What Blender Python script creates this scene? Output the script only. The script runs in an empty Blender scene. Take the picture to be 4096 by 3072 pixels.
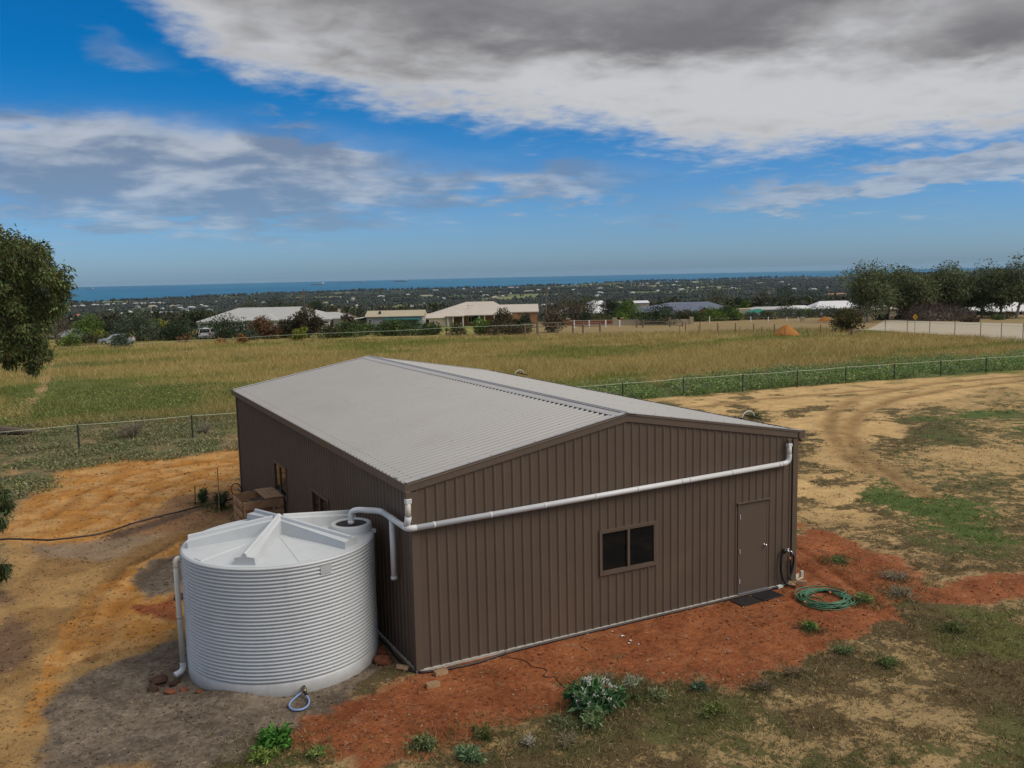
import bpy, math, random
import numpy as np
from mathutils import Vector, Matrix

SC = bpy.context.scene
COL = SC.collection
RNG = np.random.default_rng(7)
random.seed(7)
PI = math.pi

# ------------------------------------------------------------------ camera
CAM_YAW, CAM_PITCH, CAM_ROLL = 0.47977, 0.12244, -0.02164
CAM_POS = (-5.484, -14.408, 6.996)
cam_data = bpy.data.cameras.new("camera")
cam_data.sensor_width = 36.0
cam_data.lens = 36.0 * 3612.6 / 4096.0
cam_data.clip_start = 0.1
cam_data.clip_end = 60000.0
cam = bpy.data.objects.new("camera", cam_data)
COL.objects.link(cam)
_d = Vector((math.sin(CAM_YAW) * math.cos(CAM_PITCH), math.cos(CAM_YAW) * math.cos(CAM_PITCH), -math.sin(CAM_PITCH)))
_r = Vector((math.cos(CAM_YAW), -math.sin(CAM_YAW), 0.0))
_u = _r.cross(_d)
_r2 = _r * math.cos(CAM_ROLL) + _u * math.sin(CAM_ROLL)
_u2 = _u * math.cos(CAM_ROLL) - _r * math.sin(CAM_ROLL)
_m = Matrix((( _r2.x, _u2.x, -_d.x), (_r2.y, _u2.y, -_d.y), (_r2.z, _u2.z, -_d.z))).to_4x4()
_m.translation = Vector(CAM_POS)
cam.matrix_world = _m
SC.camera = cam

# ------------------------------------------------------------------ exposure
SC.view_settings.view_transform = 'Standard'
SC.view_settings.look = 'None'
SC.view_settings.exposure = 0.3
SC.view_settings.gamma = 1.0
SC.view_settings.use_curve_mapping = False

# ------------------------------------------------------------------ world
SUN_AZ, SUN_EL = math.radians(135), math.radians(47)
world = bpy.data.worlds.new("World")
SC.world = world
world.use_nodes = True
WT = world.node_tree
for n in list(WT.nodes):
    WT.nodes.remove(n)


class NT:
    """tiny helper for building node trees"""
    def __init__(self, tree):
        self.t = tree

    def new(self, kind, **kw):
        n = self.t.nodes.new(kind)
        for k, v in kw.items():
            setattr(n, k, v)
        return n

    def put(self, sock, v):
        if isinstance(v, bpy.types.NodeSocket):
            self.t.links.new(v, sock)
        elif v is not None:
            sock.default_value = v

    def m(self, op, a, b=None, c=None, clamp=False):
        n = self.new('ShaderNodeMath', operation=op, use_clamp=clamp)
        for i, v in enumerate((a, b, c)):
            if v is not None:
                self.put(n.inputs[i], v)
        return n.outputs[0]

    def vm(self, op, a, b=None, out=0):
        n = self.new('ShaderNodeVectorMath', operation=op)
        self.put(n.inputs[0], a)
        if b is not None:
            self.put(n.inputs[1], b)
        return n.outputs[out]

    def sstep(self, x, lo, hi, a=0.0, b=1.0):
        n = self.new('ShaderNodeMapRange', interpolation_type='SMOOTHSTEP')
        for i, v in enumerate((x, lo, hi, a, b)):
            self.put(n.inputs[i], v)
        return n.outputs[0]

    def lin(self, x, lo, hi, a=0.0, b=1.0):
        n = self.new('ShaderNodeMapRange')
        for i, v in enumerate((x, lo, hi, a, b)):
            self.put(n.inputs[i], v)
        return n.outputs[0]

    def mix(self, f, a, b, blend='MIX'):
        n = self.new('ShaderNodeMix', data_type='RGBA', blend_type=blend)
        self.put(n.inputs[0], f)
        self.put(n.inputs[6], a)
        self.put(n.inputs[7], b)
        return n.outputs[2]

    def noise(self, vec, scale, detail=4.0, rough=0.55, dist=0.0, out=0):
        n = self.new('ShaderNodeTexNoise')
        self.put(n.inputs['Vector'], vec)
        n.inputs['Scale'].default_value = scale
        n.inputs['Detail'].default_value = detail
        n.inputs['Roughness'].default_value = rough
        n.inputs['Distortion'].default_value = dist
        return n.outputs[out]

    def comb(self, x, y, z):
        n = self.new('ShaderNodeCombineXYZ')
        for i, v in enumerate((x, y, z)):
            self.put(n.inputs[i], v)
        return n.outputs[0]

    def sep(self, v):
        n = self.new('ShaderNodeSeparateXYZ')
        self.put(n.inputs[0], v)
        return n.outputs


def c4(c):
    return (c[0], c[1], c[2], 1.0)


def build_world():
    W = NT(WT)
    out = W.new('ShaderNodeOutputWorld')
    bg = W.new('ShaderNodeBackground')
    bg.inputs['Strength'].default_value = 0.1
    WT.links.new(bg.outputs[0], out.inputs[0])
    tc = W.new('ShaderNodeTexCoord')
    dirn = tc.outputs['Generated']
    x, y, z = W.sep(dirn)
    zc = W.m('MAXIMUM', z, 0.0)
    sky = W.new('ShaderNodeTexSky', sky_type='NISHITA')
    sky.sun_disc = False
    sky.sun_elevation = SUN_EL
    sky.sun_rotation = SUN_AZ
    sky.altitude = 90.0
    sky.air_density = 1.0
    sky.dust_density = 0.6
    sky.ozone_density = 2.5
    WT.links.new(W.comb(x, y, W.m('MAXIMUM', z, 0.004)), sky.inputs[0])
    # elevation / azimuth in degrees, azimuth counted from the direction of the coast
    el = W.m('MULTIPLY', W.m('ARCSINE', zc), 180 / PI)
    fx, fy = math.sin(CAM_YAW), math.cos(CAM_YAW)
    f = W.m('ADD', W.m('MULTIPLY', x, fx), W.m('MULTIPLY', y, fy))
    r = W.m('SUBTRACT', W.m('MULTIPLY', x, fy), W.m('MULTIPLY', y, fx))
    az = W.m('MULTIPLY', W.m('ARCTAN2', r, f), 180 / PI)
    tint = W.mix(W.sstep(el, 0.0, 13.0), (0.36, 0.56, 0.92, 1), (0.018, 0.40, 0.74, 1))
    blue = W.mix(1.0, sky.outputs[0], tint, 'MULTIPLY')
    # cloud deck coordinates: a layer above the ground seen in perspective
    den = W.m('ADD', zc, 0.12)
    deck = W.comb(W.m('DIVIDE', x, den), W.m('DIVIDE', y, den), 0.0)
    n1 = W.noise(deck, 2.0, 5.0, 0.5, 0.25)
    n2 = W.noise(W.vm('ADD', deck, (4.3, 1.7, 3.0)), 0.8, 4.0, 0.5, 0.2)
    n3 = W.noise(W.vm('ADD', deck, (1.3, 7.7, 5.0)), 5.5, 5.0, 0.52, 0.25)
    n4 = W.noise(W.vm('ADD', deck, (8.3, 2.7, 1.0)), 13.0, 5.0, 0.55, 0.3)
    warp = W.m('ADD', W.m('MULTIPLY', W.m('SUBTRACT', n1, 0.5), 4.2), W.m('MULTIPLY', W.m('SUBTRACT', n3, 0.5), 3.0))
    warpa = W.m('MULTIPLY', W.m('SUBTRACT', n2, 0.5), 7.0)
    ela = W.m('ADD', el, warp)
    aza = W.m('ADD', az, warpa)

    def blobs(lst, e, a):
        tot = None
        for (a0, e0, ra, re, rot, amp) in lst:
            ca, sa = math.cos(math.radians(rot)), math.sin(math.radians(rot))
            da = W.m('SUBTRACT', a, a0)
            de = W.m('SUBTRACT', e, e0)
            u = W.m('DIVIDE', W.m('ADD', W.m('MULTIPLY', da, ca), W.m('MULTIPLY', de, sa)), ra)
            v = W.m('DIVIDE', W.m('SUBTRACT', W.m('MULTIPLY', de, ca), W.m('MULTIPLY', da, sa)), re)
            q = W.m('ADD', W.m('MULTIPLY', u, u), W.m('MULTIPLY', v, v))
            g = W.m('MULTIPLY', W.m('EXPONENT', W.m('MULTIPLY', q, -1.0)), amp)
            tot = g if tot is None else W.m('ADD', tot, g)
        return tot
    # the great bank: everything above a lower edge that falls from left to right
    edge = W.m('MAXIMUM', 6.6, W.m('SUBTRACT', 8.9, W.m('MULTIPLY', aza, 0.165)))
    edge = W.m('MAXIMUM', edge, W.m('MINIMUM', W.m('ADD', -1.2, W.m('MULTIPLY', aza, -0.80)), 17.5))  # capped edge adds unseen cloud over the far left, greying the blue light
    up = W.m('SUBTRACT', ela, edge)
    bank = W.sstep(W.m('ADD', up, W.m('MULTIPLY', W.m('SUBTRACT', n4, 0.5), 2.2)), -1.1, 2.0)
    low = blobs(CLOUDS, ela, aza)
    low = W.m('ADD', low, W.m('MULTIPLY', W.sstep(W.m('ABSOLUTE', az), 33.0, 50.0), 0.55))  # unseen low cloud off to both sides, added to make the light less blue
    lowd = W.m('ADD', low, W.m('MULTIPLY', W.m('SUBTRACT', n1, 0.5), 0.9))
    lowd = W.m('ADD', lowd, W.m('MULTIPLY', W.m('SUBTRACT', n3, 0.5), 0.35))
    lowa = W.sstep(lowd, 0.05, 1.05, 0.0, 0.84)
    alpha = W.m('MAXIMUM', bank, lowa)
    alpha = W.m('MULTIPLY', alpha, W.sstep(el, 0.4, 3.5))
    dark = W.m('ADD', blobs(DARKS, W.m('ADD', el, W.m('MULTIPLY', warp, .8)), aza), W.m('MULTIPLY', W.m('SUBTRACT', W.sstep(el, 14.0, 18.0), W.sstep(el, 19.0, 34.0)), 0.4))  # grey eases off overhead: unseen cloud kept bright to light the scene
    dark = W.m('ADD', dark, W.m('MULTIPLY', W.m('SUBTRACT', n2, 0.5), 1.1))
    dark = W.m('ADD', dark, W.m('MULTIPLY', W.m('SUBTRACT', n3, 0.5), 1.1))
    dark = W.m('ADD', dark, W.m('MULTIPLY', W.m('SUBTRACT', n1, 0.5), 1.7))
    dark = W.m('ADD', dark, W.m('MULTIPLY', W.m('SUBTRACT', n4, 0.5), 0.3))
    dark = W.m('MULTIPLY', W.sstep(dark, -0.45, 1.35), W.sstep(up, -0.5, 3.0))
    ccol = W.mix(dark, (4.6, 4.65, 4.8, 1), (1.45, 1.42, 1.52, 1))
    # the lower banks are in shade: bluish grey with a few bright heads
    puff = W.noise(W.comb(W.m('MULTIPLY', az, .16), W.m('MULTIPLY', el, .42), 2.0), 1.0, 4.0, 0.5, 0.3)
    lit = W.sstep(W.m('ADD', W.m('MULTIPLY', puff, .75), W.m('MULTIPLY', n3, .25)), .42, .64)
    lit = W.m('MAXIMUM', lit, W.m('MULTIPLY', W.sstep(az, 8.0, 16.0), W.lin(n3, .36, .64, .30, .95)))
    lowc = W.mix(lit, (1.65, 2.05, 2.75, 1), (4.2, 4.35, 4.6, 1))
    ccol = W.mix(W.sstep(up, -1.6, .6), lowc, ccol)
    ccol = W.mix(W.sstep(el, 1.0, 8.0, 0.45, 0.0), ccol, blue)
    final = W.mix(alpha, blue, ccol)
    WT.links.new(final, bg.inputs['Color'])


# azimuth, elevation, radius az, radius el, tilt (degrees), amount
CLOUDS = [
    (-24.0, 6.2, 14.0, 2.7, 0.0, 1.05),
    (-14.0, 5.2, 9.0, 2.2, -3.0, 0.95),
    (-27.0, 8.6, 7.0, 0.8, 0.0, 0.42),
    (-21.0, 3.4, 9.0, 0.8, 0.0, 0.40),
    (-10.5, 7.3, 4.5, 0.55, -3.0, 0.5),
    (1.5, 5.6, 7.5, 1.1, 1.0, 0.85),
    (5.0, 4.6, 4.0, 0.5, 0.0, 0.35),
    (19.0, 4.3, 9.5, 0.8, 5.0, 1.0),
    (28.0, 5.4, 6.0, 0.9, 6.0, 1.05),
    (-22.5, 12.8, 2.6, 0.6, -8.0, 0.40),
    (3.3, 8.7, 2.2, 0.40, 3.0, 0.60),
    (-13.0, 9.0, 1.8, 0.4, 0.0, 0.45),
    (6.0, 2.3, 1.6, 0.35, 0.0, 0.45),
    (25.0, 2.7, 3.0, 0.4, 4.0, 0.42),
]
# heavy grey bellies of the bank
DARKS = [
    (12.0, 14.0, 10.0, 2.0, -3.0, 0.85),
    (22.0, 17.5, 14.0, 2.4, 0.0, 0.95),
    (29.5, 12.0, 3.5, 1.6, 0.0, 0.85),
    (0.0, 15.5, 7.0, 2.0, -8.0, 0.45),
    (-9.0, 15.0, 8.0, 3.0, -12.0, 0.55),
    (17.0, 9.5, 12.0, 1.8, -4.0, -0.40),
]
build_world()

# ------------------------------------------------------------------ sun
sun_data = bpy.data.lights.new("sun", 'SUN')
sun_data.energy = 1.9
sun_data.angle = math.radians(40)
sun_data.color = (1.0, 0.92, 0.80)
sun = bpy.data.objects.new("sun", sun_data)
COL.objects.link(sun)
_sd = Vector((math.sin(SUN_AZ) * math.cos(SUN_EL), math.cos(SUN_AZ) * math.cos(SUN_EL), math.sin(SUN_EL)))
sun.rotation_euler = _sd.to_track_quat('Z', 'Y').to_euler()
sun.location = (20, -20, 40)
# ------------------------------------------------------------------ mesh helpers
def vnoise(x, y, seed=0):
    """value noise on the plane, numpy arrays in, 0..1 out"""
    xi = np.floor(x).astype(np.int64); yi = np.floor(y).astype(np.int64)
    fx = x - xi; fy = y - yi
    fx = fx * fx * (3 - 2 * fx); fy = fy * fy * (3 - 2 * fy)

    def h(a, b):
        n = (a * 374761393 + b * 668265263 + seed * 974634777) & 0xFFFFFFFF
        n = ((n ^ (n >> 13)) * 1274126177) & 0xFFFFFFFF
        return ((n ^ (n >> 16)) & 0xFFFF) / 65535.0
    return (h(xi, yi) * (1 - fx) + h(xi + 1, yi) * fx) * (1 - fy) + (h(xi, yi + 1) * (1 - fx) + h(xi + 1, yi + 1) * fx) * fy


def fbm(x, y, seed=0, oct=4):
    s = 0.0; a = 0.5; t = 0.0
    for i in range(oct):
        s = s + a * vnoise(x * 2 ** i + 17.3 * i, y * 2 ** i - 9.1 * i, seed + i); t += a; a *= 0.5
    return s / t


def link(o, parent=None):
    COL.objects.link(o)
    if parent is not None:
        o.parent = parent
    return o


def tag(o, label=None, cat=None, group=None, kind=None):
    if label: o['label'] = label
    if cat: o['category'] = cat
    if group: o['group'] = group
    if kind: o['kind'] = kind
    return o


def thing(name, label, cat, loc=(0, 0, 0), rz=0.0, group=None, kind=None):
    o = bpy.data.objects.new(name, None)
    o.empty_display_size = 0.3
    o.location = loc
    o.rotation_euler = (0, 0, rz)
    link(o)
    return tag(o, label, cat, group, kind)


def children_of(o):
    return list(o.children)


def dup(o, loc=None, rz=None, label=None, parent=None, scale=None):
    c = o.copy()
    COL.objects.link(c)
    if parent is not None:
        c.parent = parent
    if loc is not None: c.location = loc
    if rz is not None: c.rotation_euler = (0, 0, rz)
    if scale is not None: c.scale = scale
    if label: c['label'] = label
    for ch in children_of(o):
        dup(ch, parent=c)
    return c


class MB:
    """collects shapes and makes one mesh object of them"""
    def __init__(self):
        self.v = []; self.f = []

    def add(self, verts, faces):
        b = len(self.v)
        self.v.extend([tuple(p) for p in verts])
        self.f.extend([tuple(i + b for i in f) for f in faces])

    def quad(self, a, b, c, d):
        self.add((a, b, c, d), ((0, 1, 2, 3),))

    def poly(self, pts):
        self.add(pts, (tuple(range(len(pts))),))

    def box(self, lo, hi, rz=0.0, c=None, bev=0.0):
        x0, y0, z0 = lo; x1, y1, z1 = hi
        if bev > 0:
            b = min(bev, (x1 - x0) * .45, (y1 - y0) * .45, (z1 - z0) * .45)
            ring = lambda z, k: [(x0 + k, y0 + b, z) if 0 else p for p in ((x0 + b + k, y0 + k, z), (x1 - b - k, y0 + k, z), (x1 - k, y0 + b + k, z), (x1 - k, y1 - b - k, z), (x1 - b - k, y1 - k, z), (x0 + b + k, y1 - k, z), (x0 + k, y1 - b - k, z), (x0 + k, y0 + b + k, z))]
            V = ring(z0, b * .5) + ring(z0 + b, 0) + ring(z1 - b, 0) + ring(z1, b * .5)
            F = [tuple(range(7, -1, -1)), tuple(range(24, 32))]
            for j in range(3):
                for i in range(8):
                    F.append((j * 8 + i, j * 8 + (i + 1) % 8, j * 8 + 8 + (i + 1) % 8, j * 8 + 8 + i))
        else:
            V = [(x0, y0, z0), (x1, y0, z0), (x1, y1, z0), (x0, y1, z0), (x0, y0, z1), (x1, y0, z1), (x1, y1, z1), (x0, y1, z1)]
            F = [(3, 2, 1, 0), (4, 5, 6, 7), (0, 1, 5, 4), (1, 2, 6, 5), (2, 3, 7, 6), (3, 0, 4, 7)]
        if rz:
            cx, cy = c if c else ((x0 + x1) / 2, (y0 + y1) / 2)
            ca, sa = math.cos(rz), math.sin(rz)
            V = [(cx + (x - cx) * ca - (y - cy) * sa, cy + (x - cx) * sa + (y - cy) * ca, z) for x, y, z in V]
        self.add(V, F)
        return self

    def prism(self, pts, ext):
        """polygon pts (3D) swept by vector ext"""
        n = len(pts)
        V = list(pts) + [(p[0] + ext[0], p[1] + ext[1], p[2] + ext[2]) for p in pts]
        F = [tuple(range(n - 1, -1, -1)), tuple(range(n, 2 * n))]
        for i in range(n):
            j = (i + 1) % n
            F.append((i, j, n + j, n + i))
        self.add(V, F)
        return self

    def tube(self, pts, rad, seg=10, caps=True, closed=False):
        P = [Vector(p) for p in pts]
        n = len(P)
        if not hasattr(rad, '__len__'):
            rad = [rad] * n
        rings = []
        ref = None
        for i in range(n):
            if closed:
                t = P[(i + 1) % n] - P[i - 1]
            else:
                t = P[min(i + 1, n - 1)] - P[max(i - 1, 0)]
            if t.length < 1e-9: t = Vector((0, 0, 1))
            t.normalize()
            if ref is None:
                ref = Vector((0, 0, 1)) if abs(t.z) < .9 else Vector((1, 0, 0))
            a = ref - t * ref.dot(t)
            if a.length < 1e-6:
                a = t.orthogonal()
            a.normalize(); ref = a
            b = t.cross(a)
            rings.append([P[i] + (a * math.cos(2 * PI * k / seg) + b * math.sin(2 * PI * k / seg)) * rad[i] for k in range(seg)])
        V = [tuple(p) for rg in rings for p in rg]
        F = []
        m = n if closed else n - 1
        for i in range(m):
            j = (i + 1) % n
            for k in range(seg):
                l = (k + 1) % seg
                F.append((i * seg + k, i * seg + l, j * seg + l, j * seg + k))
        if caps and not closed:
            F.append(tuple(range(seg - 1, -1, -1)))
            F.append(tuple((n - 1) * seg + k for k in range(seg)))
        self.add(V, F)
        return self

    def lathe(self, prof, c=(0, 0, 0), seg=32, cap0=False, cap1=False):
        V = []; F = []
        for r, z in prof:
            for k in range(seg):
                a = 2 * PI * k / seg
                V.append((c[0] + r * math.cos(a), c[1] + r * math.sin(a), c[2] + z))
        for i in range(len(prof) - 1):
            for k in range(seg):
                l = (k + 1) % seg
                F.append((i * seg + k, i * seg + l, (i + 1) * seg + l, (i + 1) * seg + k))
        if cap0: F.append(tuple(range(seg - 1, -1, -1)))
        if cap1: F.append(tuple((len(prof) - 1) * seg + k for k in range(seg)))
        self.add(V, F)
        return self

    def build(self, name, mat, parent=None, smooth=False, off=None, auto=None):
        me = bpy.data.meshes.new(name)
        V = self.v
        if off is not None:
            V = [(x - off[0], y - off[1], z - off[2]) for x, y, z in V]
        me.from_pydata(V, [], self.f)
        if mat: me.materials.append(mat)
        if smooth:
            me.polygons.foreach_set('use_smooth', [True] * len(me.polygons))
        me.update()
        o = bpy.data.objects.new(name, me)
        link(o, parent)
        return o


def np_obj(name, V, F, mat, col=None, parent=None, smooth=False):
    """fast mesh from numpy arrays; col = per vertex rgb"""
    V = np.asarray(V, dtype=np.float32); F = np.asarray(F, dtype=np.int32)
    me = bpy.data.meshes.new(name)
    n, k = F.shape
    me.vertices.add(len(V)); me.vertices.foreach_set('co', V.ravel())
    me.loops.add(n * k); me.loops.foreach_set('vertex_index', F.ravel())
    me.polygons.add(n)
    me.polygons.foreach_set('loop_start', np.arange(0, n * k, k, dtype=np.int32))
    me.polygons.foreach_set('loop_total', np.full(n, k, dtype=np.int32))
    if smooth:
        me.polygons.foreach_set('use_smooth', np.ones(n, dtype=bool))
    if col is not None:
        a = me.color_attributes.new('Col', 'FLOAT_COLOR', 'POINT')
        c = np.ones((len(V), 4), dtype=np.float32); c[:, :3] = col
        a.data.foreach_set('color', c.ravel())
    me.update(calc_edges=True)
    if mat: me.materials.append(mat)
    o = bpy.data.objects.new(name, me)
    link(o, parent)
    return o


def leaf_cards(C, D, L, Wd, col, rng, bend=0.25):
    """rhombic leaves: C base points (n,3), D directions (n,3), L lengths, Wd widths, col (n,3)"""
    n = len(C)
    D = D / (np.linalg.norm(D, axis=1, keepdims=True) + 1e-9)
    R = rng.normal(size=(n, 3))
    S = np.cross(D, R); S /= (np.linalg.norm(S, axis=1, keepdims=True) + 1e-9)
    N = np.cross(S, D)
    L = np.broadcast_to(np.asarray(L, float), (n,))[:, None]; Wd = np.broadcast_to(np.asarray(Wd, float), (n,))[:, None]
    mid = C + D * L * .5 + N * L * bend * .3
    V = np.stack([C, mid + S * Wd * .5, C + D * L - N * L * bend * .3, mid - S * Wd * .5], axis=1).reshape(-1, 3)
    F = np.arange(4 * n, dtype=np.int32).reshape(n, 4)
    return V, F, np.repeat(col, 4, axis=0)


def blades(C, H, Wd, lean, col, rng):
    """single triangle grass blades"""
    n = len(C)
    a = rng.uniform(0, 2 * PI, n); b = rng.uniform(0, 2 * PI, n)
    H = np.broadcast_to(H, (n,)); Wd = np.broadcast_to(Wd, (n,)); lean = np.broadcast_to(lean, (n,))
    S = np.stack([np.cos(a), np.sin(a), np.zeros(n)], 1) * (Wd[:, None] * .5)
    T = np.stack([np.cos(b) * lean * H, np.sin(b) * lean * H, H], 1)
    V = np.stack([C - S, C + S, C + T], 1).reshape(-1, 3)
    F = np.arange(3 * n, dtype=np.int32).reshape(n, 3)
    return V, F, np.repeat(col, 3, axis=0)


def poly_dist(X, Y, poly):
    """signed distance to polygon, inside positive"""
    P = np.asarray(poly, float)
    d2 = np.full(X.shape, 1e18); inside = np.zeros(X.shape, bool)
    n = len(P)
    for i in range(n):
        x0, y0 = P[i]; x1, y1 = P[(i + 1) % n]
        ex, ey = x1 - x0, y1 - y0
        t = np.clip(((X - x0) * ex + (Y - y0) * ey) / (ex * ex + ey * ey + 1e-12), 0, 1)
        d2 = np.minimum(d2, (X - x0 - t * ex) ** 2 + (Y - y0 - t * ey) ** 2)
        cond = ((y0 > Y) != (y1 > Y)) & (X < (x1 - x0) * (Y - y0) / (y1 - y0 + 1e-12) + x0)
        inside ^= cond
    d = np.sqrt(d2)
    return np.where(inside, d, -d)


def line_dist(X, Y, pts):
    P = np.asarray(pts, float)
    d2 = np.full(X.shape, 1e18)
    for i in range(len(P) - 1):
        x0, y0 = P[i]; x1, y1 = P[i + 1]
        ex, ey = x1 - x0, y1 - y0
        t = np.clip(((X - x0) * ex + (Y - y0) * ey) / (ex * ex + ey * ey + 1e-12), 0, 1)
        d2 = np.minimum(d2, (X - x0 - t * ex) ** 2 + (Y - y0 - t * ey) ** 2)
    return np.sqrt(d2)


def sm(x, lo, hi):
    t = np.clip((x - lo) / (hi - lo), 0, 1)
    return t * t * (3 - 2 * t)


def spline(pts, n=8):
    """catmull-rom through 3D points"""
    P = [Vector(p) for p in pts]
    P = [P[0] * 2 - P[1]] + P + [P[-1] * 2 - P[-2]]
    out = []
    for i in range(1, len(P) - 2):
        for k in range(n):
            t = k / n
            a, b, c, d = P[i - 1], P[i], P[i + 1], P[i + 2]
            out.append(0.5 * ((2 * b) + (c - a) * t + (2 * a - 5 * b + 4 * c - d) * t * t + (3 * b - a - 3 * c + d) * t ** 3))
    out.append(P[-2])
    return [tuple(p) for p in out]


# ------------------------------------------------------------------ materials
def mat_new(name):
    m = bpy.data.materials.new(name)
    m.use_nodes = True
    t = m.node_tree
    for n in list(t.nodes):
        t.nodes.remove(n)
    N = NT(t)
    out = N.new('ShaderNodeOutputMaterial')
    b = N.new('ShaderNodeBsdfPrincipled')
    t.links.new(b.outputs[0], out.inputs[0])
    return m, N, b


def mat(name, c, rough=0.6, metal=0.0, var=0.12, scale=6.0, bump=0.0, bscale=60.0, spec=0.4, dirt=None, dirt_amt=0.3):
    """plain material with slight procedural unevenness"""
    m, N, b = mat_new(name)
    tc = N.new('ShaderNodeTexCoord')
    n = N.noise(tc.outputs['Object'], scale, 5.0, 0.6)
    lo = tuple(max(0, k * (1 - var)) for k in c); hi = tuple(min(1, k * (1 + var)) for k in c)
    colr = N.mix(N.lin(n, 0.3, 0.7), c4(lo), c4(hi))
    if dirt:
        n2 = N.noise(tc.outputs['Object'], scale * 0.45, 6.0, 0.65, 0.5)
        colr = N.mix(N.sstep(n2, 0.5, 0.75, 0.0, dirt_amt), colr, c4(dirt))
    N.put(b.inputs['Base Color'], colr)
    b.inputs['Roughness'].default_value = rough
    b.inputs['Metallic'].default_value = metal
    b.inputs['Specular IOR Level'].default_value = spec
    if bump:
        bn = N.new('ShaderNodeBump')
        bn.inputs['Strength'].default_value = bump
        bn.inputs['Distance'].default_value = 0.01
        N.put(bn.inputs['Height'], N.noise(tc.outputs['Object'], bscale, 4.0, 0.6))
        N.put(b.inputs['Normal'], bn.outputs[0])
    return m


def mat_leaf(name, rough=0.65, spec=0.25, trans=0.25):
    """foliage coloured by its own vertex colours (each leaf its own green)"""
    m, N, b = mat_new(name)
    a = N.new('ShaderNodeVertexColor', layer_name='Col')
    N.put(b.inputs['Base Color'], a.outputs[0])
    b.inputs['Roughness'].default_value = rough
    b.inputs['Specular IOR Level'].default_value = spec
    if trans:
        tr = N.new('ShaderNodeBsdfTranslucent')
        N.put(tr.inputs[0], a.outputs[0])
        mx = N.new('ShaderNodeMixShader')
        mx.inputs[0].default_value = trans
        out = [n for n in m.node_tree.nodes if n.type == 'OUTPUT_MATERIAL'][0]
        m.node_tree.links.new(b.outputs[0], mx.inputs[1])
        m.node_tree.links.new(tr.outputs[0], mx.inputs[2])
        m.node_tree.links.new(mx.outputs[0], out.inputs[0])
    return m


M = {}
M['leaf'] = mat_leaf('leaf')
M['grass'] = mat_leaf('grass_blade', 0.75, 0.15, 0.2)
M['bark'] = mat('bark', (0.16, 0.12, 0.09), 0.9, var=0.35, scale=8, bump=0.6)
M['palebark'] = mat('pale_bark', (0.36, 0.31, 0.26), 0.85, var=0.35, scale=3, bump=0.4)
# ------------------------------------------------------------------ lie of the land
SS = np.array([-20000, 40, 60, 110, 150, 185, 230, 300, 400, 600, 1000, 1500, 2500, 4000, 30000.])
ZZ = np.array([0, 0, -0.25, -1.43, -2.3, -3.3, -5.2, -10, -18, -34, -58, -70, -74, -76, -76.])
SHA = np.array([-180, -60, -26, -15, -8.6, -1.5, 5.6, 13.3, 19, 21.5, 24, 30, 60, 180.])
SHD = np.array([2600, 3000, 3800, 4700, 4850, 4950, 5900, 6800, 7100, 7600, 9600, 12500, 14000, 14000.])


def axes(x, y):
    dx = x - CAM_POS[0]; dy = y - CAM_POS[1]
    sy, cy = math.sin(CAM_YAW), math.cos(CAM_YAW)
    return dx * sy + dy * cy, dx * cy - dy * sy


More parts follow.
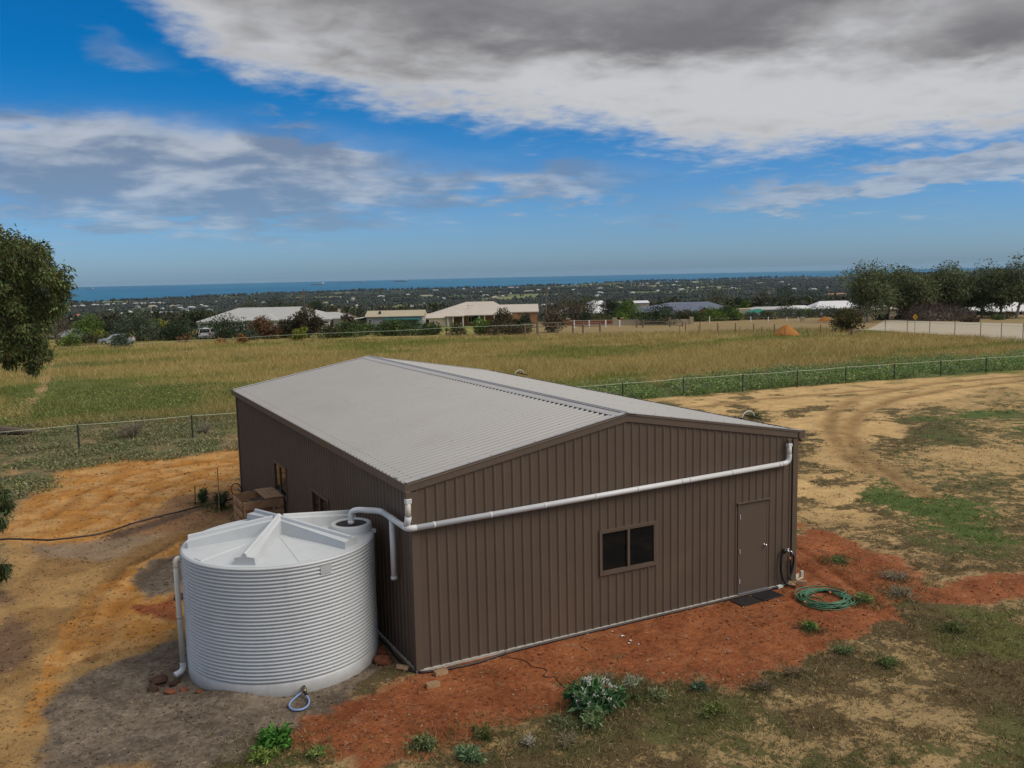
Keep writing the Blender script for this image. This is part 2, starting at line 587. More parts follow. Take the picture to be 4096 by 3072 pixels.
def land(x, y):
    """height of the ground before fine relief"""
    x = np.asarray(x, float); y = np.asarray(y, float)
    s, t = axes(x, y)
    z = np.interp(s, SS, ZZ)
    r = np.hypot(s, t)
    far = sm(s, 500, 2500)
    z = z + far * (fbm(x / 420, y / 420, 3) - .5) * 14
    shore = np.interp(np.degrees(np.arctan2(t, s)), SHA, SHD)
    dune = np.exp(-((r - shore + 260) / 200.) ** 2) * sm(s, 1500, 3000)
    z = z + dune * (5 + 10 * fbm(x / 300, y / 300, 11))
    k = sm(r - shore, -60, 120) * (s > 0)
    return z * (1 - k) + (-95) * k
ZONE = {
'RED': [(-2.04,-0.92),(-2.57,-1.57),(-2.45,-2.16),(-2.0,-2.48),(-1.1,-2.71),(-0.24,-2.45),(1.23,-2.45),(1.93,-2.31),(2.77,-2.42),(3.99,-2.73),(5.39,-2.91),(6.66,-2.87),(8.19,-3.02),(9.19,-2.83),(10.47,-2.26),(11.03,-2.92),(12.16,-3.29),(13.78,-2.23),(12.5,-1.64),(11.41,-1.52),(12.47,-0.05),(12.72,1.56),(12.82,2.74),(12.67,3.67),(8.71,0.05),(3.98,0.13),(0.1,0.19),(-0.24,0.84),(-0.4,0.14),(-1.16,-0.33)] ,
'SAND': [(23.23,25.36),(27.45,26.26),(31.29,26.71),(37.99,25.82),(44.36,24.14),(52.14,22.69),(45.2,18.18),(39.52,18.01),(32.74,15.62),(25.42,11.63),(21.34,8.59),(18.61,5.47),(16.88,3.38),(14.64,3.26),(13.1,3.94),(21.51,12.4),(23.74,18.25)] ,
'GRASSR': [(29.7,13.09),(37.5,16.54),(43.12,16.83),(24.7,4.87),(14.08,-2.04),(13.81,-0.68),(15.08,1.34),(16.95,3.67),(19.26,5.83),(21.84,6.79),(24.91,10.07)] ,
'GREENR': [(19.5,7.39),(18.85,5.31),(17.24,2.86),(17.54,1.45),(16.09,-0.73),(14.55,-1.73),(14.9,-0.02),(15.76,2.02),(16.32,4.06),(18.21,6.53)] ,
'STRIP': [(20.21,32.38),(24.38,29.24),(28.42,27.46),(37.4,29.16),(46.22,29.32),(57.73,26.32),(52.14,22.69),(44.36,24.14),(37.59,25.45),(31.0,26.39),(25.39,25.73),(21.97,23.61)] ,
'OCHRE': [(-6.72,15.51),(-5.23,22.48),(-3.58,23.74),(-0.72,23.24),(1.45,23.73),(-0.08,15.21),(-0.65,16.32),(-2.0,16.08),(-3.2,15.12),(-4.65,12.29),(-5.77,12.63),(-6.56,13.49)] ,
'OCHRE2': [(-2.33,11.63),(-3.36,9.86),(-4.22,8.68),(-5.01,6.99),(-5.76,4.84),(-6.15,2.98),(-6.14,1.45),(-5.79,2.37),(-5.31,3.82),(-4.58,3.88),(-3.91,3.86),(-3.28,5.03),(-3.21,6.26),(-3.68,6.89),(-3.86,8.07),(-2.58,9.81)] ,
'REDL': [(-3.17,6.57),(-3.66,6.19),(-4.31,6.27),(-4.18,5.58),(-3.42,4.68),(-3.24,5.0)] ,
'GREY': [(-3.42,3.7),(-4.04,3.44),(-4.87,3.11),(-5.5,2.6),(-5.87,1.66),(-5.83,-0.29),(-3.28,-1.74),(-3.03,-1.16),(-2.47,-1.17),(-1.71,-0.58),(-0.85,0.09),(-0.23,0.6),(-0.17,1.29),(-2.13,1.49)] ,
'GREY2': [(-2.68,9.89),(-3.41,9.42),(-4.05,8.21),(-3.92,6.36),(-3.08,6.86),(-2.6,8.1)] ,
'GREY3': [(-6.22,12.92),(-5.11,12.22),(-4.03,12.71),(-2.95,13.74),(-1.95,14.35),(-3.2,11.39),(-4.45,9.86),(-5.79,10.89)] ,
'DARKSTRIP': [(-4.77,12.22),(-3.4,12.97),(-2.4,14.0),(-1.53,14.41),(-1.47,13.92),(-2.39,13.06),(-3.46,12.33),(-4.2,12.01)] ,
'BROWNL': [(-1.91,16.75),(-0.75,17.56),(0.33,17.29),(-0.55,12.83),(-1.79,11.86),(-3.12,12.12),(-3.94,12.37),(-2.89,14.29)] ,
'WEEDL': [(-7.6,36.19),(-2.36,36.2),(3.5,34.41),(1.51,23.72),(-0.72,23.24),(-3.59,23.54),(-5.23,22.48),(-6.74,16.09),(-6.97,15.66)] ,
'FGREEN': [(-8.98,79.05),(-3.67,81.19),(0.49,55.03),(6.63,49.91),(3.61,34.33),(-2.36,36.2),(-7.6,36.19)] ,
'TANL': [(-6.88,12.94),(-5.57,11.64),(-4.46,9.65),(-5.38,6.9),(-6.16,4.81),(-6.29,2.66),(-6.19,-0.07),(-6.49,0.09)] ,
'LITTERL': [(-6.75,8.74),(-6.32,8.11),(-6.22,6.2),(-6.27,4.38),(-6.6,3.89)] ,
'GREENB': [(9.5,-2.59),(10.71,-2.73),(11.69,-3.59),(9.62,-4.94),(9.01,-4.36),(8.65,-3.68)] ,
'WEEDBAND': [(20.81,36.52),(30.43,43.62),(44.03,46.76),(60.73,46.95),(77.41,39.09),(54.6,24.28),(44.82,28.13),(32.08,27.59),(23.75,26.52),(24.38,29.24)] ,
'ROAD': [(121.38,95.7),(111.44,79.58),(105.81,67.56),(90.41,47.52),(78.96,32.04),(117.95,53.65),(128.09,71.97),(139.2,92.22),(160.4,118.43),(150.04,111.23),(125.7,98.84)] ,
'VERGE': [(109.39,82.98),(100.17,63.39),(85.67,44.45),(79.6,36.54),(84.26,39.35),(90.41,47.52),(105.81,67.56),(113.65,86.6)] ,
'BACKVERGE': [(870.37,1124.35),(133.15,140.82),(139.1,124.79),(1177.38,989.0),(154.55,114.88),(121.38,95.7),(118.24,104.69),(113.15,118.41),(115.6,143.02)] ,
'TRACKL': [(-7.73,40.07),(-7.16,44.03),(-6.26,52.87),(-5.28,75.75),(-4.83,90.2),(-4.52,81.95),(-5.45,52.26),(-6.43,40.18),(-7.2,35.94)] ,
}
RUTS = {
'RUT1': [(-5.75,15.49),(-4.6,18.87),(-2.66,21.0),(-0.61,21.56),(1.13,22.04)] ,
'RUT2': [(-4.59,16.01),(-3.64,18.25),(-1.86,19.56),(-0.29,20.4),(0.93,20.58)] ,
'RUT3': [(-3.92,14.32),(-2.54,17.55),(-0.85,18.88),(0.6,18.88)] ,
'RUTL1': [(-2.45,11.21),(-3.34,10.06),(-4.07,9.2),(-4.62,7.98),(-5.03,6.38),(-5.33,4.31)] ,
'RUTL2': [(-1.98,11.44),(-2.65,10.1),(-3.49,8.66),(-4.13,7.33),(-4.61,5.83),(-5.08,3.68)] ,
'RUTR1': [(47.37,19.59),(40.42,19.54),(34.42,18.39),(29.35,16.07),(24.74,12.74),(21.39,9.05),(19.26,5.83),(18.04,3.64)] ,
'RUTR2': [(49.78,21.16),(41.38,21.82),(34.15,20.3),(28.32,16.84),(24.12,13.18),(21.17,9.73),(19.2,6.72)] ,
'RUTR3': [(24.03,22.04),(29.09,22.41),(33.81,21.94),(38.81,21.38)] ,
'RUTRED': [(11.01,1.93),(10.42,0.19),(9.71,-1.49),(9.19,-2.83)] ,
'RUTRED2': [(10.08,1.0),(9.62,-0.42),(9.03,-1.72)] ,
}
# ------------------------------------------------------------------ ground
def zmask(X, Y, key, soft, wob=0.0, seed=0, wl=1.5):
    d = poly_dist(X, Y, ZONE[key])
    if wob:
        d = d + (fbm(X / wl, Y / wl, seed, 6) - .5) * 2.6 * wob + (fbm(X / .35, Y / .35, seed + 90, 3) - .5) * .8 * min(wob, .6)
        soft = soft * .55
    return sm(d, -soft, soft)


def soil_at(X, Y, split=None):
    """bare soil colour and plant cover (colour, amount) of the ground at arrays X, Y"""
    s, t = axes(X, Y)
    n1 = fbm(X / 6, Y / 6, 21); n2 = fbm(X / 1.3, Y / 1.3, 22); n3 = fbm(X / 25, Y / 25, 23)
    def C(c): return np.array(c)[None, :] * np.ones((len(X), 1))
    def over(a, b, m): return a * (1 - m[:, None]) + np.asarray(b) * m[:, None]
    soil = over(C((.30, .195, .092)), (.36, .245, .12), sm(n1, .4, .62))
    veg = C((.115, .088, .042)); cov = 0.44 + 0.5 * (n1 - .5) + 0.6 * (n3 - .5)
    # paddock
    pad = sm(s, 46, 60) + sm(Y, 26.5, 29.0) * (X > -12) * (X < 90); pad = np.clip(pad, 0, 1)
    dry = fbm(X / 14 + 3, Y / 5, 31); dry2 = fbm(X / 3, Y / 3, 33)
    soil = over(soil, (.215, .17, .07), pad)
    vg = over(C((.315, .25, .095)), (.165, .178, .040), sm(dry + .25 * (dry2 - .5) - .06 * sm(t, 0, 30), .43, .60))
    veg = over(veg, 0 * vg + vg, pad) if False else veg * (1 - pad[:, None]) + vg * pad[:, None]
    cov = cov * (1 - pad) + .85 * pad
    fg = zmask(X, Y, 'FGREEN', 5.0, 6.0, 5, 9); fg = fg * pad
    veg = over(veg, (.125, .155, .042), fg * .85)
    # the strip beyond the paddock fence and the far bush floor
    back = sm(s, 122, 128) * (1 - sm(s, 186, 200))
    soil = over(soil, (.34, .245, .13), back * sm(t, -5, 10) * .9)
    veg = over(veg, (.27, .2, .10), back * sm(t, -5, 10))
    bushm = sm(s, 186, 205)
    soil = over(soil, (.048, .054, .036), bushm); veg = over(veg, (.044, .052, .030), bushm)
    clear = sm(fbm(X / 260, Y / 160, 41), .60, .68) * sm(s, 900, 1300)
    soil = over(soil, (.25, .25, .12), clear); veg = over(veg, (.2, .22, .09), clear)
    near = (s < 60)
    # pale sand on the right with its track
    sd = zmask(X, Y, 'SAND', 1.5, 1.4, 1, 2.2)
    soil = over(soil, (.52, .35, .16), sd); cov = cov * (1 - sd) + sd * (.15 + .50 * sm(n2, .45, .7))
    right = sm(X, 11.5, 14) * sm(Y, -1.0, 2.0) * (1 - sm(Y, 24, 27)) * (1 - sd)
    soil = over(soil, (.46, .315, .145), right * .8); cov = np.maximum(cov, right * (.22 + .75 * sm(fbm(X / 1.8, Y / 1.8, 81), .45, .68)))
    gr = zmask(X, Y, 'GRASSR', 2.0, 1.5, 2)
    veg = over(veg, over(C((.10, .10, .042)), (.085, .125, .036), sm(fbm(X / 2.2, Y / 2.2, 68), .5, .62)), gr); cov = cov * (1 - gr) + gr * (.52 + 1.0 * (n1 - .5) + .7 * (fbm(X / 2.4, Y / 2.4, 69) - .5))
    g2 = zmask(X, Y, 'GREENR', .6, .8, 3)
    veg = over(veg, (.085, .125, .034), g2); cov = np.maximum(cov, g2 * (.30 + .75 * n2))
    st = zmask(X, Y, 'STRIP', .8, 1.0, 4)
    veg = over(veg, (.10, .13, .03), st * .8); cov = np.maximum(cov, st * (.30 + .6 * (n2 - .3)))
    yf = np.interp(X, [12, 19.5, 30, 50, 76], [26.9, 26.4, 25.7, 23.7, 21.0]); wb = sm(Y - yf, -.3, .8) * (1 - sm(Y - yf, 4.5, 8.0)) * sm(X, 8, 18) * (X < 90)
    veg = over(veg, (.115, .135, .055), wb); cov = np.maximum(cov, wb)
    # left side
    left = (X < 2.5) & (Y < 26) & (X > -40)
    lf = left * 1.0 * sm(Y, -3, -1)
    tl = sm(-X - 2.0 + .0 * Y, -1.0, 1.5) * left * sm(Y, -2, 0)
    soil = over(soil, over(C((.37, .225, .09)), (.255, .15, .06), sm(fbm(X / 1.1, Y / 2.0, 66), .45, .62)), tl); cov = cov * (1 - tl) + tl * .12
    wl = zmask(X, Y, 'WEEDL', 1.2, 1.4, 7); wl = np.maximum(wl, sm(-X, 6.2, 7.4) * sm(Y, 7, 9) * (Y < 30))
    soil = over(soil, (.25, .19, .10), wl); veg = over(veg, (.145, .15, .075), wl); cov = cov * (1 - wl) + wl * (.56 + .9 * (n2 - .5))
    oc = zmask(X, Y, 'OCHRE', .8, .9, 8)
    if split is not None: split['oc'] = zmask(X, Y, 'OCHRE', 1.6, .5, 8)
    soil = over(soil, (.42, .20, .055), oc); cov = cov * (1 - oc) + oc * .04
    soil = over(soil, (.46, .27, .115), oc * sm(n2, .45, .62) * .85)
    soil = over(soil, (.30, .125, .035), oc * sm(fbm(X / .9, Y / .9, 67), .50, .66) * .7)
    g3 = zmask(X, Y, 'GREY3', .5, .5, 9)
    soil = over(soil, (.25, .185, .13), g3 * .8)
    br = zmask(X, Y, 'BROWNL', .7, .6, 10, .8)
    soil = over(soil, (.27, .15, .075), br); cov = cov * (1 - br) + br * .18
    if split is not None: split['o2'] = zmask(X, Y, 'OCHRE2', .8, .3, 11)
    o2 = zmask(X, Y, 'OCHRE2', .35, .45, 11)
    soil = over(soil, (.35, .175, .05), o2 * .85)
    g2_ = zmask(X, Y, 'GREY2', .3, .35, 12)
    soil = over(soil, (.135, .10, .078), g2_)
    if split is not None: split['gy'] = np.maximum(zmask(X, Y, 'GREY', .8, .25, 13, .9), zmask(X, Y, 'GREY2', .6, .25, 12))
    gy = zmask(X, Y, 'GREY', .4, .35, 13, .9)
    soil = over(soil, (.145, .11, .08), gy); cov = cov * (1 - np.maximum(gy, np.maximum(g2_, o2)))
    soil = over(soil, (.225, .185, .14), gy * sm(fbm(X / .7, Y / .5, 61), .48, .68) * .7)
    soil = over(soil, (.095, .068, .05), gy * sm(fbm(X / .5 + 9, Y / .9, 62), .55, .7) * .6)
    rl = zmask(X, Y, 'REDL', .25, .3, 14)
    soil = over(soil, (.30, .085, .03), rl)
    ds = (1 - sm(line_dist(X, Y, [(-4.9, 12.2), (-4.0, 12.45), (-3.1, 13.0), (-2.2, 13.7), (-1.4, 14.15)]) + (fbm(X / .5, Y / .5, 15) - .5) * .5, .10, .42)) * (X > -4.3)
    soil = over(soil, (.11, .072, .05), ds * .9)
    li = zmask(X, Y, 'LITTERL', .3, .4, 16)
    soil = over(soil, (.15, .09, .06), li * .8)
    tr = zmask(X, Y, 'TRACKL', .5, .5, 17)
    soil = over(soil, (.40, .27, .13), tr * .7); cov = cov * (1 - tr * .8)
    # red fill round the shed
    if split is not None: split['rd'] = np.maximum(zmask(X, Y, 'RED', 1.5, .6, 18, 1.1), zmask(X, Y, 'REDL', .5, .2, 14))
    rd = zmask(X, Y, 'RED', .45, .75, 18, 1.1)
    redc = over(C((.275, .090, .036)), (.36, .175, .095), sm(n2, .48, .72) * .85)
    redc = over(redc, (.20, .058, .024), sm(fbm(X / .6, Y / .6, 63), .52, .7) * .8)
    soil = over(soil, redc, rd); cov = cov * (1 - rd) + rd * (.03 + .26 * sm(n2, .52, .75) * sm(np.hypot(X - 4, Y), 4, 8))
    under = (X > -.05) & (X < 9.4) & (Y > 0) & (Y < 16)
    # lower right: dead grass mown over pale sand
    br2 = sm(-Y, .5, 2.2) * (X > -4) * (1 - rd)
    soil = over(soil, (.37, .26, .125), br2)
    veg = over(veg, over(C((.125, .092, .044)), (.115, .118, .042), sm(fbm(X / 1.7, Y / 1.7, 71), .46, .62)), br2 * .9); cov = cov * (1 - br2) + br2 * (.60 + .6 * (n1 - .5) + 1.3 * (fbm(X / 2.0, Y / 2.0, 64) - .5))
    gb = zmask(X, Y, 'GREENB', .5, .6, 19) * sm(fbm(X / 1.6, Y / 1.6, 70), .3, .6)
    veg = over(veg, (.115, .128, .038), gb * .8); cov = np.maximum(cov, gb * .62)
    # wheel ruts
    rut = np.zeros(len(X))
    for k, (key, w) in enumerate((('RUT1', .20), ('RUT2', .20), ('RUT3', .16), ('RUTR1', .38), ('RUTR2', .38), ('RUTR3', .3), ('RUTRED', .10), ('RUTRED2', .10), ('RUTL1', .2), ('RUTL2', .2))):
        d = line_dist(X, Y, RUTS[key]) + (fbm(X / .7, Y / .7, 75) - .5) * w
        m = np.exp(-(d / w) ** 2) * (.35 + .7 * fbm(X / .8, Y / .8, 70 + k))
        cov = cov * (1 - m); rut = np.maximum(rut, m)
    if split is not None: split['rut'] = rut
    soil = soil * (1 - rut[:, None] * .4)
    return soil, veg, np.clip(cov, 0, 1)


def relief(x, y):
    s, t = axes(x, y)
    k = 1 - sm(s, 45, 70)
    z = (fbm(x / 1.7, y / 1.7, 51, 3) - .5) * .07 + (fbm(x / .45, y / .45, 52, 3) - .5) * .03
    for key, w in (('RUT1', .18), ('RUT2', .18), ('RUT3', .15), ('RUTR1', .3), ('RUTR2', .3), ('RUTRED', .09), ('RUTRED2', .09), ('RUTL1', .18), ('RUTL2', .18)):
        d = line_dist(x, y, RUTS[key])
        z = z - .04 * np.exp(-(d / w) ** 2) + .025 * np.exp(-((d - 2 * w) / w) ** 2)
    # flat beside the shed walls and under the tank
    dx = np.maximum(np.maximum(-x, x - 9.0), 0); dy = np.maximum(np.maximum(-y, y - 15.56), 0)
    flat = sm(np.hypot(dx, dy), .05, .6) * sm(np.hypot(x + 1.88, y - 1.92), 1.72, 2.3)
    # scour under the overflow outlet
    hole = .09 * np.exp(-((x + 3.98) ** 2 + (y - 1.85) ** 2) / .07)
    return k * flat * z - hole - .012 + .11 * np.exp(-((x + 3.22) ** 2 + (y - .70) ** 2) / .16) + .07 * np.exp(-((x + 2.85) ** 2 + (y - .40) ** 2) / .08)


def ground_z(x, y):
    x = np.atleast_1d(np.asarray(x, float)); y = np.atleast_1d(np.asarray(y, float))
    return land(x, y) + relief(x, y)


def gz(x, y):
    return float(ground_z(x, y)[0])


def axis_steps(lo, hi, step, far_lo, far_hi, g=1.16):
    mid = list(np.arange(lo, hi + step * .5, step))
    a = []; p = lo; d = step
    while p > far_lo:
        d *= g; p -= min(d, 450); a.append(p)
    b = []; p = mid[-1]; d = step
    while p < far_hi:
        d *= g; p += min(d, 450); b.append(p)
    return np.array(a[::-1] + mid + b)


def build_ground():
    ax = axis_steps(-8.0, 24.0, .11, -14000, 15000, 1.065)
    ay = axis_steps(-7.0, 25.0, .11, -9000, 15000, 1.065)
    X, Y = np.meshgrid(ax, ay, indexing='ij')
    x = X.ravel(); y = Y.ravel()
    z = ground_z(x, y)
    nx, ny = len(ax), len(ay)
    i = np.arange((nx - 1) * (ny - 1)); a = (i // (ny - 1)) * ny + i % (ny - 1)
    F = np.stack([a, a + ny, a + ny + 1, a + 1], 1)
    parts = {}
    soil, veg, cov = soil_at(x, y, parts)
    m, N, b = mat_new('soil')
    A = N.new('ShaderNodeVertexColor', layer_name='Col')
    B = N.new('ShaderNodeAttribute', attribute_name='Veg')
    geo = N.new('ShaderNodeNewGeometry')
    pos = geo.outputs['Position']
    na = N.noise(pos, 2.2, 6.0, 0.62, 0.4)
    nb = N.noise(pos, 9.0, 5.0, 0.65, 0.6)
    nc = N.noise(pos, 45.0, 4.0, 0.7)
    nd = N.noise(pos, 0.06, 4.0, 0.6)
    patt = N.m('ADD', N.m('MULTIPLY', na, .5), N.m('ADD', N.m('MULTIPLY', nb, .42), N.m('MULTIPLY', nc, .16)))
    th = N.lin(B.outputs['Alpha'], 0.0, 1.0, 0.74, 0.36)
    cover = N.m('MULTIPLY', N.sstep(N.m('SUBTRACT', patt, th), -.035, .045), N.sstep(B.outputs['Alpha'], .0, .12))
    grain = N.m('ADD', N.m('MULTIPLY', nb, .55), N.m('MULTIPLY', nc, .75))
    g = N.lin(grain, .38, .92, .72, 1.30)
    # soils of different colour meet in ragged, speckled edges
    E1 = N.new('ShaderNodeAttribute', attribute_name='Zones'); z1 = N.sep(E1.outputs['Color'])
    ragged = N.m('ADD', N.m('MULTIPLY', N.m('SUBTRACT', na, .5), 1.5), N.m('ADD', N.m('MULTIPLY', N.m('SUBTRACT', nb, .5), .9), N.m('MULTIPLY', N.m('SUBTRACT', nc, .5), .5)))
    def zone(f, w=.13): return N.m('MULTIPLY', N.sstep(N.m('ADD', f, ragged), .5 - w, .5 + w), N.sstep(f, .02, .10))
    nf = N.noise(pos, .9, 6.0, .62, .6)
    base = A.outputs[0]
    och = N.mix(N.sstep(nf, .40, .62), (.40, .185, .045, 1), (.47, .27, .105, 1))
    base = N.mix(zone(z1[0]), base, och)
    grey = N.mix(N.sstep(N.m('ADD', N.m('MULTIPLY', nf, .6), N.m('MULTIPLY', nb, .4)), .40, .64), (.115, .088, .067, 1), (.225, .182, .138, 1))
    base = N.mix(zone(z1[1], .22), base, grey)
    red = N.mix(N.sstep(N.m('ADD', N.m('MULTIPLY', nf, .55), N.m('MULTIPLY', nb, .45)), .36, .60), (.205, .062, .025, 1), (.295, .105, .043, 1))
    red = N.mix(N.sstep(N.m('ADD', N.m('MULTIPLY', na, .6), N.m('MULTIPLY', nc, .4)), .56, .66, 0, .55), red, (.42, .255, .155, 1))
    base = N.mix(zone(z1[2], .20), base, red)
    rutf = N.m('MULTIPLY', E1.outputs['Alpha'], N.lin(nb, .3, .7, .35, .85))
    base = N.mix(rutf, base, N.mix(1.0, base, (.50, .38, .27, 1), 'MULTIPLY'))
    soilc = N.mix(1.0, base, N.comb(g, g, g), 'MULTIPLY')
    # broad unevenness, darker crumbs and pale grit
    ne = N.noise(pos, 1.1, 7.0, 0.68, 0.8)
    g2 = N.lin(ne, .30, .70, .70, 1.26)
    soilc = N.mix(1.0, soilc, N.comb(g2, g2, g2), 'MULTIPLY')
    vo = N.new('ShaderNodeTexVoronoi'); vo.inputs['Scale'].default_value = 7.0; N.put(vo.inputs['Vector'], pos)
    pick = N.sep(vo.outputs['Color'])
    crumb = N.m('MULTIPLY', N.sstep(vo.outputs['Distance'], .10, .26, 1.0, 0.0), N.m('GREATER_THAN', N.m('ADD', pick[0], N.m('MULTIPLY', na, .9)), 1.30))
    soilc = N.mix(N.m('MULTIPLY', crumb, .55), soilc, (.09, .055, .035, 1))
    v2 = N.new('ShaderNodeTexVoronoi'); v2.inputs['Scale'].default_value = 16.0; N.put(v2.inputs['Vector'], pos)
    pick2 = N.sep(v2.outputs['Color'])
    grit = N.m('MULTIPLY', N.sstep(v2.outputs['Distance'], .12, .30, 1.0, 0.0), N.m('GREATER_THAN', pick2[0], .86))
    soilc = N.mix(N.m('MULTIPLY', grit, .28), soilc, (.50, .40, .28, 1))
    vg = N.lin(nc, .3, .7, .62, 1.38)
    vegc = N.mix(1.0, B.outputs['Color'], N.comb(vg, vg, vg), 'MULTIPLY')
    N.put(b.inputs['Base Color'], N.mix(cover, soilc, vegc))
    b.inputs['Roughness'].default_value = 0.95
    b.inputs['Specular IOR Level'].default_value = 0.1
    bn = N.new('ShaderNodeBump'); bn.inputs['Strength'].default_value = 0.75; bn.inputs['Distance'].default_value = 0.05
    N.put(bn.inputs['Height'], N.m('ADD', N.m('ADD', nb, N.m('MULTIPLY', nc, .5)), N.m('MULTIPLY', cover, .5)))
    N.put(b.inputs['Normal'], bn.outputs[0])
    o = np_obj('ground', np.stack([x, y, z], 1), F, m, soil, smooth=True)
    at = o.data.color_attributes.new('Veg', 'FLOAT_COLOR', 'POINT')
    c = np.concatenate([veg, cov[:, None]], 1).astype(np.float32)
    at.data.foreach_set('color', c.ravel())
    at = o.data.color_attributes.new('Zones', 'FLOAT_COLOR', 'POINT')
    c = np.stack([np.maximum(parts['oc'], parts['o2']), parts['gy'], parts['rd'], parts['rut']], 1).astype(np.float32)
    at.data.foreach_set('color', c.ravel())
    tag(o, 'sloping ground of red fill, pale sand, dry paddock and coastal plain', kind='structure')
    print('ground', nx, ny, nx * ny)


build_ground()


def build_sea():
    mb = MB(); n = 128; R = 18300.0; z = -83.0
    rings = [0.0, 3000., 6000., 9000., 12000., 15000., R]
    V = []; F = []
    for r in rings[1:]:
        for k in range(n):
            a = 2 * PI * k / n
            V.append((CAM_POS[0] + r * math.cos(a), CAM_POS[1] + r * math.sin(a), z))
    for i in range(len(rings) - 2):
        for k in range(n):
            l = (k + 1) % n
            F.append((i * n + k, (i + 1) * n + k, (i + 1) * n + l, i * n + l))
    V.append((CAM_POS[0], CAM_POS[1], z)); c = len(V) - 1
    for k in range(n): F.append((c, k, (k + 1) % n))
    mb.add(V, F)
    m, N, b = mat_new('sea_water')
    geo = N.new('ShaderNodeNewGeometry')
    p = N.vm('MULTIPLY', geo.outputs['Position'], (1.0, 0.35, 1.0))
    n1 = N.noise(p, 0.0006, 6.0, 0.6, 0.6)
    n2 = N.noise(p, 0.006, 5.0, 0.65)
    f = N.m('ADD', N.m('MULTIPLY', n1, .75), N.m('MULTIPLY', n2, .25))
    N.put(b.inputs['Base Color'], N.mix(N.sstep(f, .38, .64), (.012, .125, .26, 1), (.024, .175, .31, 1)))
    b.inputs['Roughness'].default_value = 0.75
    b.inputs['Specular IOR Level'].default_value = 0.12
    o = mb.build('sea', m)
    tag(o, 'blue sea reaching the horizon', kind='structure')


build_sea()
# ------------------------------------------------------------------ the shed
SW, SL, EAVE, RIDGE = 9.0, 15.56, 3.43, 4.24
PITCH = 0.19
M['wall'] = mat('brown_wall_sheet', (.112, .080, .059), .5, var=.07, scale=1.2, spec=.35, dirt=(.175, .12, .08), dirt_amt=.25)
M['trim'] = mat('brown_flashing', (.120, .086, .064), .5, var=.05, scale=2, spec=.35)
M['roof'] = mat('grey_roof_sheet', (.325, .318, .312), .38, var=.035, scale=.8, spec=.4, dirt=(.25, .225, .21), dirt_amt=.25)
M['cap'] = mat('pale_ridge_metal', (.40, .39, .39), .45, var=.04, scale=2)
M['galv'] = mat('galvanised_steel', (.30, .31, .35), .45, .5, var=.08, scale=4)
M['gutterin'] = mat('dull_gutter_lining', (.16, .155, .16), .6, var=.15, scale=5)
M['glass'] = None
M['concrete'] = mat('concrete', (.46, .43, .39), .9, var=.2, scale=9, bump=.3)
M['black'] = mat('black_rubber', (.018, .016, .018), .5, var=.2, scale=8)
M['pipeblack'] = mat('black_poly_pipe', (.03, .022, .024), .45, var=.2, scale=8, dirt=(.2, .09, .05), dirt_amt=.5)
M['pvc'] = mat('white_pvc', (.66, .67, .68), .35, var=.03, scale=3, spec=.45)
M['pvcold'] = mat('cream_pvc', (.60, .57, .50), .4, var=.04, scale=3, spec=.4)
M['chrome'] = mat('chrome', (.75, .75, .77), .18, 1.0, var=.03)
M['white'] = mat('white_paint', (.72, .72, .70), .5, var=.04, scale=4)
M['brass'] = mat('brass', (.35, .27, .14), .35, .9, var=.1)
M['orange'] = mat('orange_plastic', (.55, .16, .07), .45)
M['screw'] = mat('screw_head', (.10, .10, .11), .5, .5)


def mat_glass():
    m, N, b = mat_new('dark_window_glass')
    tc = N.new('ShaderNodeTexCoord')
    n = N.noise(tc.outputs['Object'], 1.1, 3.0, .5)
    N.put(b.inputs['Base Color'], N.mix(n, (.006, .006, .007, 1), (.013, .013, .014, 1)))
    b.inputs['Roughness'].default_value = .06
    b.inputs['Specular IOR Level'].default_value = .3
    return m


M['glass'] = mat_glass()
shed = thing('farm_shed', 'large brown ribbed metal shed with a low pitched grey roof', 'shed', (0, 0, 0))


def rib_profile(length, pitch=PITCH, h=.019, start=.06):
    """(u, bump) points of a pan-and-rib sheet"""
    pts = [(0, 0)]
    u = start
    while u + .06 < length:
        pts += [(u - .012, 0), (u + .014, h), (u + .034, h), (u + .060, 0)]
        # two shallow swages in the pan
        if u + .14 < length:
            pts += [(u + .112, 0)]
        u += pitch
    pts.append((length, 0))
    out = [pts[0]]
    for p in pts[1:]:
        if p[0] > out[-1][0] + 1e-5: out.append(p)
    return out


def ribbed_wall(name, length, top, z0, place, openings=(), mat_=None):
    """place(u, bump, z) -> xyz ; openings (u0,u1,za,zb)"""
    prof = rib_profile(length)
    us = [p[0] for p in prof]; bs = [p[1] for p in prof]
    extra = sorted({e for o in openings for e in (o[0], o[1])})
    allu = sorted(set(us) | set(extra))
    val = lambda u: float(np.interp(u, us, bs))
    mb = MB()
    for a, b in zip(allu[:-1], allu[1:]):
        mid = (a + b) / 2
        cuts = sorted([(o[2], o[3]) for o in openings if o[0] <= mid <= o[1]])
        z = z0; spans = []
        for c0, c1 in cuts:
            if c0 > z: spans.append((z, c0))
            z = max(z, c1)
        spans.append((z, None))
        for lo, hi in spans:
            ta = top(a) if hi is None else hi; tb = top(b) if hi is None else hi
            mb.quad(place(a, val(a), lo), place(b, val(b), lo), place(b, val(b), tb), place(a, val(a), ta))
    return mb.build(name, mat_ or M['wall'], shed)


def roof_z(x):
    return RIDGE - .035 - (RIDGE - EAVE) / 4.62 * abs(x - 4.5)


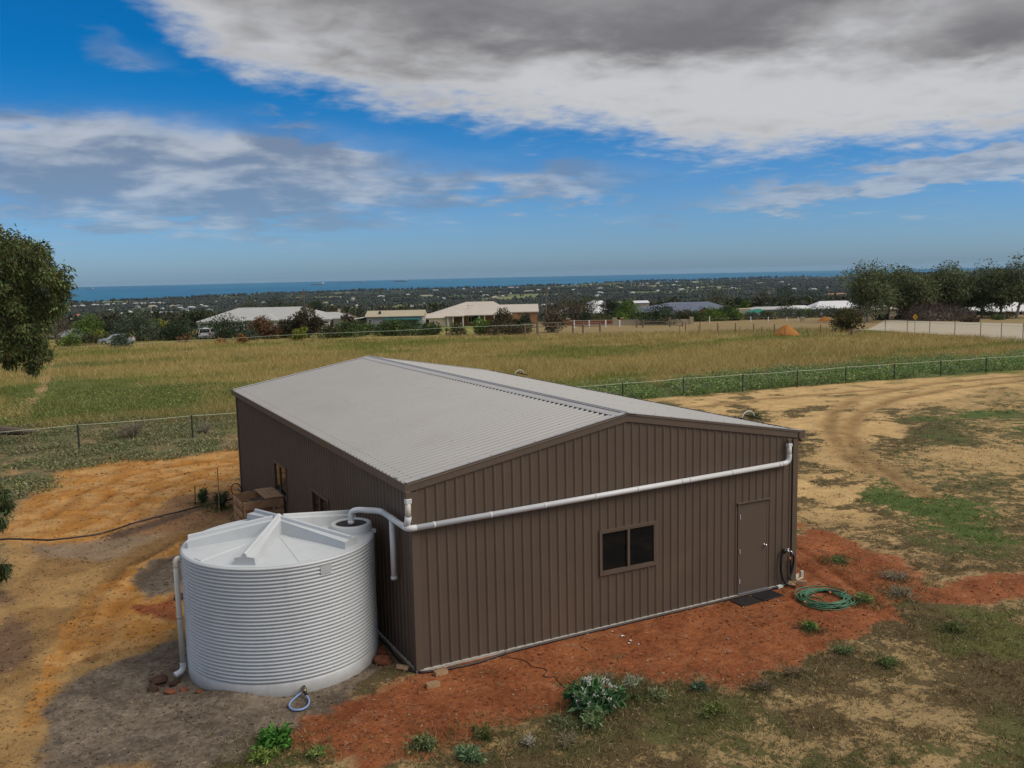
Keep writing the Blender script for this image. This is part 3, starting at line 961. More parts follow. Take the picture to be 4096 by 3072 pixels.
gtop = lambda u: roof_z(u) - .06
win_f = (3.88, 5.17, 1.12, 1.94)
door_f = (7.35, 8.20, 0.0, 2.035)
ribbed_wall('front_wall', SW, gtop, 0.03, lambda u, b, z: (u, -b, z), [win_f, door_f])
ribbed_wall('back_wall', SW, gtop, 0.03, lambda u, b, z: (SW - u, SL + b, z))
win_l1 = (SL - 10.50, SL - 9.17, 1.15, 1.96); win_l2 = (SL - 6.585, SL - 5.21, 1.15, 1.96)
ribbed_wall('left_wall', SL, lambda u: EAVE - .12, 0.03, lambda u, b, z: (-b, SL - u, z), [win_l1, win_l2])
ribbed_wall('right_wall', SL, lambda u: EAVE - .12, 0.03, lambda u, b, z: (SW + b, u, z))

# slab edge showing pale below the sheets
mb = MB(); mb.box((.02, .004, -.25), (SW - .02, SL - .004, .045))
mb.box((-.035, -.045, -.25), (SW + .035, .0, .028)); mb.box((-.035, 0.003, -.25), (0.0, SL, .026))
mb.build('slab', M['concrete'], shed)


def roof_slope(sign, name):
    prof = rib_profile(SL + .10, h=.034)
    mb = MB()
    xe = 4.5 + sign * 4.60
    n = 2
    for (u0, b0), (u1, b1) in zip(prof[:-1], prof[1:]):
        y0, y1 = -.05 + u0, -.05 + u1
        for k in range(n):
            xa = 4.5 + (xe - 4.5) * k / n; xb = 4.5 + (xe - 4.5) * (k + 1) / n
            q = [(xa, y0, roof_z(xa) + b0), (xb, y0, roof_z(xb) + b0), (xb, y1, roof_z(xb) + b1), (xa, y1, roof_z(xa) + b1)]
            mb.quad(*(q if sign > 0 else q[::-1]))
    return mb.build(name, M['roof'], shed)


roof_slope(-1, 'roof_slope')
roof_slope(1, 'roof_slope')


def ridge_cap():
    mb = MB()
    for sgn in (-1, 1):
        prof = [(0, .052), (.03, .052), (.05, .036), (.21, .034), (.24, .033), (.242, .015)]
        for (u0, h0), (u1, h1) in zip(prof[:-1], prof[1:]):
            xa, xb = 4.5 + sgn * u0, 4.5 + sgn * u1
            mb.quad((xa, -.055, roof_z(xa) + h0), (xb, -.055, roof_z(xb) + h0), (xb, SL + .055, roof_z(xb) + h1 * 0 + h1), (xa, SL + .055, roof_z(xa) + h0))
    # rolled crest
    mb.tube([(4.5, -.055, RIDGE + .016), (4.5, SL + .055, RIDGE + .016)], .018, 8)
    mb.build('ridge_capping', M['cap'], shed)


ridge_cap()


def barge(y, sgn):
    """folded flashing along a gable"""
    mb = MB(); mt = MB()
    xl, xr = -.10, 9.16
    for x0, x1 in ((xl, 4.5), (4.5, xr)):
        z0, z1 = roof_z(x0) + .036, roof_z(x1) + .036
        d = .155
        yo = y + sgn * .035
        mb.prism([(x0, yo, z0 - d), (x1, yo, z1 - d), (x1, yo, z1), (x0, yo, z0)], (0, -sgn * .02, 0))
        mb.prism([(x0, yo, z0 - d - .012), (x1, yo, z1 - d - .012), (x1, yo, z1 - d), (x0, yo, z0 - d)], (0, -sgn * .05, 0))
        mt.prism([(x0, yo + sgn * .002, z0 + .002), (x1, yo + sgn * .002, z1 + .002), (x1, yo + sgn * .002, z1 + .012), (x0, yo + sgn * .002, z0 + .012)], (0, -sgn * .13, 0))
    mb.build('barge_capping', M['trim'], shed)
    mt.build('barge_flange', M['cap'], shed)


barge(0.0, -1)
barge(SL, 1)


def gutter(sgn):
    x0 = 0.0 if sgn < 0 else SW
    o = .14 if sgn < 0 else .20
    zt = EAVE - .005; zb = EAVE - .155
    xa, xb = x0 + sgn * .03, x0 + sgn * o
    y0, y1 = -.055, SL + .055
    w = .006
    mb = MB()
    pr = [(xa, zt - .03), (xa, zb), (xb, zb), (xb, zt), (xb - sgn * .018, zt), (xb - sgn * .018, zt - .006), (xb - sgn * w, zt - .006), (xb - sgn * w, zb + w), (xa + sgn * w, zb + w), (xa + sgn * w, zt - .03)]
    mb.prism([(x, y0, z) for x, z in pr], (0, y1 - y0, 0))
    # stop ends
    for y in (y0 - .002, y1 + .0):
        mb.prism([(xa, y, zt - .03), (xa, y, zb), (xb, y, zb), (xb, y, zt)], (0, .004, 0))
    g = mb.build('gutter', M['trim'], shed)
    mi = MB(); mi.box((min(xa, xb) + .008, y0 + .006, zb + .0075), (max(xa, xb) - .008, y1 - .006, zb + .012))
    mi.build('gutter_lining', M['gutterin'], g)
    # straps across the gutter
    ys = np.arange(.55, SL, 2.4 if sgn > 0 else 3.0)
    for i, yy in enumerate(ys):
        ms = MB()
        ms.prism([(xa, yy, zt - .012), (xb, yy, zt + .005), (xb, yy, zt + .009), (xa, yy, zt - .006)], (0, .03, 0))
        ms.build('gutter_strap', M['cap'], g)


gutter(-1)
gutter(1)


# drip flashing sticking out below the far right gutter end
mb = MB()
mb.prism([(9.21, .15, 3.26), (9.36, .15, 3.13), (9.36, .155, 3.125), (9.21, .155, 3.25)], (0, 1.1, 0))
mb.build('awning_flashing', M['trim'], shed)

# corner flashings
for (cx, cy, sx, sy) in ((0, 0, -1, -1), (SW, 0, 1, -1), (0, SL, -1, 1), (SW, SL, 1, 1)):
    mb = MB(); w = .11; p = .031
    ztop = EAVE - .165
    mb.prism([(cx + sx * p, cy + sy * p, .02), (cx - sx * w, cy + sy * p, .02), (cx - sx * w, cy + sy * .027, .02), (cx + sx * .027, cy + sy * .027, .02), (cx + sx * .027, cy - sy * w, .02), (cx + sx * p, cy - sy * w, .02)], (0, 0, ztop - .02))
    mb.build('corner_flashing', M['trim'], shed)

# barge shadow angle under the front gable
# brown rectangular droppers from both gutters to the white pipes
for (cx, cy) in ((-.10, -.085), (8.70, -.085)):
    mb = MB(); mb.box((cx - .045, cy - .03, 3.17), (cx + .045, cy + .03, EAVE - .13), bev=.006)
    mb.build('dropper', M['trim'], shed)


def window_unit(name, origin, ux, w, h, out, open_right=True):
    """sliding two-pane window, origin = lower left corner seen from outside, ux = unit along wall, out = outward normal"""
    O = Vector(origin); U = Vector(ux); Nn = Vector(out); Z = Vector((0, 0, 1))

    def bx(mb, u0, u1, z0, z1, d0, d1):
        p = [O + U * u0 + Z * z0 + Nn * d0, O + U * u1 + Z * z0 + Nn * d0, O + U * u1 + Z * z1 + Nn * d0, O + U * u0 + Z * z1 + Nn * d0]
        mb.prism([tuple(q) for q in p], tuple(Nn * (d1 - d0)))
    f = MB(); t = .035
    bx(f, -t, w + t, h, h + .045, -.02, .034); bx(f, -t, w + t, -.05, 0, -.02, .038)
    bx(f, -t, 0, 0, h, -.02, .034); bx(f, w, w + t, 0, h, -.02, .034)
    fr = f.build('window', M['trim'], shed)
    s = MB()
    bx(s, 0, .028, 0.0, h, -.012, .03); bx(s, w - .028, w, 0.0, h, -.012, .03)
    bx(s, .028, w - .028, h - .028, h, -.012, .03); bx(s, .028, w - .028, 0, .034, -.012, .034)
    bx(s, w / 2 - .026, w / 2 + .026, .034, h - .028, -.008, .038)
    s.build('sash', M['trim'], fr)
    for k in (0, 1):
        g = MB()
        u0 = .028 if k == 0 else w / 2 + .026; u1 = w / 2 - .026 if k == 0 else w - .028
        d = -.004 + .012 * k
        bx(g, u0, u1, .034, h - .028, d - .006, d)
        g.build('pane', M['glass'], fr)
    return fr


window_unit('window', (win_f[0], 0, win_f[2]), (1, 0, 0), win_f[1] - win_f[0], win_f[3] - win_f[2], (0, -1, 0))
for w in (win_l1, win_l2):
    window_unit('window', (0, SL - w[0], w[2]), (0, -1, 0), w[1] - w[0], w[3] - w[2], (-1, 0, 0))

# personnel door
mb = MB()
mb.box((7.35, -.022, .0), (7.392, .02, 2.035)); mb.box((8.158, -.022, .0), (8.20, .02, 2.035)); mb.box((7.392, -.022, 1.995), (8.158, .02, 2.035))
dfr = mb.build('door_frame', M['trim'], shed)
mb = MB(); mb.box((7.395, -.0185, .05), (8.155, .018, 1.992), bev=.003)
door = mb.build('door', mat('brown_door_paint', (.112, .081, .060), .5, var=.03, scale=1.5, spec=.4), shed)
mb = MB(); mb.box((7.31, -.055, 2.037), (8.25, -.0, 2.049)); mb.box((7.31, -.055, 2.025), (8.25, -.051, 2.037))
mb.build('head_flashing', M['trim'], shed)
mb = MB(); mb.box((7.352, -.05, .031), (8.198, .0, .048))
mb.build('door_sill', M['galv'], shed)
mb = MB()
mb.lathe([(.001, .0), (.027, .0), (.027, .012), (.012, .016), (.012, .04), (.028, .05), (.03, .065), (.02, .078), (.001, .08)], (0, 0, 0), 16)
kn = mb.build('handle', M['chrome'], door, True); kn.rotation_euler = (PI / 2, 0, 0); kn.location = (8.095, -.014, 1.02)
mb = MB(); mb.lathe([(.001, .0), (.018, .0), (.018, .01), (.001, .012)], (0, 0, 0), 12)
lk = mb.build('lock', M['chrome'], door); lk.rotation_euler = (PI / 2, 0, 0); lk.location = (8.118, -.014, 1.13)
for z in (.32, .98, 1.74):
    mb = MB(); mb.tube([(7.394, -.034, z - .05), (7.394, -.034, z + .05)], .008, 8)
    mb.build('hinge', M['white'], door)
for z in (1.06, 1.11):
    mb = MB(); mb.box((6.604, -.034, z - .012), (6.622, -.026, z + .012)); mb.build('wall_catch', M['chrome'], shed)

# roof screws in rows over the purlins, too small to pick apart
mb = MB()
for sgn in (-1, 1):
    for d in (1.15, 2.95, 4.42):
        x = 4.5 + sgn * d
        u = .06
        k = 0
        while u + .1 < SL:
            if k % 4 == int(d * 10) % 4 or d > 4.3:
                z = roof_z(x) + .034
                y = -.05 + u + .023
                mb.box((x - .008, y - .008, z), (x + .008, y + .008, z + .007))
            u += PITCH; k += 1
for x in np.arange(.2, 9.0, .45):
    z = roof_z(x) + .05
    mb.box((x - .008, -.02 - .008, z), (x + .008, -.02 + .008, z + .006))
o = mb.build('roof_screws', M['screw'], shed); o['kind'] = 'stuff'
mb = MB()
for sgn in (-1, 1):
    x = 4.5 + sgn * .243
    u = .06
    while u + .2 < SL:
        mb.box((x - .004, -.05 + u + .056, roof_z(x) + .002), (x + .004, -.05 + u + PITCH - .008, roof_z(x) + .027)); u += PITCH
o = mb.build('ridge_closures', M['black'], shed); o['kind'] = 'stuff'  # black closures; their colour also stands in for shade under the cap edge
# ------------------------------------------------------------------ rainwater pipe across the gable
rp = thing('rainwater_pipe', 'long white plastic pipe sloping across the gable wall to the tank', 'pipe', (0, 0, 0))
R = .053
zl = lambda x: 2.645 + .0149 * x
py = -.092
run = [(8.55, py, zl(8.55)), (-.02, py, zl(0))]
mb = MB(); mb.tube(run, R, 16); mb.build('pipe_run', M['pvc'], rp, True)
for x in (.36, 1.466, 2.594, 3.716, 4.70, 5.79, 5.985, 7.103, 8.417):
    mb = MB(); mb.tube([(x - .018, py, zl(x - .018)), (x + .018, py, zl(x + .018))], R + .005, 16)
    mb.build('pipe_clip', M['pvc'], rp, True)
mb = MB(); mb.tube(spline([(8.50, py, zl(8.5)), (8.60, py, zl(8.6) + .004), (8.675, py, zl(8.7) + .04), (8.705, py, zl(8.7) + .11), (8.708, py, 2.96)], 6), R + .004, 16)
mb.build('elbow', M['pvc'], rp, True)
mb = MB(); mb.tube([(8.707, py, 2.90), (8.702, py, 3.14)], R, 16); mb.build('riser', M['pvcold'], rp, True)
mb = MB(); mb.box((8.64, py - .05, 3.13), (8.76, py + .045, 3.20), bev=.01); mb.build('socket', M['pvc'], rp)
# round the corner to the tank
mb = MB(); mb.tube(spline([(.03, py, zl(0)), (-.06, py + .01, zl(0) + .0), (-.125, py + .06, zl(0) + .005), (-.14, py + .14, 2.66)], 6), R + .004, 16)
mb.build('elbow', M['pvc'], rp, True)
mb = MB(); mb.tube([(-.138, .03, 2.652), (-.135, 1.15, 2.66)], R, 16); mb.build('pipe_run', M['pvc'], rp, True)
mb = MB(); mb.tube(spline([(-.135, 1.10, 2.66), (-.16, 1.22, 2.665), (-.24, 1.34, 2.665), (-.36, 1.46, 2.66)], 6), R + .004, 16); mb.build('elbow', M['pvc'], rp, True)
mb = MB(); mb.tube(spline([(-.32, 1.42, 2.662), (-.47, 1.58, 2.655), (-.555, 1.67, 2.61), (-.58, 1.70, 2.52), (-.58, 1.70, 2.38)], 8), R + .002, 16); mb.build('inlet_bend', M['pvc'], rp, True)
mb = MB(); mb.tube([(-.58, 1.70, 2.37), (-.58, 1.70, 2.44)], R + .008, 16); mb.build('socket', M['pvc'], rp, True)
mb = MB(); mb.tube([(-.118, -.02, 2.68), (-.112, -.07, 2.78), (-.105, -.085, 2.86)], R + .006, 14); mb.build('tee', M['pvc'], rp, True)
mb = MB(); mb.tube([(-.107, -.085, 2.83), (-.102, -.085, 3.10)], R * .95, 14); mb.build('riser', M['pvcold'], rp, True)
mb = MB(); mb.box((-.155, -.135, 3.09), (-.045, -.04, 3.175), bev=.01); mb.build('socket', M['pvc'], rp)
mb = MB(); mb.tube([(-.14, .66, 2.63), (-.14, .66, 1.56)], R * .95, 16); mb.build('drop_pipe', M['pvc'], rp, True)
mb = MB(); mb.tube([(-.14, .66, 1.53), (-.14, .66, 1.59)], R + .008, 16); mb.build('end_cap', M['pvc'], rp, True)
mb = MB(); mb.tube([(-.137, .58, 2.656), (-.137, .74, 2.657)], R + .006, 16); mb.build('tee', M['pvc'], rp, True)

# ------------------------------------------------------------------ solar lights on the right gutter
for i, (y, lab) in enumerate(((1.9, 'black solar lamp on a curved white arm clipped to the near end of the gutter'), (13.5, 'black solar lamp on a curved white arm clipped to the far end of the gutter'))):
    t = thing('gutter_lamp', lab, 'lamp', (9.16, y, EAVE), 0, 'lamps clipped along the roof gutter')
    mb = MB(); mb.tube([(.0 + .19 * (1 - math.cos(a)), .10 * math.sin(a) * 0, .0 + .17 * math.sin(a)) for a in np.linspace(0.0, PI * .95, 14)], .011, 8)
    mb.build('arm', M['white'], t, True)
    mb = MB(); mb.box((.14, -.30, .01), (.36, .12, .035), bev=.006)
    p = mb.build('panel', M['black'], t); p.rotation_euler = (0, .35, 0); p.location = (0, 0, .10)
    mb = MB(); mb.box((-.03, -.05, -.02), (.03, .05, .02), bev=.005); mb.build('clamp', M['black'], t)
# ------------------------------------------------------------------ water tank
TX, TY, TR, TH = -1.88, 1.92, 1.717, 2.242
def mat_tank():
    m, N, b = mat_new('pale_grey_polymer')
    tc = N.new('ShaderNodeTexCoord'); o = tc.outputs['Object']
    x, y, z = N.sep(o)
    n = N.noise(o, 1.5, 5.0, .6)
    streak = N.noise(N.vm('MULTIPLY', o, (5.0, 5.0, .5)), 1.0, 5.0, .65)
    c = N.mix(N.lin(n, .3, .7), (.50, .525, .545, 1), (.55, .575, .595, 1))
    c = N.mix(N.sstep(streak, .54, .74, 0, .35), c, (.40, .40, .385, 1))
    dust = N.m('MULTIPLY', N.sstep(N.m('ADD', z, N.m('MULTIPLY', N.m('SUBTRACT', n, .5), .5)), .02, .42, 1.0, 0.0), N.lin(N.noise(o, 7.0, 5.0, .7), .3, .7, .25, .75))
    c = N.mix(N.m('MULTIPLY', dust, .6), c, (.33, .25, .19, 1))
    N.put(b.inputs['Base Color'], c)
    b.inputs['Roughness'].default_value = .45; b.inputs['Specular IOR Level'].default_value = .4
    return m


M['tank'] = mat_tank()
M['mesh'] = mat('dark_strainer', (.02, .013, .018), .6, bump=.6, bscale=120)
tank = thing('water_tank', 'round pale grey ribbed water tank beside the shed corner', 'tank', (TX, TY, 0))
prof = [(TR - .02, -.06), (TR, 0.0), (TR + .004, .19), (TR - .012, .215)]
n = 31
z0, z1 = .225, TH - .05
for i in range(n):
    za = z0 + (z1 - z0) * i / n; d = (z1 - z0) / n
    for f, r in ((.0, -.026), (.14, -.027), (.30, -.006), (.5, .006), (.72, .006), (.90, -.006)):
        prof.append((TR + r - .004 * math.sin(PI * (za / TH)), za + d * f))
prof += [(TR - .015, TH - .045), (TR + .006, TH - .035), (TR + .004, TH - .012), (TR - .03, TH + .006)]
mb = MB(); mb.lathe(prof, (0, 0, 0), 128)
mb.build('tank_wall', M['tank'], tank, True)
RH = lambda r: TH + .006 + .11 * (1 - (r / TR)) + .012 * math.sin(PI * r / TR)
mb = MB(); mb.lathe([(TR - .03 - (TR - .04) * k / 16, RH(TR - .03 - (TR - .04) * k / 16)) for k in range(17)], (0, 0, 0), 96, cap1=True)
mb.build('tank_roof', M['tank'], tank, True)


def roof_rib(ang, r1, w0, w1, h, name, crest):
    """tapering hollow rib moulded on the roof"""
    ca, sa = math.cos(ang), math.sin(ang)
    mb = MB()
    P = lambda r, s, z: (r * ca - s * sa, r * sa + s * ca, z)
    rs = [.06, .25, .5, .75, 1.0]
    rows = []
    for k in rs:
        r = r1 * k
        w = w0 + (w1 - w0) * k
        zt = TH + .425 - (r / TR) * (.425 - h) if crest else RH(r) + h
        zb = RH(r) - .01
        rows.append([P(r, -w - .02, zb), P(r, -w, zt - .045), P(r, -.045, zt - .028), P(r, -.03, zt + .02), P(r, 0, zt + .036), P(r, .03, zt + .02), P(r, .045, zt - .028), P(r, w, zt - .045), P(r, w + .02, zb)])
    if not crest:
        rows = [[row[0], row[1], row[7], row[8]] for row in rows]
    m = len(rows[0])
    V = [p for row in rows for p in row]; F = []
    for i in range(len(rows) - 1):
        for j in range(m - 1):
            F.append((i * m + j, (i + 1) * m + j, (i + 1) * m + j + 1, i * m + j + 1))
    e = (len(rows) - 1) * m
    F.append(tuple(e + j for j in range(m)))
    mb.add(V, F)
    mb.build(name, M['tank'], tank)


# ridges: towards the viewer, right front, right rear, back, left
for deg in (236, 308, 17, 93, 167):
    roof_rib(math.radians(deg), TR - .14, .06, .17, .165, 'roof_rib', True)
for deg in (272, 201, 130, 344, 56):
    roof_rib(math.radians(deg), TR - .08, .06, .11, .055, 'roof_flute', False)
mb = MB(); mb.lathe([(.001, TH + .468), (.04, TH + .46), (.07, TH + .43), (.13, TH + .36), (.17, TH + .10)], (0, 0, 0), 24); mb.build('roof_boss', M['tank'], tank, True)
hx, hy = -.58 - TX, 1.70 - TY
mb = MB(); mb.lathe([(.40, RH(1.3) - .10), (.385, TH + .145), (.355, TH + .16), (.30, TH + .16), (.29, TH + .13)], (hx, hy, 0), 48); mb.build('hatch_ring', M['tank'], tank, True)
mb = MB(); mb.lathe([(.292, TH + .135), (.20, TH + .118), (.001, TH + .112)], (hx, hy, 0), 40); mb.build('strainer', M['mesh'], tank, True)
# blank rating plate
a0 = math.radians(283)
mb = MB()
V = []
for zz in (TH - .24, TH - .09):
    for k in range(7):
        a = a0 + (k / 6 - .5) * .12
        V.append(((TR + .009) * math.cos(a), (TR + .009) * math.sin(a), zz))
mb.add(V, [(k, k + 1, k + 8, k + 7) for k in range(6)])
mb.build('plate', mat('grey_plate', (.45, .475, .495), .5, var=.05), tank)
# lifting lug
mb = MB(); mb.box((1.60, -.52, TH - .02), (1.68, -.46, TH + .05)); mb.build('lug', M['tank'], tank)
# outlet tap
tap = MB()
tx, ty = -2.005 - TX, .205 - TY
tap.tube([(tx, ty, .10), (tx, ty - .16, .10)], .03, 12)
tap.lathe([(.035, .06), (.04, .08), (.04, .13), (.02, .16), (.02, .18)], (tx, ty - .12, 0), 12)
tv = tap.build('outlet_tap', M['brass'], tank, True)
mb = MB(); mb.tube([(tx + .0, ty - .16, .10), (tx + .01, ty - .19, .04)], .027, 12); mb.build('tap_coupling', M['black'], tank, True)

# overflow pipe down the left side
ov = thing('overflow_pipe', 'white overflow pipe running down the left side of the tank', 'pipe', (-3.68, 2.03, 0))
ax0 = (-3.68, 2.03)
mb = MB()
mb.tube(spline([(.09, -.01, 2.125), (.03, 0, 2.12), (.0, 0, 2.07), (0, 0, 1.98)], 6), .052, 14); mb.build('elbow', M['pvcold'], ov, True)
mb = MB(); mb.tube([(0, 0, 2.0), (0, 0, .16)], .047, 14); mb.build('pipe_run', M['pvcold'], ov, True)
mb = MB(); mb.tube([(0, 0, 1.04), (0, 0, 1.10)], .051, 14); mb.build('joint', M['pvcold'], ov, True)
mb = MB(); mb.tube(spline([(0, 0, .22), (0, 0, .12), (-.05, -.02, .06), (-.15, -.05, .035)], 6), .053, 14); mb.build('outlet', M['pvc'], ov, True)

# clear blue hose looped from the outlet tap
pts = [(-2.0, .0, .04), (-1.985, -.12, .02), (-2.05, -.30, .016), (-2.17, -.39, .016), (-2.29, -.35, .016), (-2.33, -.20, .016), (-2.28, -.06, .018), (-2.16, .06, .03), (-2.06, .10, .06)]
mb = MB(); mb.tube([(x, y, z + max(0, gz(x, y)) ) for x, y, z in spline(pts, 8)], .016, 8)
o = mb.build('blue_hose', mat('blue_hose', (.22, .33, .62), .3, var=.08), None, True)
tag(o, 'short loop of clear blue hose on the ground at the tank tap', 'hose')
# ------------------------------------------------------------------ small things round the shed
M['brick'] = mat('clay_brick', (.42, .27, .15), .9, var=.2, scale=14, bump=.5)
M['brickhole'] = mat('brick_hole', (.05, .03, .02), .95)


def brick(label, x, y, rz, tilt=0.0, z=None, cat='brick'):
    t = thing('brick', label, cat, (x, y, (gz(x, y) if z is None else z)), rz, 'loose bricks round the shed')
    # body with real core holes: top built as a lattice
    L, Wd, H = .23, .11, .076
    nx, ny = 7, 2
    gx = [0.0]
    for i in range(nx):
        c = L * (i + .5) / nx; gx += [c - .010, c + .010]
    gx.append(L)
    gy = [0, Wd * .28 - .011, Wd * .28 + .011, Wd * .72 - .011, Wd * .72 + .011, Wd]
    mb = MB(); mh = MB()
    for i in range(len(gx) - 1):
        for j in range(len(gy) - 1):
            x0, x1, y0, y1 = gx[i] - L / 2, gx[i + 1] - L / 2, gy[j] - Wd / 2, gy[j + 1] - Wd / 2
            if i % 2 == 1 and j in (1, 3):
                for a, b in (((x0, y0), (x1, y0)), ((x1, y0), (x1, y1)), ((x1, y1), (x0, y1)), ((x0, y1), (x0, y0))):
                    mh.quad((a[0], a[1], H), (b[0], b[1], H), (b[0], b[1], H - .05), (a[0], a[1], H - .05))
                mh.quad((x0, y0, H - .05), (x1, y0, H - .05), (x1, y1, H - .05), (x0, y1, H - .05))
            else:
                mb.quad((x0, y0, H), (x1, y0, H), (x1, y1, H), (x0, y1, H))
    mb.add([(-L / 2, -Wd / 2, 0), (L / 2, -Wd / 2, 0), (L / 2, Wd / 2, 0), (-L / 2, Wd / 2, 0), (-L / 2, -Wd / 2, H), (L / 2, -Wd / 2, H), (L / 2, Wd / 2, H), (-L / 2, Wd / 2, H)],
           [(3, 2, 1, 0), (0, 1, 5, 4), (1, 2, 6, 5), (2, 3, 7, 6), (3, 0, 4, 7)])
    b = mb.build('brick_body', M['brick'], t)
    mh.build('core_holes', M['brickhole'], t)['kind'] = 'stuff'
    if tilt: t.rotation_euler = (tilt, 0, rz)
    return t


brick('tilted cored brick by the foot of the shed corner beside the tank', -.19, .24, 2.2, .35)
brick('cored brick lying on the black pipe at the front wall', .32, -.30, .02)
brick('cored brick alone on the red dirt in front of the shed corner', .02, -.66, -.12)
brick('cored brick flat against the wall below the wall tap', 8.83, -.06, .05)
brick('cored brick standing out from the shed corner behind the hose coil', 9.09, -.13, -.75, 0)

# black pipe along the foot of the walls
pts = [(-.10, 3.4), (-.08, 1.6), (-.13, .55), (-.10, .12), (.02, -.06), (.18, -.13), (.55, -.20), (1.1, -.22), (1.7, -.13), (2.3, -.10), (3.5, -.085), (5.0, -.08), (6.4, -.085), (7.2, -.075), (8.0, -.08), (8.35, -.09), (8.52, -.10)]
mb = MB(); mb.tube([(x, y, max(gz(x, y), -.01) + .022) for x, y, _ in spline([(a, b, 0) for a, b in pts], 6)], .024, 10)
tag(mb.build('poly_pipe', M['pipeblack'], None, True), 'black pipe lying along the foot of the shed wall', 'pipe')

pts = [(-14.0, 15.5), (-9.0, 14.2), (-6.9, 13.63), (-5.68, 12.82), (-4.9, 12.72), (-4.3, 12.85), (-3.3, 13.55), (-1.85, 14.2), (-.6, 14.75), (-.05, 15.2), (.0, 16.2)]
mb = MB(); mb.tube([(x, y, gz(x, y) + .02) for x, y, _ in spline([(a, b, 0) for a, b in pts], 8)], .026, 8)
tag(mb.build('irrigation_pipe', M['pipeblack'], None, True), 'dark irrigation pipe curving over the ochre dirt behind the tank', 'pipe')

pts = [(1.70, -.06, .05), (1.74, -.10, .10), (1.68, -.16, .06), (1.67, -.26, 0), (1.84, -.52, 0), (1.86, -.72, 0), (1.84, -.86, 0), (1.99, -1.06, 0), (1.96, -1.19, 0), (1.82, -1.29, 0), (1.87, -1.40, 0), (1.99, -1.43, 0), (1.93, -1.70, 0), (1.95, -1.95, 0), (2.02, -2.2, 0)]
mb = MB(); mb.tube([(x, y, z + gz(x, y) + .010) for x, y, z in spline(pts, 6)], .0075, 6)
tag(mb.build('cable', mat('brown_cable', (.10, .04, .025), .6), None, True), 'thin brown cable wriggling from the wall pipe to the flowering plant', 'cable')

# wall tap, black hose loop and thin hose
tp = thing('garden_tap', 'wall tap with chrome spout near the right corner of the shed', 'tap', (8.70, -.03, .80))
mb = MB(); mb.tube([(0, 0, 0), (0, -.10, .0)], .016, 10); mb.tube(spline([(0, -.09, 0), (.04, -.13, .0), (.06, -.15, -.03), (.065, -.155, -.07)], 5), .013, 10); mb.build('spout', M['chrome'], tp, True)
mb = MB(); mb.tube([(-.035, -.08, .045), (.035, -.08, .045)], .009, 8); mb.tube([(0, -.08, 0), (0, -.08, .045)], .008, 8); mb.build('handle', M['white'], tp, True)
mb = MB(); mb.tube([(-.09, -.03, .02), (-.09, -.09, .0)], .05, 12); mb.build('wall_boss', M['black'], tp, True)
pts = [(8.60, -.09, .82), (8.545, -.085, .70), (8.525, -.085, .57), (8.53, -.085, .37), (8.575, -.09, .20), (8.65, -.12, .07), (8.70, -.20, .035), (8.76, -.30, .03)]
mb = MB(); mb.tube(spline(pts, 7), .026, 10)
pts2 = [(8.78, -.18, .73), (8.84, -.14, .64), (8.875, -.10, .50), (8.85, -.09, .33), (8.79, -.09, .20), (8.68, -.10, .075), (8.57, -.11, .045), (8.42, -.10, .03), (8.28, -.09, .025)]
mb.tube(spline(pts2, 7), .024, 10)
tag(mb.build('black_hose', M['black'], None, True), 'thick black hose hanging in a crossed loop from the wall tap', 'hose')
pts3 = [(8.70, -.17, .62), (8.665, -.12, .50), (8.69, -.10, .36), (8.75, -.11, .22), (8.82, -.15, .10), (8.88, -.26, .03), (8.95, -.42, .02), (8.80, -.60, .03)]
mb = MB(); mb.tube(spline(pts3, 7), .010, 8)
th = mb.build('thin_hose', mat('dull_green_hose', (.05, .06, .04), .5), None, True)
tag(th, 'thin dark hose running from the wall tap down to the green coil', 'hose')
mb = MB(); mb.tube([(8.70, -.175, .68), (8.70, -.17, .61)], .022, 10); mb.build('connector', M['orange'], th, True)

mb = MB(); mb.box((8.40, -.14, 0), (8.56, -.06, .06), rz=.1, bev=.008)
tag(mb.build('plastic_box', mat('pale_plastic', (.56, .60, .55), .5), None), 'small pale plastic box at the wall beside the door', 'box')
mb = MB()
mb.prism([(9.06, .10, .01), (9.10, .10, .01), (9.10, .10, .11), (9.06, .10, .11)], (.22, .06, 0)); mb.prism([(9.04, .02, .01), (9.08, .02, .01), (9.08, .02, .05), (9.04, .02, .05)], (.26, .05, 0))
mb.prism([(9.34, .12, .0), (9.40, .10, .0), (9.40, .10, .16), (9.34, .12, .16)], (.02, .05, 0))
tag(mb.build('metal_offcut', mat('cream_channel', (.60, .57, .47), .45), None), 'cream metal channel offcuts lying at the right shed corner', 'offcut')

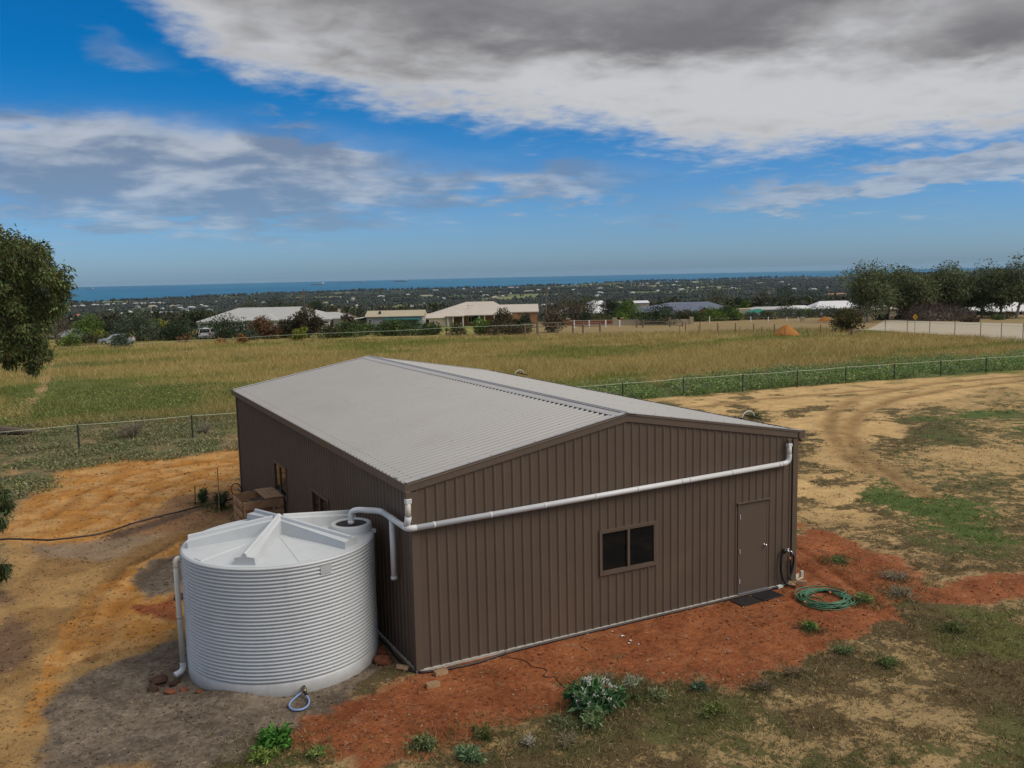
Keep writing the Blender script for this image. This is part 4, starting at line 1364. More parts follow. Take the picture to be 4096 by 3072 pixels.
# hose coil
hc = thing('hose_coil', 'coiled green garden hose lying on the red dirt', 'hose', (8.78, -1.10, gz(8.78, -1.1)), 0)
M['hose'] = mat('green_hose', (.055, .16, .085), .38, var=.25, scale=5, spec=.45)
rg = random.Random(5)
pts = []
for k in range(15):
    cx, cy = rg.gauss(0, .055), rg.gauss(0, .05)
    ra, rb = rg.uniform(.40, .60), rg.uniform(.36, .54)
    rot = rg.uniform(-.5, .5)
    for j in range(9):
        a = 2 * PI * (j / 9 + k)
        u, v = ra * math.cos(a), rb * math.sin(a)
        pts.append((cx + u * math.cos(rot) - v * math.sin(rot), cy + u * math.sin(rot) + v * math.cos(rot), .015 + .0045 * k + .012 * abs(math.sin(a * 1.5 + k))))
mb = MB(); mb.tube(spline(pts, 4), .0125, 7); mb.build('hose_loops', M['hose'], hc, True)
pts = [(-.35, .25, .08), (-.20, -.05, .09), (-.28, -.30, .09), (-.18, -.42, .08), (.0, -.44, .06), (.08, -.34, .04), (.0, -.27, .04), (-.14, -.33, .05), (-.25, -.46, .05), (-.05, -.56, .03), (.30, -.52, .02), (.52, -.42, .02), (.54, -.25, .02)]
mb = MB(); mb.tube(spline(pts, 7), .0125, 7); mb.build('loose_end', M['hose'], hc, True)
for (x, y, z) in ((-.58, .0, .07), (.25, .10, .09), (.33, -.02, .06), (-.50, -.12, .07)):
    mb = MB(); mb.tube([(x - .025, y, z), (x + .025, y - .015, z)], .02, 8); mb.build('connector', M['orange'], hc, True)
mb = MB(); mb.tube(spline([(.22, .10, .08), (.30, .14, .10), (.40, .08, .09), (.38, .0, .07)], 5), .022, 8); mb.build('nozzle', M['black'], hc, True)

# door mats
def door_mat(label, cx, cy, w, d, rz, ribs, cross):
    t = thing('door_mat', label, 'mat', (cx, cy, gz(cx, cy) + .012), rz, 'rubber mats at the shed door')
    mb = MB()
    if cross:
        for i in range(9):
            y = -d / 2 + d * (i + .5) / 9
            mb.box((-w / 2, y - .009, .002), (w / 2, y + .009, .022))
        mb.build('mat_ribs', M['black'], t)
        mb = MB()
        for i in range(15):
            x = -w / 2 + w * (i + .5) / 15
            mb.box((x - .008, -d / 2, .0), (x + .008, d / 2, .014))
        mb.build('mat_crossbars', mat('dusty_rubber', (.10, .075, .062), .8), t)
    else:
        mb.box((-w / 2, -d / 2, 0), (w / 2, d / 2, .014), bev=.005); mb.build('mat_base', mat('bluish_rubber', (.022, .022, .028), .7, bump=.4), t)
        mb = MB()
        for i in range(12):
            y = -d / 2 + d * (i + .5) / 12
            mb.box((-w / 2 + .02, y - .010, .0145), (w / 2 - .02, y + .010, .020))
        mb.build('mat_ribs', M['black'], t)


door_mat('open grid rubber mat under the left half of the shed door', 7.30, -.34, .54, .40, .02, 9, True)
door_mat('solid dark rubber mat under the right half of the shed door', 7.90, -.33, .60, .38, .03, 9, False)

# timber pallets stood up as a crate behind the tank
M['timber'] = mat('weathered_timber', (.36, .215, .12), .85, var=.35, scale=3, bump=.5, dirt=(.12, .07, .045), dirt_amt=.6)
M['timber2'] = mat('fresh_timber', (.48, .25, .11), .8, var=.3, scale=3, bump=.4)
cr = thing('pallet_crate', 'crate of timber pallets stood on edge behind the water tank', 'crate', (-.62, 9.9, gz(-.6, 9.9)), .02)
x0, x1, y0, y1, H = -.52, .52, -.62, .62, 1.22
for side in (0, 1):
    y = y0 if side == 0 else y1
    for i, (za, zb) in enumerate(((.02, .13), (.20, .32), (.39, .53), (.58, .72), (.80, .91), (1.00, 1.20))):
        mb = MB(); yy = y + (.0 if i % 2 else -.004)
        mb.box((x0, yy - .02, za), (x1, yy, zb), bev=.004); mb.build('plank', M['timber'] if i in (0, 4, 5) else M['timber2'], cr)
    for xx in (x0 + .01, -.14, .24, x1 - .06):
        mb = MB(); mb.box((xx, y + .0015, 0.0), (xx + .05, y + .09, H - .03)); mb.build('bearer', M['timber'], cr)
    mb = MB(); mb.box((x0, y + .092, .10), (x1, y + .112, .30)); mb.build('plank', M['timber2'], cr)
for side in (0, 1):
    x = x0 if side == 0 else x1
    for za, zb in ((.05, .17), (.28, .40), (.52, .64), (.76, .88), (1.02, 1.16)):
        mb = MB(); s_ = -1 if side == 0 else 1
        mb.box((x + s_ * .003 - (.02 if side == 0 else 0), y0 + .12, za), (x + s_ * .003 + (0 if side == 0 else .02), y1 - .02, zb)); mb.build('plank', M['timber'], cr)
for i in range(4):
    xa = x0 + .56 + i * .125
    mb = MB(); mb.box((xa, y0 + .01, H + .002), (xa + .115, y1 - .01, H + .022)); mb.build('plank', M['timber'], cr)

# stakes and saplings by the back left
for (x, y, h, lab, nm) in ((-1.15, 13.1, 1.45, 'thin bare wooden stake standing beside the sapling', 'stake'), (-1.62, 14.6, .62, 'short dark stake behind the two saplings', 'stake')):
    mb = MB(); mb.tube([(x, y, gz(x, y) - .1), (x + .03, y, gz(x, y) + h)], .016, 6)
    tag(mb.build(nm, M['timber'] if h > 1 else M['black'], None), lab, 'stake', 'stakes by the saplings')

# soil clods washed out by the overflow
M['clod'] = mat('red_clod', (.19, .065, .03), .95, var=.4, scale=9, bump=.8)
M['clodd'] = mat('dark_clod', (.065, .035, .022), .95, var=.4, scale=9, bump=.8)


def clod(label, x, y, r, m, flat=.5, seed=0, up=0):
    g = np.random.default_rng(seed)
    import bmesh
    bm = bmesh.new(); bmesh.ops.create_icosphere(bm, subdivisions=2, radius=1.0)
    for v in bm.verts:
        k = 1 + .28 * (vnoise(np.array([v.co.x * 1.7 + seed * 3.1]), np.array([v.co.y * 1.7 + v.co.z * 2.3]), seed)[0] - .5) * 2
        v.co *= k
        v.co.x *= r; v.co.y *= r * .75; v.co.z *= r * flat
    me = bpy.data.meshes.new('dirt_clod'); bm.to_mesh(me); bm.free(); me.materials.append(m)
    o = bpy.data.objects.new('dirt_clod', me); link(o); o.location = (x, y, gz(x, y) + r * flat * .35 + up); o.rotation_euler = (0, 0, g.uniform(0, 6))
    return tag(o, label, 'dirt clod', 'dirt clods by the overflow pipe')


clod('largest dark clod heaped beside the overflow outlet', -4.10, 2.05, .17, M['clodd'], .5, 1)
clod('dark crumbly clod left of the overflow outlet', -4.22, 1.72, .13, M['clodd'], .6, 2)
clod('wet brown clod under the overflow outlet', -3.85, 1.85, .12, M['clodd'], .5, 3)
clod('reddish clod at the near left end of the washed hollow', -4.00, 1.38, .11, M['clod'], .5, 4)
clod('flat reddish clod right of the washed hollow', -3.76, 1.38, .10, M['clod'], .35, 5)
clod('small red clod apart from the others toward the camera', -3.55, 1.10, .07, M['clod'], .6, 6)
clod('dark clod on the grey dirt behind the tank', -3.20, 6.15, .14, M['clodd'], .6, 7)
clod('red dirt lump between the tank and the shed corner', -.42, .72, .22, M['clod'], .5, 8)
clod('red dirt lump at the shed wall behind the tilted brick', -.30, 1.15, .17, M['clod'], .45, 9)

# white scraps on the red dirt
for k, (x, y, lab) in enumerate(((4.03, -.52, 'largest white scrap on the red dirt below the window'), (4.02, -.80, 'white scrap in the middle of the scatter on the red dirt'), (3.93, -.89, 'small white scrap left of the middle one on the red dirt'), (4.06, -1.01, 'white scrap nearest the camera on the red dirt'), (3.97, -.26, 'tiny white scrap closest to the wall'))):
    mb = MB(); r_ = .035 - .004 * k
    mb.prism([(-r_, -r_ * .5, 0), (r_, -r_ * .6, .01), (r_ * .8, r_ * .6, .004), (-r_ * .7, r_ * .5, .012)], (0, 0, .006))
    o = mb.build('paper_scrap', M['white'], None); o.location = (x, y, gz(x, y) + .008); o.rotation_euler = (0, 0, k * 1.3)
    tag(o, lab, 'scrap', 'white scraps on the red dirt')
mb = MB(); mb.tube([(-9.8, 34.9, gz(-9.8, 34.9) + .16), (-7.5, 34.1, gz(-7.5, 34.1) + .18), (-6.1, 33.0, gz(-6.1, 33.0) + .12)], [.24, .22, .12], 9)
tag(mb.build('fallen_log', M['bark'], None), 'dark fallen log lying just beyond the left end of the near fence', 'log')
mb = MB(); mb.tube([(-.22 + .16 * math.cos(a), 15.35 + .10 * math.sin(a), gz(-.2, 15.35) + .20 + .17 * math.sin(a)) for a in np.linspace(0, 2 * PI, 20)][:-1], .018, 6, closed=True)
tag(mb.build('hose_ring', M['black'], None), 'black ring of pipe leaning on the far left shed corner', 'hose')
BUSHES = [
(-3.43, 140.09, 3.63, 4.92, 'thin', 'thin brown bare-stemmed tree beside the low pale roof at left') ,
(-1.6, 121.1, 2.87, 1.8, 'bright', 'low bright green bush right of the pale roof at left') ,
(1.7, 150.94, 4.15, 3.79, 'bright', 'tall bright green tree behind the bushes at left') ,
(1.19, 124.15, 4.01, 1.77, 'olive', 'dark olive bush left of the half hidden pale car') ,
(2.48, 133.63, 1.94, 1.75, 'yellow', 'small yellow green bush tip among the olive bushes') ,
(4.69, 138.12, 3.68, 2.97, 'dark', 'dark grey green tree above the half hidden pale car') ,
(3.51, 112.8, 2.43, 1.75, 'grey', 'thin grey green sapling in front of the pale silver car') ,
(7.49, 132.15, 6.02, 4.48, 'grey', 'largest grey green tree right of the half hidden pale car') ,
(11.28, 136.94, 4.72, 2.97, 'yellow', 'bright yellow green bush between two dark trees') ,
(13.59, 131.23, 5.73, 3.18, 'dark', 'dark tree left of the white car and verandah') ,
(12.98, 122.53, 1.98, 1.06, 'rust', 'small rusty brown shrub left of the white car') ,
(19.78, 128.01, 7.26, 3.29, 'dark', 'broad dark green tree right of the white car before the verandah') ,
(20.78, 118.47, 2.52, 1.81, 'grey', 'pale grey green shrub right of the broad tree') ,
(23.87, 121.37, 4.08, 3.25, 'rust', 'rust brown tree in front of the long verandah') ,
(18.52, 110.63, 1.35, 1.14, 'orange', 'small orange shrub at the fence below the verandah') ,
(16.13, 113.0, 1.16, 0.75, 'orange', 'small reddish shrub at the fence near the white car') ,
(28.1, 121.43, 3.58, 3.72, 'darkrust', 'dark tree with reddish tips before the middle of the verandah') ,
(29.96, 119.33, 3.74, 4.28, 'darkrust', 'tall dark tree with brown crown before the verandah corner') ,
(26.78, 110.84, 2.09, 1.98, 'yellow', 'yellow flowering shrub under the two dark trees') ,
(31.87, 114.95, 3.47, 1.74, 'olive', 'olive shrub below the right verandah corner') ,
(35.0, 115.58, 4.45, 2.39, 'mid', 'rounded green shrub right of the verandah') ,
(38.53, 127.27, 2.02, 3.19, 'purple', 'dark purple shrub at the end of the verandah') ,
(39.48, 120.01, 3.29, 1.93, 'mid', 'green shrub left of the teal carport') ,
(41.61, 114.39, 5.08, 2.56, 'mid', 'wide green shrub in front of the teal carport') ,
(45.2, 112.53, 4.52, 2.06, 'mid', 'green shrub in front of the small cream shed') ,
(47.9, 113.38, 3.25, 1.73, 'dark', 'dark low shrub right of the small cream shed door') ,
(48.39, 106.36, 2.38, 1.66, 'olive', 'olive shrub under the porch of the big cream roofed house') ,
(51.88, 104.54, 3.47, 2.53, 'bright', 'rounded bright green bush before the big cream roofed house') ,
(59.14, 112.04, 3.93, 3.37, 'darkrust', 'dark bush against the brick wall of the cream roofed house') ,
(52.85, 101.79, 2.88, 2.03, 'brown', 'low brown bush beside the bright rounded one') ,
(55.61, 101.48, 3.99, 1.8, 'brown', 'dull brown bush before the brick gable') ,
(58.6, 103.3, 2.6, 2.89, 'dark', 'dark bush at the right end of the cream roofed house') ,
(62.66, 103.44, 3.2, 3.18, 'brown', 'round brown bush in front of the orange brick wall') ,
(81.66, 131.88, 2.12, 2.6, 'grey', 'small grey bush with a purple flower head beside it') ,
(118.3, 191.73, 8.64, 7.02, 'brown', 'tall brownish tree behind the orange brick wall') ,
(120.49, 184.95, 7.16, 6.3, 'olive', 'tall olive tree behind the orange brick wall') ,
(107.38, 169.23, 6.55, 3.78, 'brown', 'brown tree with pale stem behind the orange brick wall') ,
(117.82, 169.43, 4.87, 4.83, 'dark', 'dark tree left of the white house among the trees') ,
(118.54, 163.42, 5.65, 4.28, 'bright', 'light green tree left of the slate roofed house') ,
(88.61, 135.03, 2.92, 2.08, 'dark', 'clipped dark round shrub behind the brick wall') ,
(91.2, 133.68, 3.9, 1.87, 'olive', 'low olive shrub behind the brick wall') ,
(92.38, 128.56, 2.86, 1.91, 'bright', 'low yellow green shrub behind the wall pillar') ,
(90.3, 113.86, 7.44, 3.32, 'dark', 'large round dark green bush in front of the slate roofed house') ,
(103.42, 122.81, 4.29, 2.3, 'olive', 'olive hedge bush right of the large dark bush') ,
(105.87, 121.54, 3.57, 1.86, 'mid', 'mid green hedge bush under the slate roof') ,
(108.06, 120.4, 4.29, 2.47, 'bright', 'light green hedge bush beside the red gable') ,
(111.64, 120.79, 4.09, 2.68, 'mid', 'taller hedge bush right of the red gable') ,
(112.67, 119.13, 2.63, 1.98, 'bright', 'last pale hedge bush right of the slate roof') ,
(167.27, 188.79, 10.8, 8.39, 'olive', 'wide olive tree behind the slate roof') ,
(166.45, 177.95, 4.15, 5.6, 'dark', 'narrow dark tree right of the slate roof') ,
(154.65, 163.8, 2.7, 3.84, 'bright', 'small pale green tree in front of the narrow dark one') ,
(182.58, 186.46, 6.97, 8.19, 'olive', 'olive tree above the green shade cloth') ,
(186.21, 181.19, 7.98, 8.34, 'dark', 'dark tall tree behind the low grey roof') ,
(196.84, 182.42, 9.64, 7.58, 'dark', 'broad dark tree left of the white roofs') ,
(179.61, 171.1, 5.54, 5.0, 'mid', 'green tree behind the low grey roof') ,
(117.53, 119.99, 3.65, 1.37, 'grey', 'grey green shrub in front of the green shade cloth') ,
(120.2, 118.59, 4.14, 1.41, 'olive', 'olive shrub below the green shade cloth') ,
(127.37, 119.37, 4.98, 2.41, 'grey', 'feathery grey green shrub before the low grey roof') ,
(132.8, 121.06, 3.06, 2.19, 'bright', 'light green shrub right of the feathery one') ,
(134.66, 117.84, 5.54, 1.64, 'grey', 'grey green shrub below the white roofs') ,
(139.36, 117.64, 4.58, 1.42, 'dark', 'dark shrub below the white roofs') ,
(146.42, 118.48, 4.42, 1.6, 'dark', 'dark shrub at the foot of the first gum tree') ,
(88.15, 69.89, 3.53, 3.04, 'round', 'round olive brown bush alone at the paddock corner') ,
(40.81, 211.76, 5.53, 6.76, 'olive', 'olive treetop behind the left of the verandah roof') ,
(46.31, 211.15, 6.82, 6.61, 'dark', 'dark treetop behind the middle of the verandah roof') ,
(51.3, 210.81, 7.51, 6.72, 'olive', 'wide olive treetop behind the verandah roof') ,
(56.35, 210.43, 5.68, 6.21, 'dark', 'dark treetop behind the right of the verandah roof') ,
(53.44, 186.02, 4.54, 3.67, 'darkrust', 'reddish tree behind the verandah corner') ,
(93.28, 272.38, 12.46, 7.57, 'dark', 'dark tree clump behind the long beige roof') ,
(109.26, 286.61, 10.63, 8.49, 'olive', 'olive tree clump behind the long beige roof') ,
(132.45, 85.17, 3.16, 1.6, 'clip', 'first clipped round bush before the white roofed house') ,
(136.76, 82.93, 1.94, 1.08, 'clip', 'second clipped round bush before the white roofed house') ,
(136.83, 80.63, 2.16, 1.16, 'clip', 'third clipped round bush before the white roofed house') ,
(131.7, 78.79, 2.02, 0.68, 'mid', 'ragged green shrub below the clipped bushes') ,
(123.69, 85.22, 6.96, 3.18, 'bare', 'leafless brown thicket behind the road sign') ,
(124.82, 82.37, 4.85, 2.74, 'bare', 'purplish brown thicket right of the road sign') ,
(123.27, 87.69, 3.74, 1.66, 'bare', 'low dark thicket beside the red container') ,
(122.27, 76.94, 2.33, 1.26, 'brown', 'brown shrub beside the first clipped bush') ,
(125.13, 95.74, 2.62, 0.47, 'dark', 'low dark shrub at the beige shed wall') ,
(127.45, 94.53, 1.97, 0.67, 'brown', 'small brown shrub at the beige shed corner') ,
]
GUMS = [
(116.31, 91.31, 4.98, 8.29, 'first') ,
(125.87, 95.35, 5.69, 9.21, 'second') ,
(127.46, 92.27, 5.18, 8.27, 'third') ,
(133.79, 93.49, 5.31, 8.81, 'fourth') ,
(134.95, 90.63, 4.81, 8.47, 'fifth') ,
(140.85, 92.07, 5.38, 9.3, 'sixth') ,
(142.41, 89.0, 4.87, 7.86, 'seventh') ,
(143.47, 86.19, 4.37, 7.32, 'eighth') ,
(140.12, 81.18, 5.47, 9.87, 'last') ,
(137.97, 102.59, 4.71, 7.67, 'x') ,
(146.16, 100.58, 5.24, 7.78, 'y') ,
]
FENCE_R = [(22.45, 26.21), (26.59, 26.18), (30.58, 25.74), (34.28, 25.15), (38.22, 25.07), (42.14, 24.73), (45.86, 24.22), (49.7, 23.73)]
FENCE_L = [(-4.39, 27.61), (0.19, 27.47)]
TAPE_FENCE = [(-3.6, 117.63, -1.42), (1.86, 114.79, -1.32), (7.5, 112.98, -1.17), (11.32, 110.99, -0.93), (16.18, 109.59, -0.91), (20.91, 107.13, -0.66), (26.52, 104.21, -0.47), (31.54, 101.6, -0.39), (37.2, 99.78, -0.35), (43.15, 96.69, -0.12), (49.24, 94.64, -0.05), (54.86, 93.97, -0.11)]
WOOD_POSTS = [(75.57, 87.71, -0.44), (76.28, 85.4, -0.43), (77.07, 82.65, -0.42), (77.81, 79.86, -0.4), (78.49, 77.07, -0.37), (79.16, 73.95, -0.34), (80.3, 67.21, -0.25)]
SHORT_POSTS = [(68.54, 80.09, -0.24), (69.97, 78.05, -0.27), (71.48, 75.84, -0.3), (73.0, 73.58, -0.32), (74.49, 71.29, -0.35), (76.03, 68.88, -0.38), (77.47, 66.55, -0.4), (79.0, 64.0, -0.42), (80.45, 61.5, -0.44)]
WHITE_POSTS = [(99.6, 111.28, -1.33), (106.07, 107.91, -1.57), (108.82, 106.48, -1.68), (111.73, 104.96, -1.78), (113.5, 104.04, -1.85)]
ROAD_POSTS = [(89.1, 64.89, 0.23), (88.85, 61.42, 0.27), (88.46, 57.95, 0.32), (87.84, 54.15, 0.38), (87.03, 50.36, 0.46), (86.24, 47.38, 0.53), (85.28, 44.33, 0.61)]
GATE_WHITE = [(73.08, 113.8, -1.03), (75.29, 112.65, -1.07), (77.72, 111.39, -1.12), (79.78, 110.32, -1.15)]
DARK_RAIL = [(54.44, 96.45, -0.12), (55.99, 95.64, -0.06), (58.97, 95.22, -0.1), (61.4, 95.08, -0.06), (62.68, 94.41, -0.27), (65.92, 94.98, -0.4)]
BUSH_RAIL = [(79.94, 105.73, -1.2), (80.87, 105.24, -1.26), (84.74, 103.23, -1.4), (86.53, 102.29, -1.52)]
SIGN_TOP = (89.85, 61.12, 0.55)
SHIPS = [(285.0, 12295.0, 187.0), (556.0, 12067.0, 107.0), (2747.0, 9881.0, 148.0), (4422.0, 13478.0, 110.0), (4496.0, 11918.0, 183.0)]
FARH = [
(100.0, 3304.6, 18.4, 'w'),(125.2, 3342.7, 21.3, 'w'),(88.2, 3304.9, 10.5, 'w'),(164.3, 3398.2, 16.3, 'w'),(177.1, 3406.5, 8.2, 'w'),(187.1, 3366.0, 6.8, 'w'),(205.5, 3422.7, 13.8, 'w'),(213.9, 3435.6, 11.1, 'w'),(230.9, 3479.8, 7.0, 'w'),(244.2, 3433.5, 11.1, 'g'),(264.8, 3468.2, 11.3, 'w'),(275.6, 3381.9, 8.3, 'w'),(306.4, 3496.7, 17.1, 'w'),(324.4, 3490.5, 17.1, 'w'),(335.7, 3471.1, 14.2, 'w'),(364.2, 3514.2, 17.3, 'w'),(387.4, 3516.3, 11.6, 'w'),(396.3, 3464.6, 8.6, 'w'),(75.8, 2356.5, 13.1, 'o'),(71.0, 2338.2, 7.4, 'o'),(53.5, 2095.3, 8.3, 'p'),(67.2, 2040.7, 9.8, 'o'),(116.3, 2131.4, 20.6, 'g'),(138.3, 2178.1, 22.9, 'o'),(143.0, 2197.9, 12.5, 'w'),(150.6, 2168.7, 10.6, 'o'),(172.2, 2388.5, 9.7, 'w'),(198.9, 2469.5, 10.1, 'w'),(194.9, 2402.5, 11.8, 'w'),(145.3, 2280.1, 11.1, 'o'),(171.6, 2755.9, 6.7, 'w'),(239.2, 2389.0, 11.8, 'w'),(254.5, 2377.9, 17.7, 'w'),(272.7, 2391.6, 11.9, 'g'),(217.6, 2197.4, 14.5, 'o'),(225.1, 2173.6, 14.3, 'o'),(226.2, 2108.3, 12.2, 'g'),(263.7, 2157.6, 12.6, 'o'),(286.2, 2380.5, 9.9, 'g'),(257.7, 2905.4, 14.3, 'g'),(298.1, 2890.0, 26.2, 'p'),(352.8, 2879.9, 14.4, 'p'),(302.6, 2679.9, 6.0, 'w'),(-6.5, 3310.6, 18.1, 'w'),(133.8, 2425.8, 6.0, 'g'),(371.6, 2889.0, 19.3, 'g'),(348.5, 2677.8, 15.3, 'w'),(449.8, 3218.8, 15.4, 'w'),(380.1, 2694.9, 20.7, 'w'),(344.8, 2563.3, 17.2, 'g'),(326.7, 2400.7, 18.4, 'w'),(351.1, 2359.1, 13.6, 'w'),(428.5, 2831.5, 10.9, 'w'),(423.8, 2720.8, 13.1, 'w'),(339.9, 2292.4, 13.2, 'g'),(274.5, 2196.8, 10.5, 'o'),(296.4, 2241.2, 10.7, 'p'),(385.2, 2421.0, 16.4, 'g'),(550.8, 3290.1, 6.4, 'w'),(613.5, 3261.2, 6.4, 'w'),(680.1, 3265.6, 6.5, 'w'),(732.2, 3299.2, 6.0, 'w'),(655.1, 3014.2, 15.0, 'w'),(1051.3, 3470.1, 9.0, 'w'),(1049.4, 3296.6, 13.7, 'p'),(989.4, 3108.8, 9.7, 'w'),(861.8, 2769.9, 6.0, 'w'),(784.8, 2745.9, 14.1, 'p'),(804.4, 2496.9, 6.0, 'w'),(630.5, 2047.4, 6.4, 'w'),(747.4, 2547.0, 10.5, 'p'),(1196.4, 3397.8, 28.7, 'w'),(1365.1, 3546.3, 22.8, 'w'),(1284.8, 3139.9, 51.0, 'p'),(1220.2, 2832.8, 12.4, 'w'),(1708.5, 4057.8, 26.5, 'w'),(1021.7, 2876.2, 6.0, 'w'),(776.0, 1993.9, 12.9, 'w'),(984.2, 2424.3, 6.0, 'w'),(799.2, 2480.7, 6.0, 'w'),(1447.3, 2971.6, 23.3, 'w'),(1730.7, 3422.1, 21.2, 'w'),(1436.4, 2812.2, 9.5, 'w'),(1374.6, 2752.2, 21.7, 'p'),(1744.6, 3632.3, 12.1, 'w'),(1697.7, 3608.3, 8.0, 'w'),(2183.8, 4181.6, 33.2, 'w'),(2218.7, 4177.1, 14.3, 'w'),(1895.4, 3467.4, 39.7, 'p'),(1991.5, 3545.6, 16.3, 'w'),(1597.9, 3063.5, 6.9, 'w'),(1053.8, 1849.2, 12.9, 'w'),(2151.9, 3730.4, 13.0, 'w'),(1888.6, 4124.9, 13.7, 'w'),(2140.9, 3710.9, 10.8, 'w'),(1991.6, 3545.5, 16.3, 'w'),(1909.2, 3471.6, 31.8, 'p'),(2101.5, 3426.1, 14.1, 'w'),(1670.6, 2689.7, 19.1, 'g'),(1814.9, 2778.3, 19.9, 'w'),(1610.3, 2472.8, 17.7, 'w'),(1811.3, 2754.9, 13.2, 'w'),(1895.4, 2682.1, 16.4, 'w'),(2300.6, 3515.5, 25.2, 'w'),(1110.0, 1918.5, 13.4, 'w'),(2907.0, 4535.9, 13.5, 'w'),(3149.5, 4414.5, 27.0, 'w'),(3208.4, 4450.9, 27.3, 'w'),(3238.6, 4437.8, 21.8, 'w'),(2861.7, 3961.1, 9.7, 'w'),(3298.9, 4411.1, 27.3, 'w'),(2658.4, 3582.4, 26.6, 'p'),(2884.1, 3718.3, 27.9, 'w'),(2283.9, 2896.3, 25.5, 'w'),(2078.9, 2777.3, 13.8, 'w'),(1960.0, 2545.0, 9.5, 'w'),(3596.8, 4611.2, 23.1, 'w'),(3576.8, 4416.4, 33.5, 'w'),(2580.0, 3164.7, 32.1, 'w'),(2548.5, 2980.6, 15.4, 'w'),(3074.4, 3692.6, 7.1, 'w'),(2577.4, 4317.5, 12.6, 'w'),(2439.4, 3549.2, 25.8, 'p'),(4170.9, 4599.6, 36.9, 'w'),(4136.2, 4652.4, 21.2, 'w'),(3912.2, 4511.3, 25.5, 'w'),(3523.6, 3616.2, 17.0, 'w'),(3660.8, 3715.5, 13.1, 'w'),(2992.7, 3028.1, 7.2, 'w'),(3329.5, 3569.0, 24.8, 'p'),(2538.3, 2882.5, 19.7, 'w'),(2538.7, 2968.8, 10.0, 'w'),(2411.8, 2413.0, 17.2, 'w'),(2413.0, 2323.8, 30.7, 'w'),(2023.3, 2133.4, 14.9, 'g'),(1545.3, 1643.0, 11.5, 'w'),(1519.2, 1587.6, 7.4, 'p'),(1354.6, 1453.4, 6.8, 'w'),(1965.8, 1806.8, 66.4, 'd'),(2586.3, 2422.0, 6.0, 'w'),]
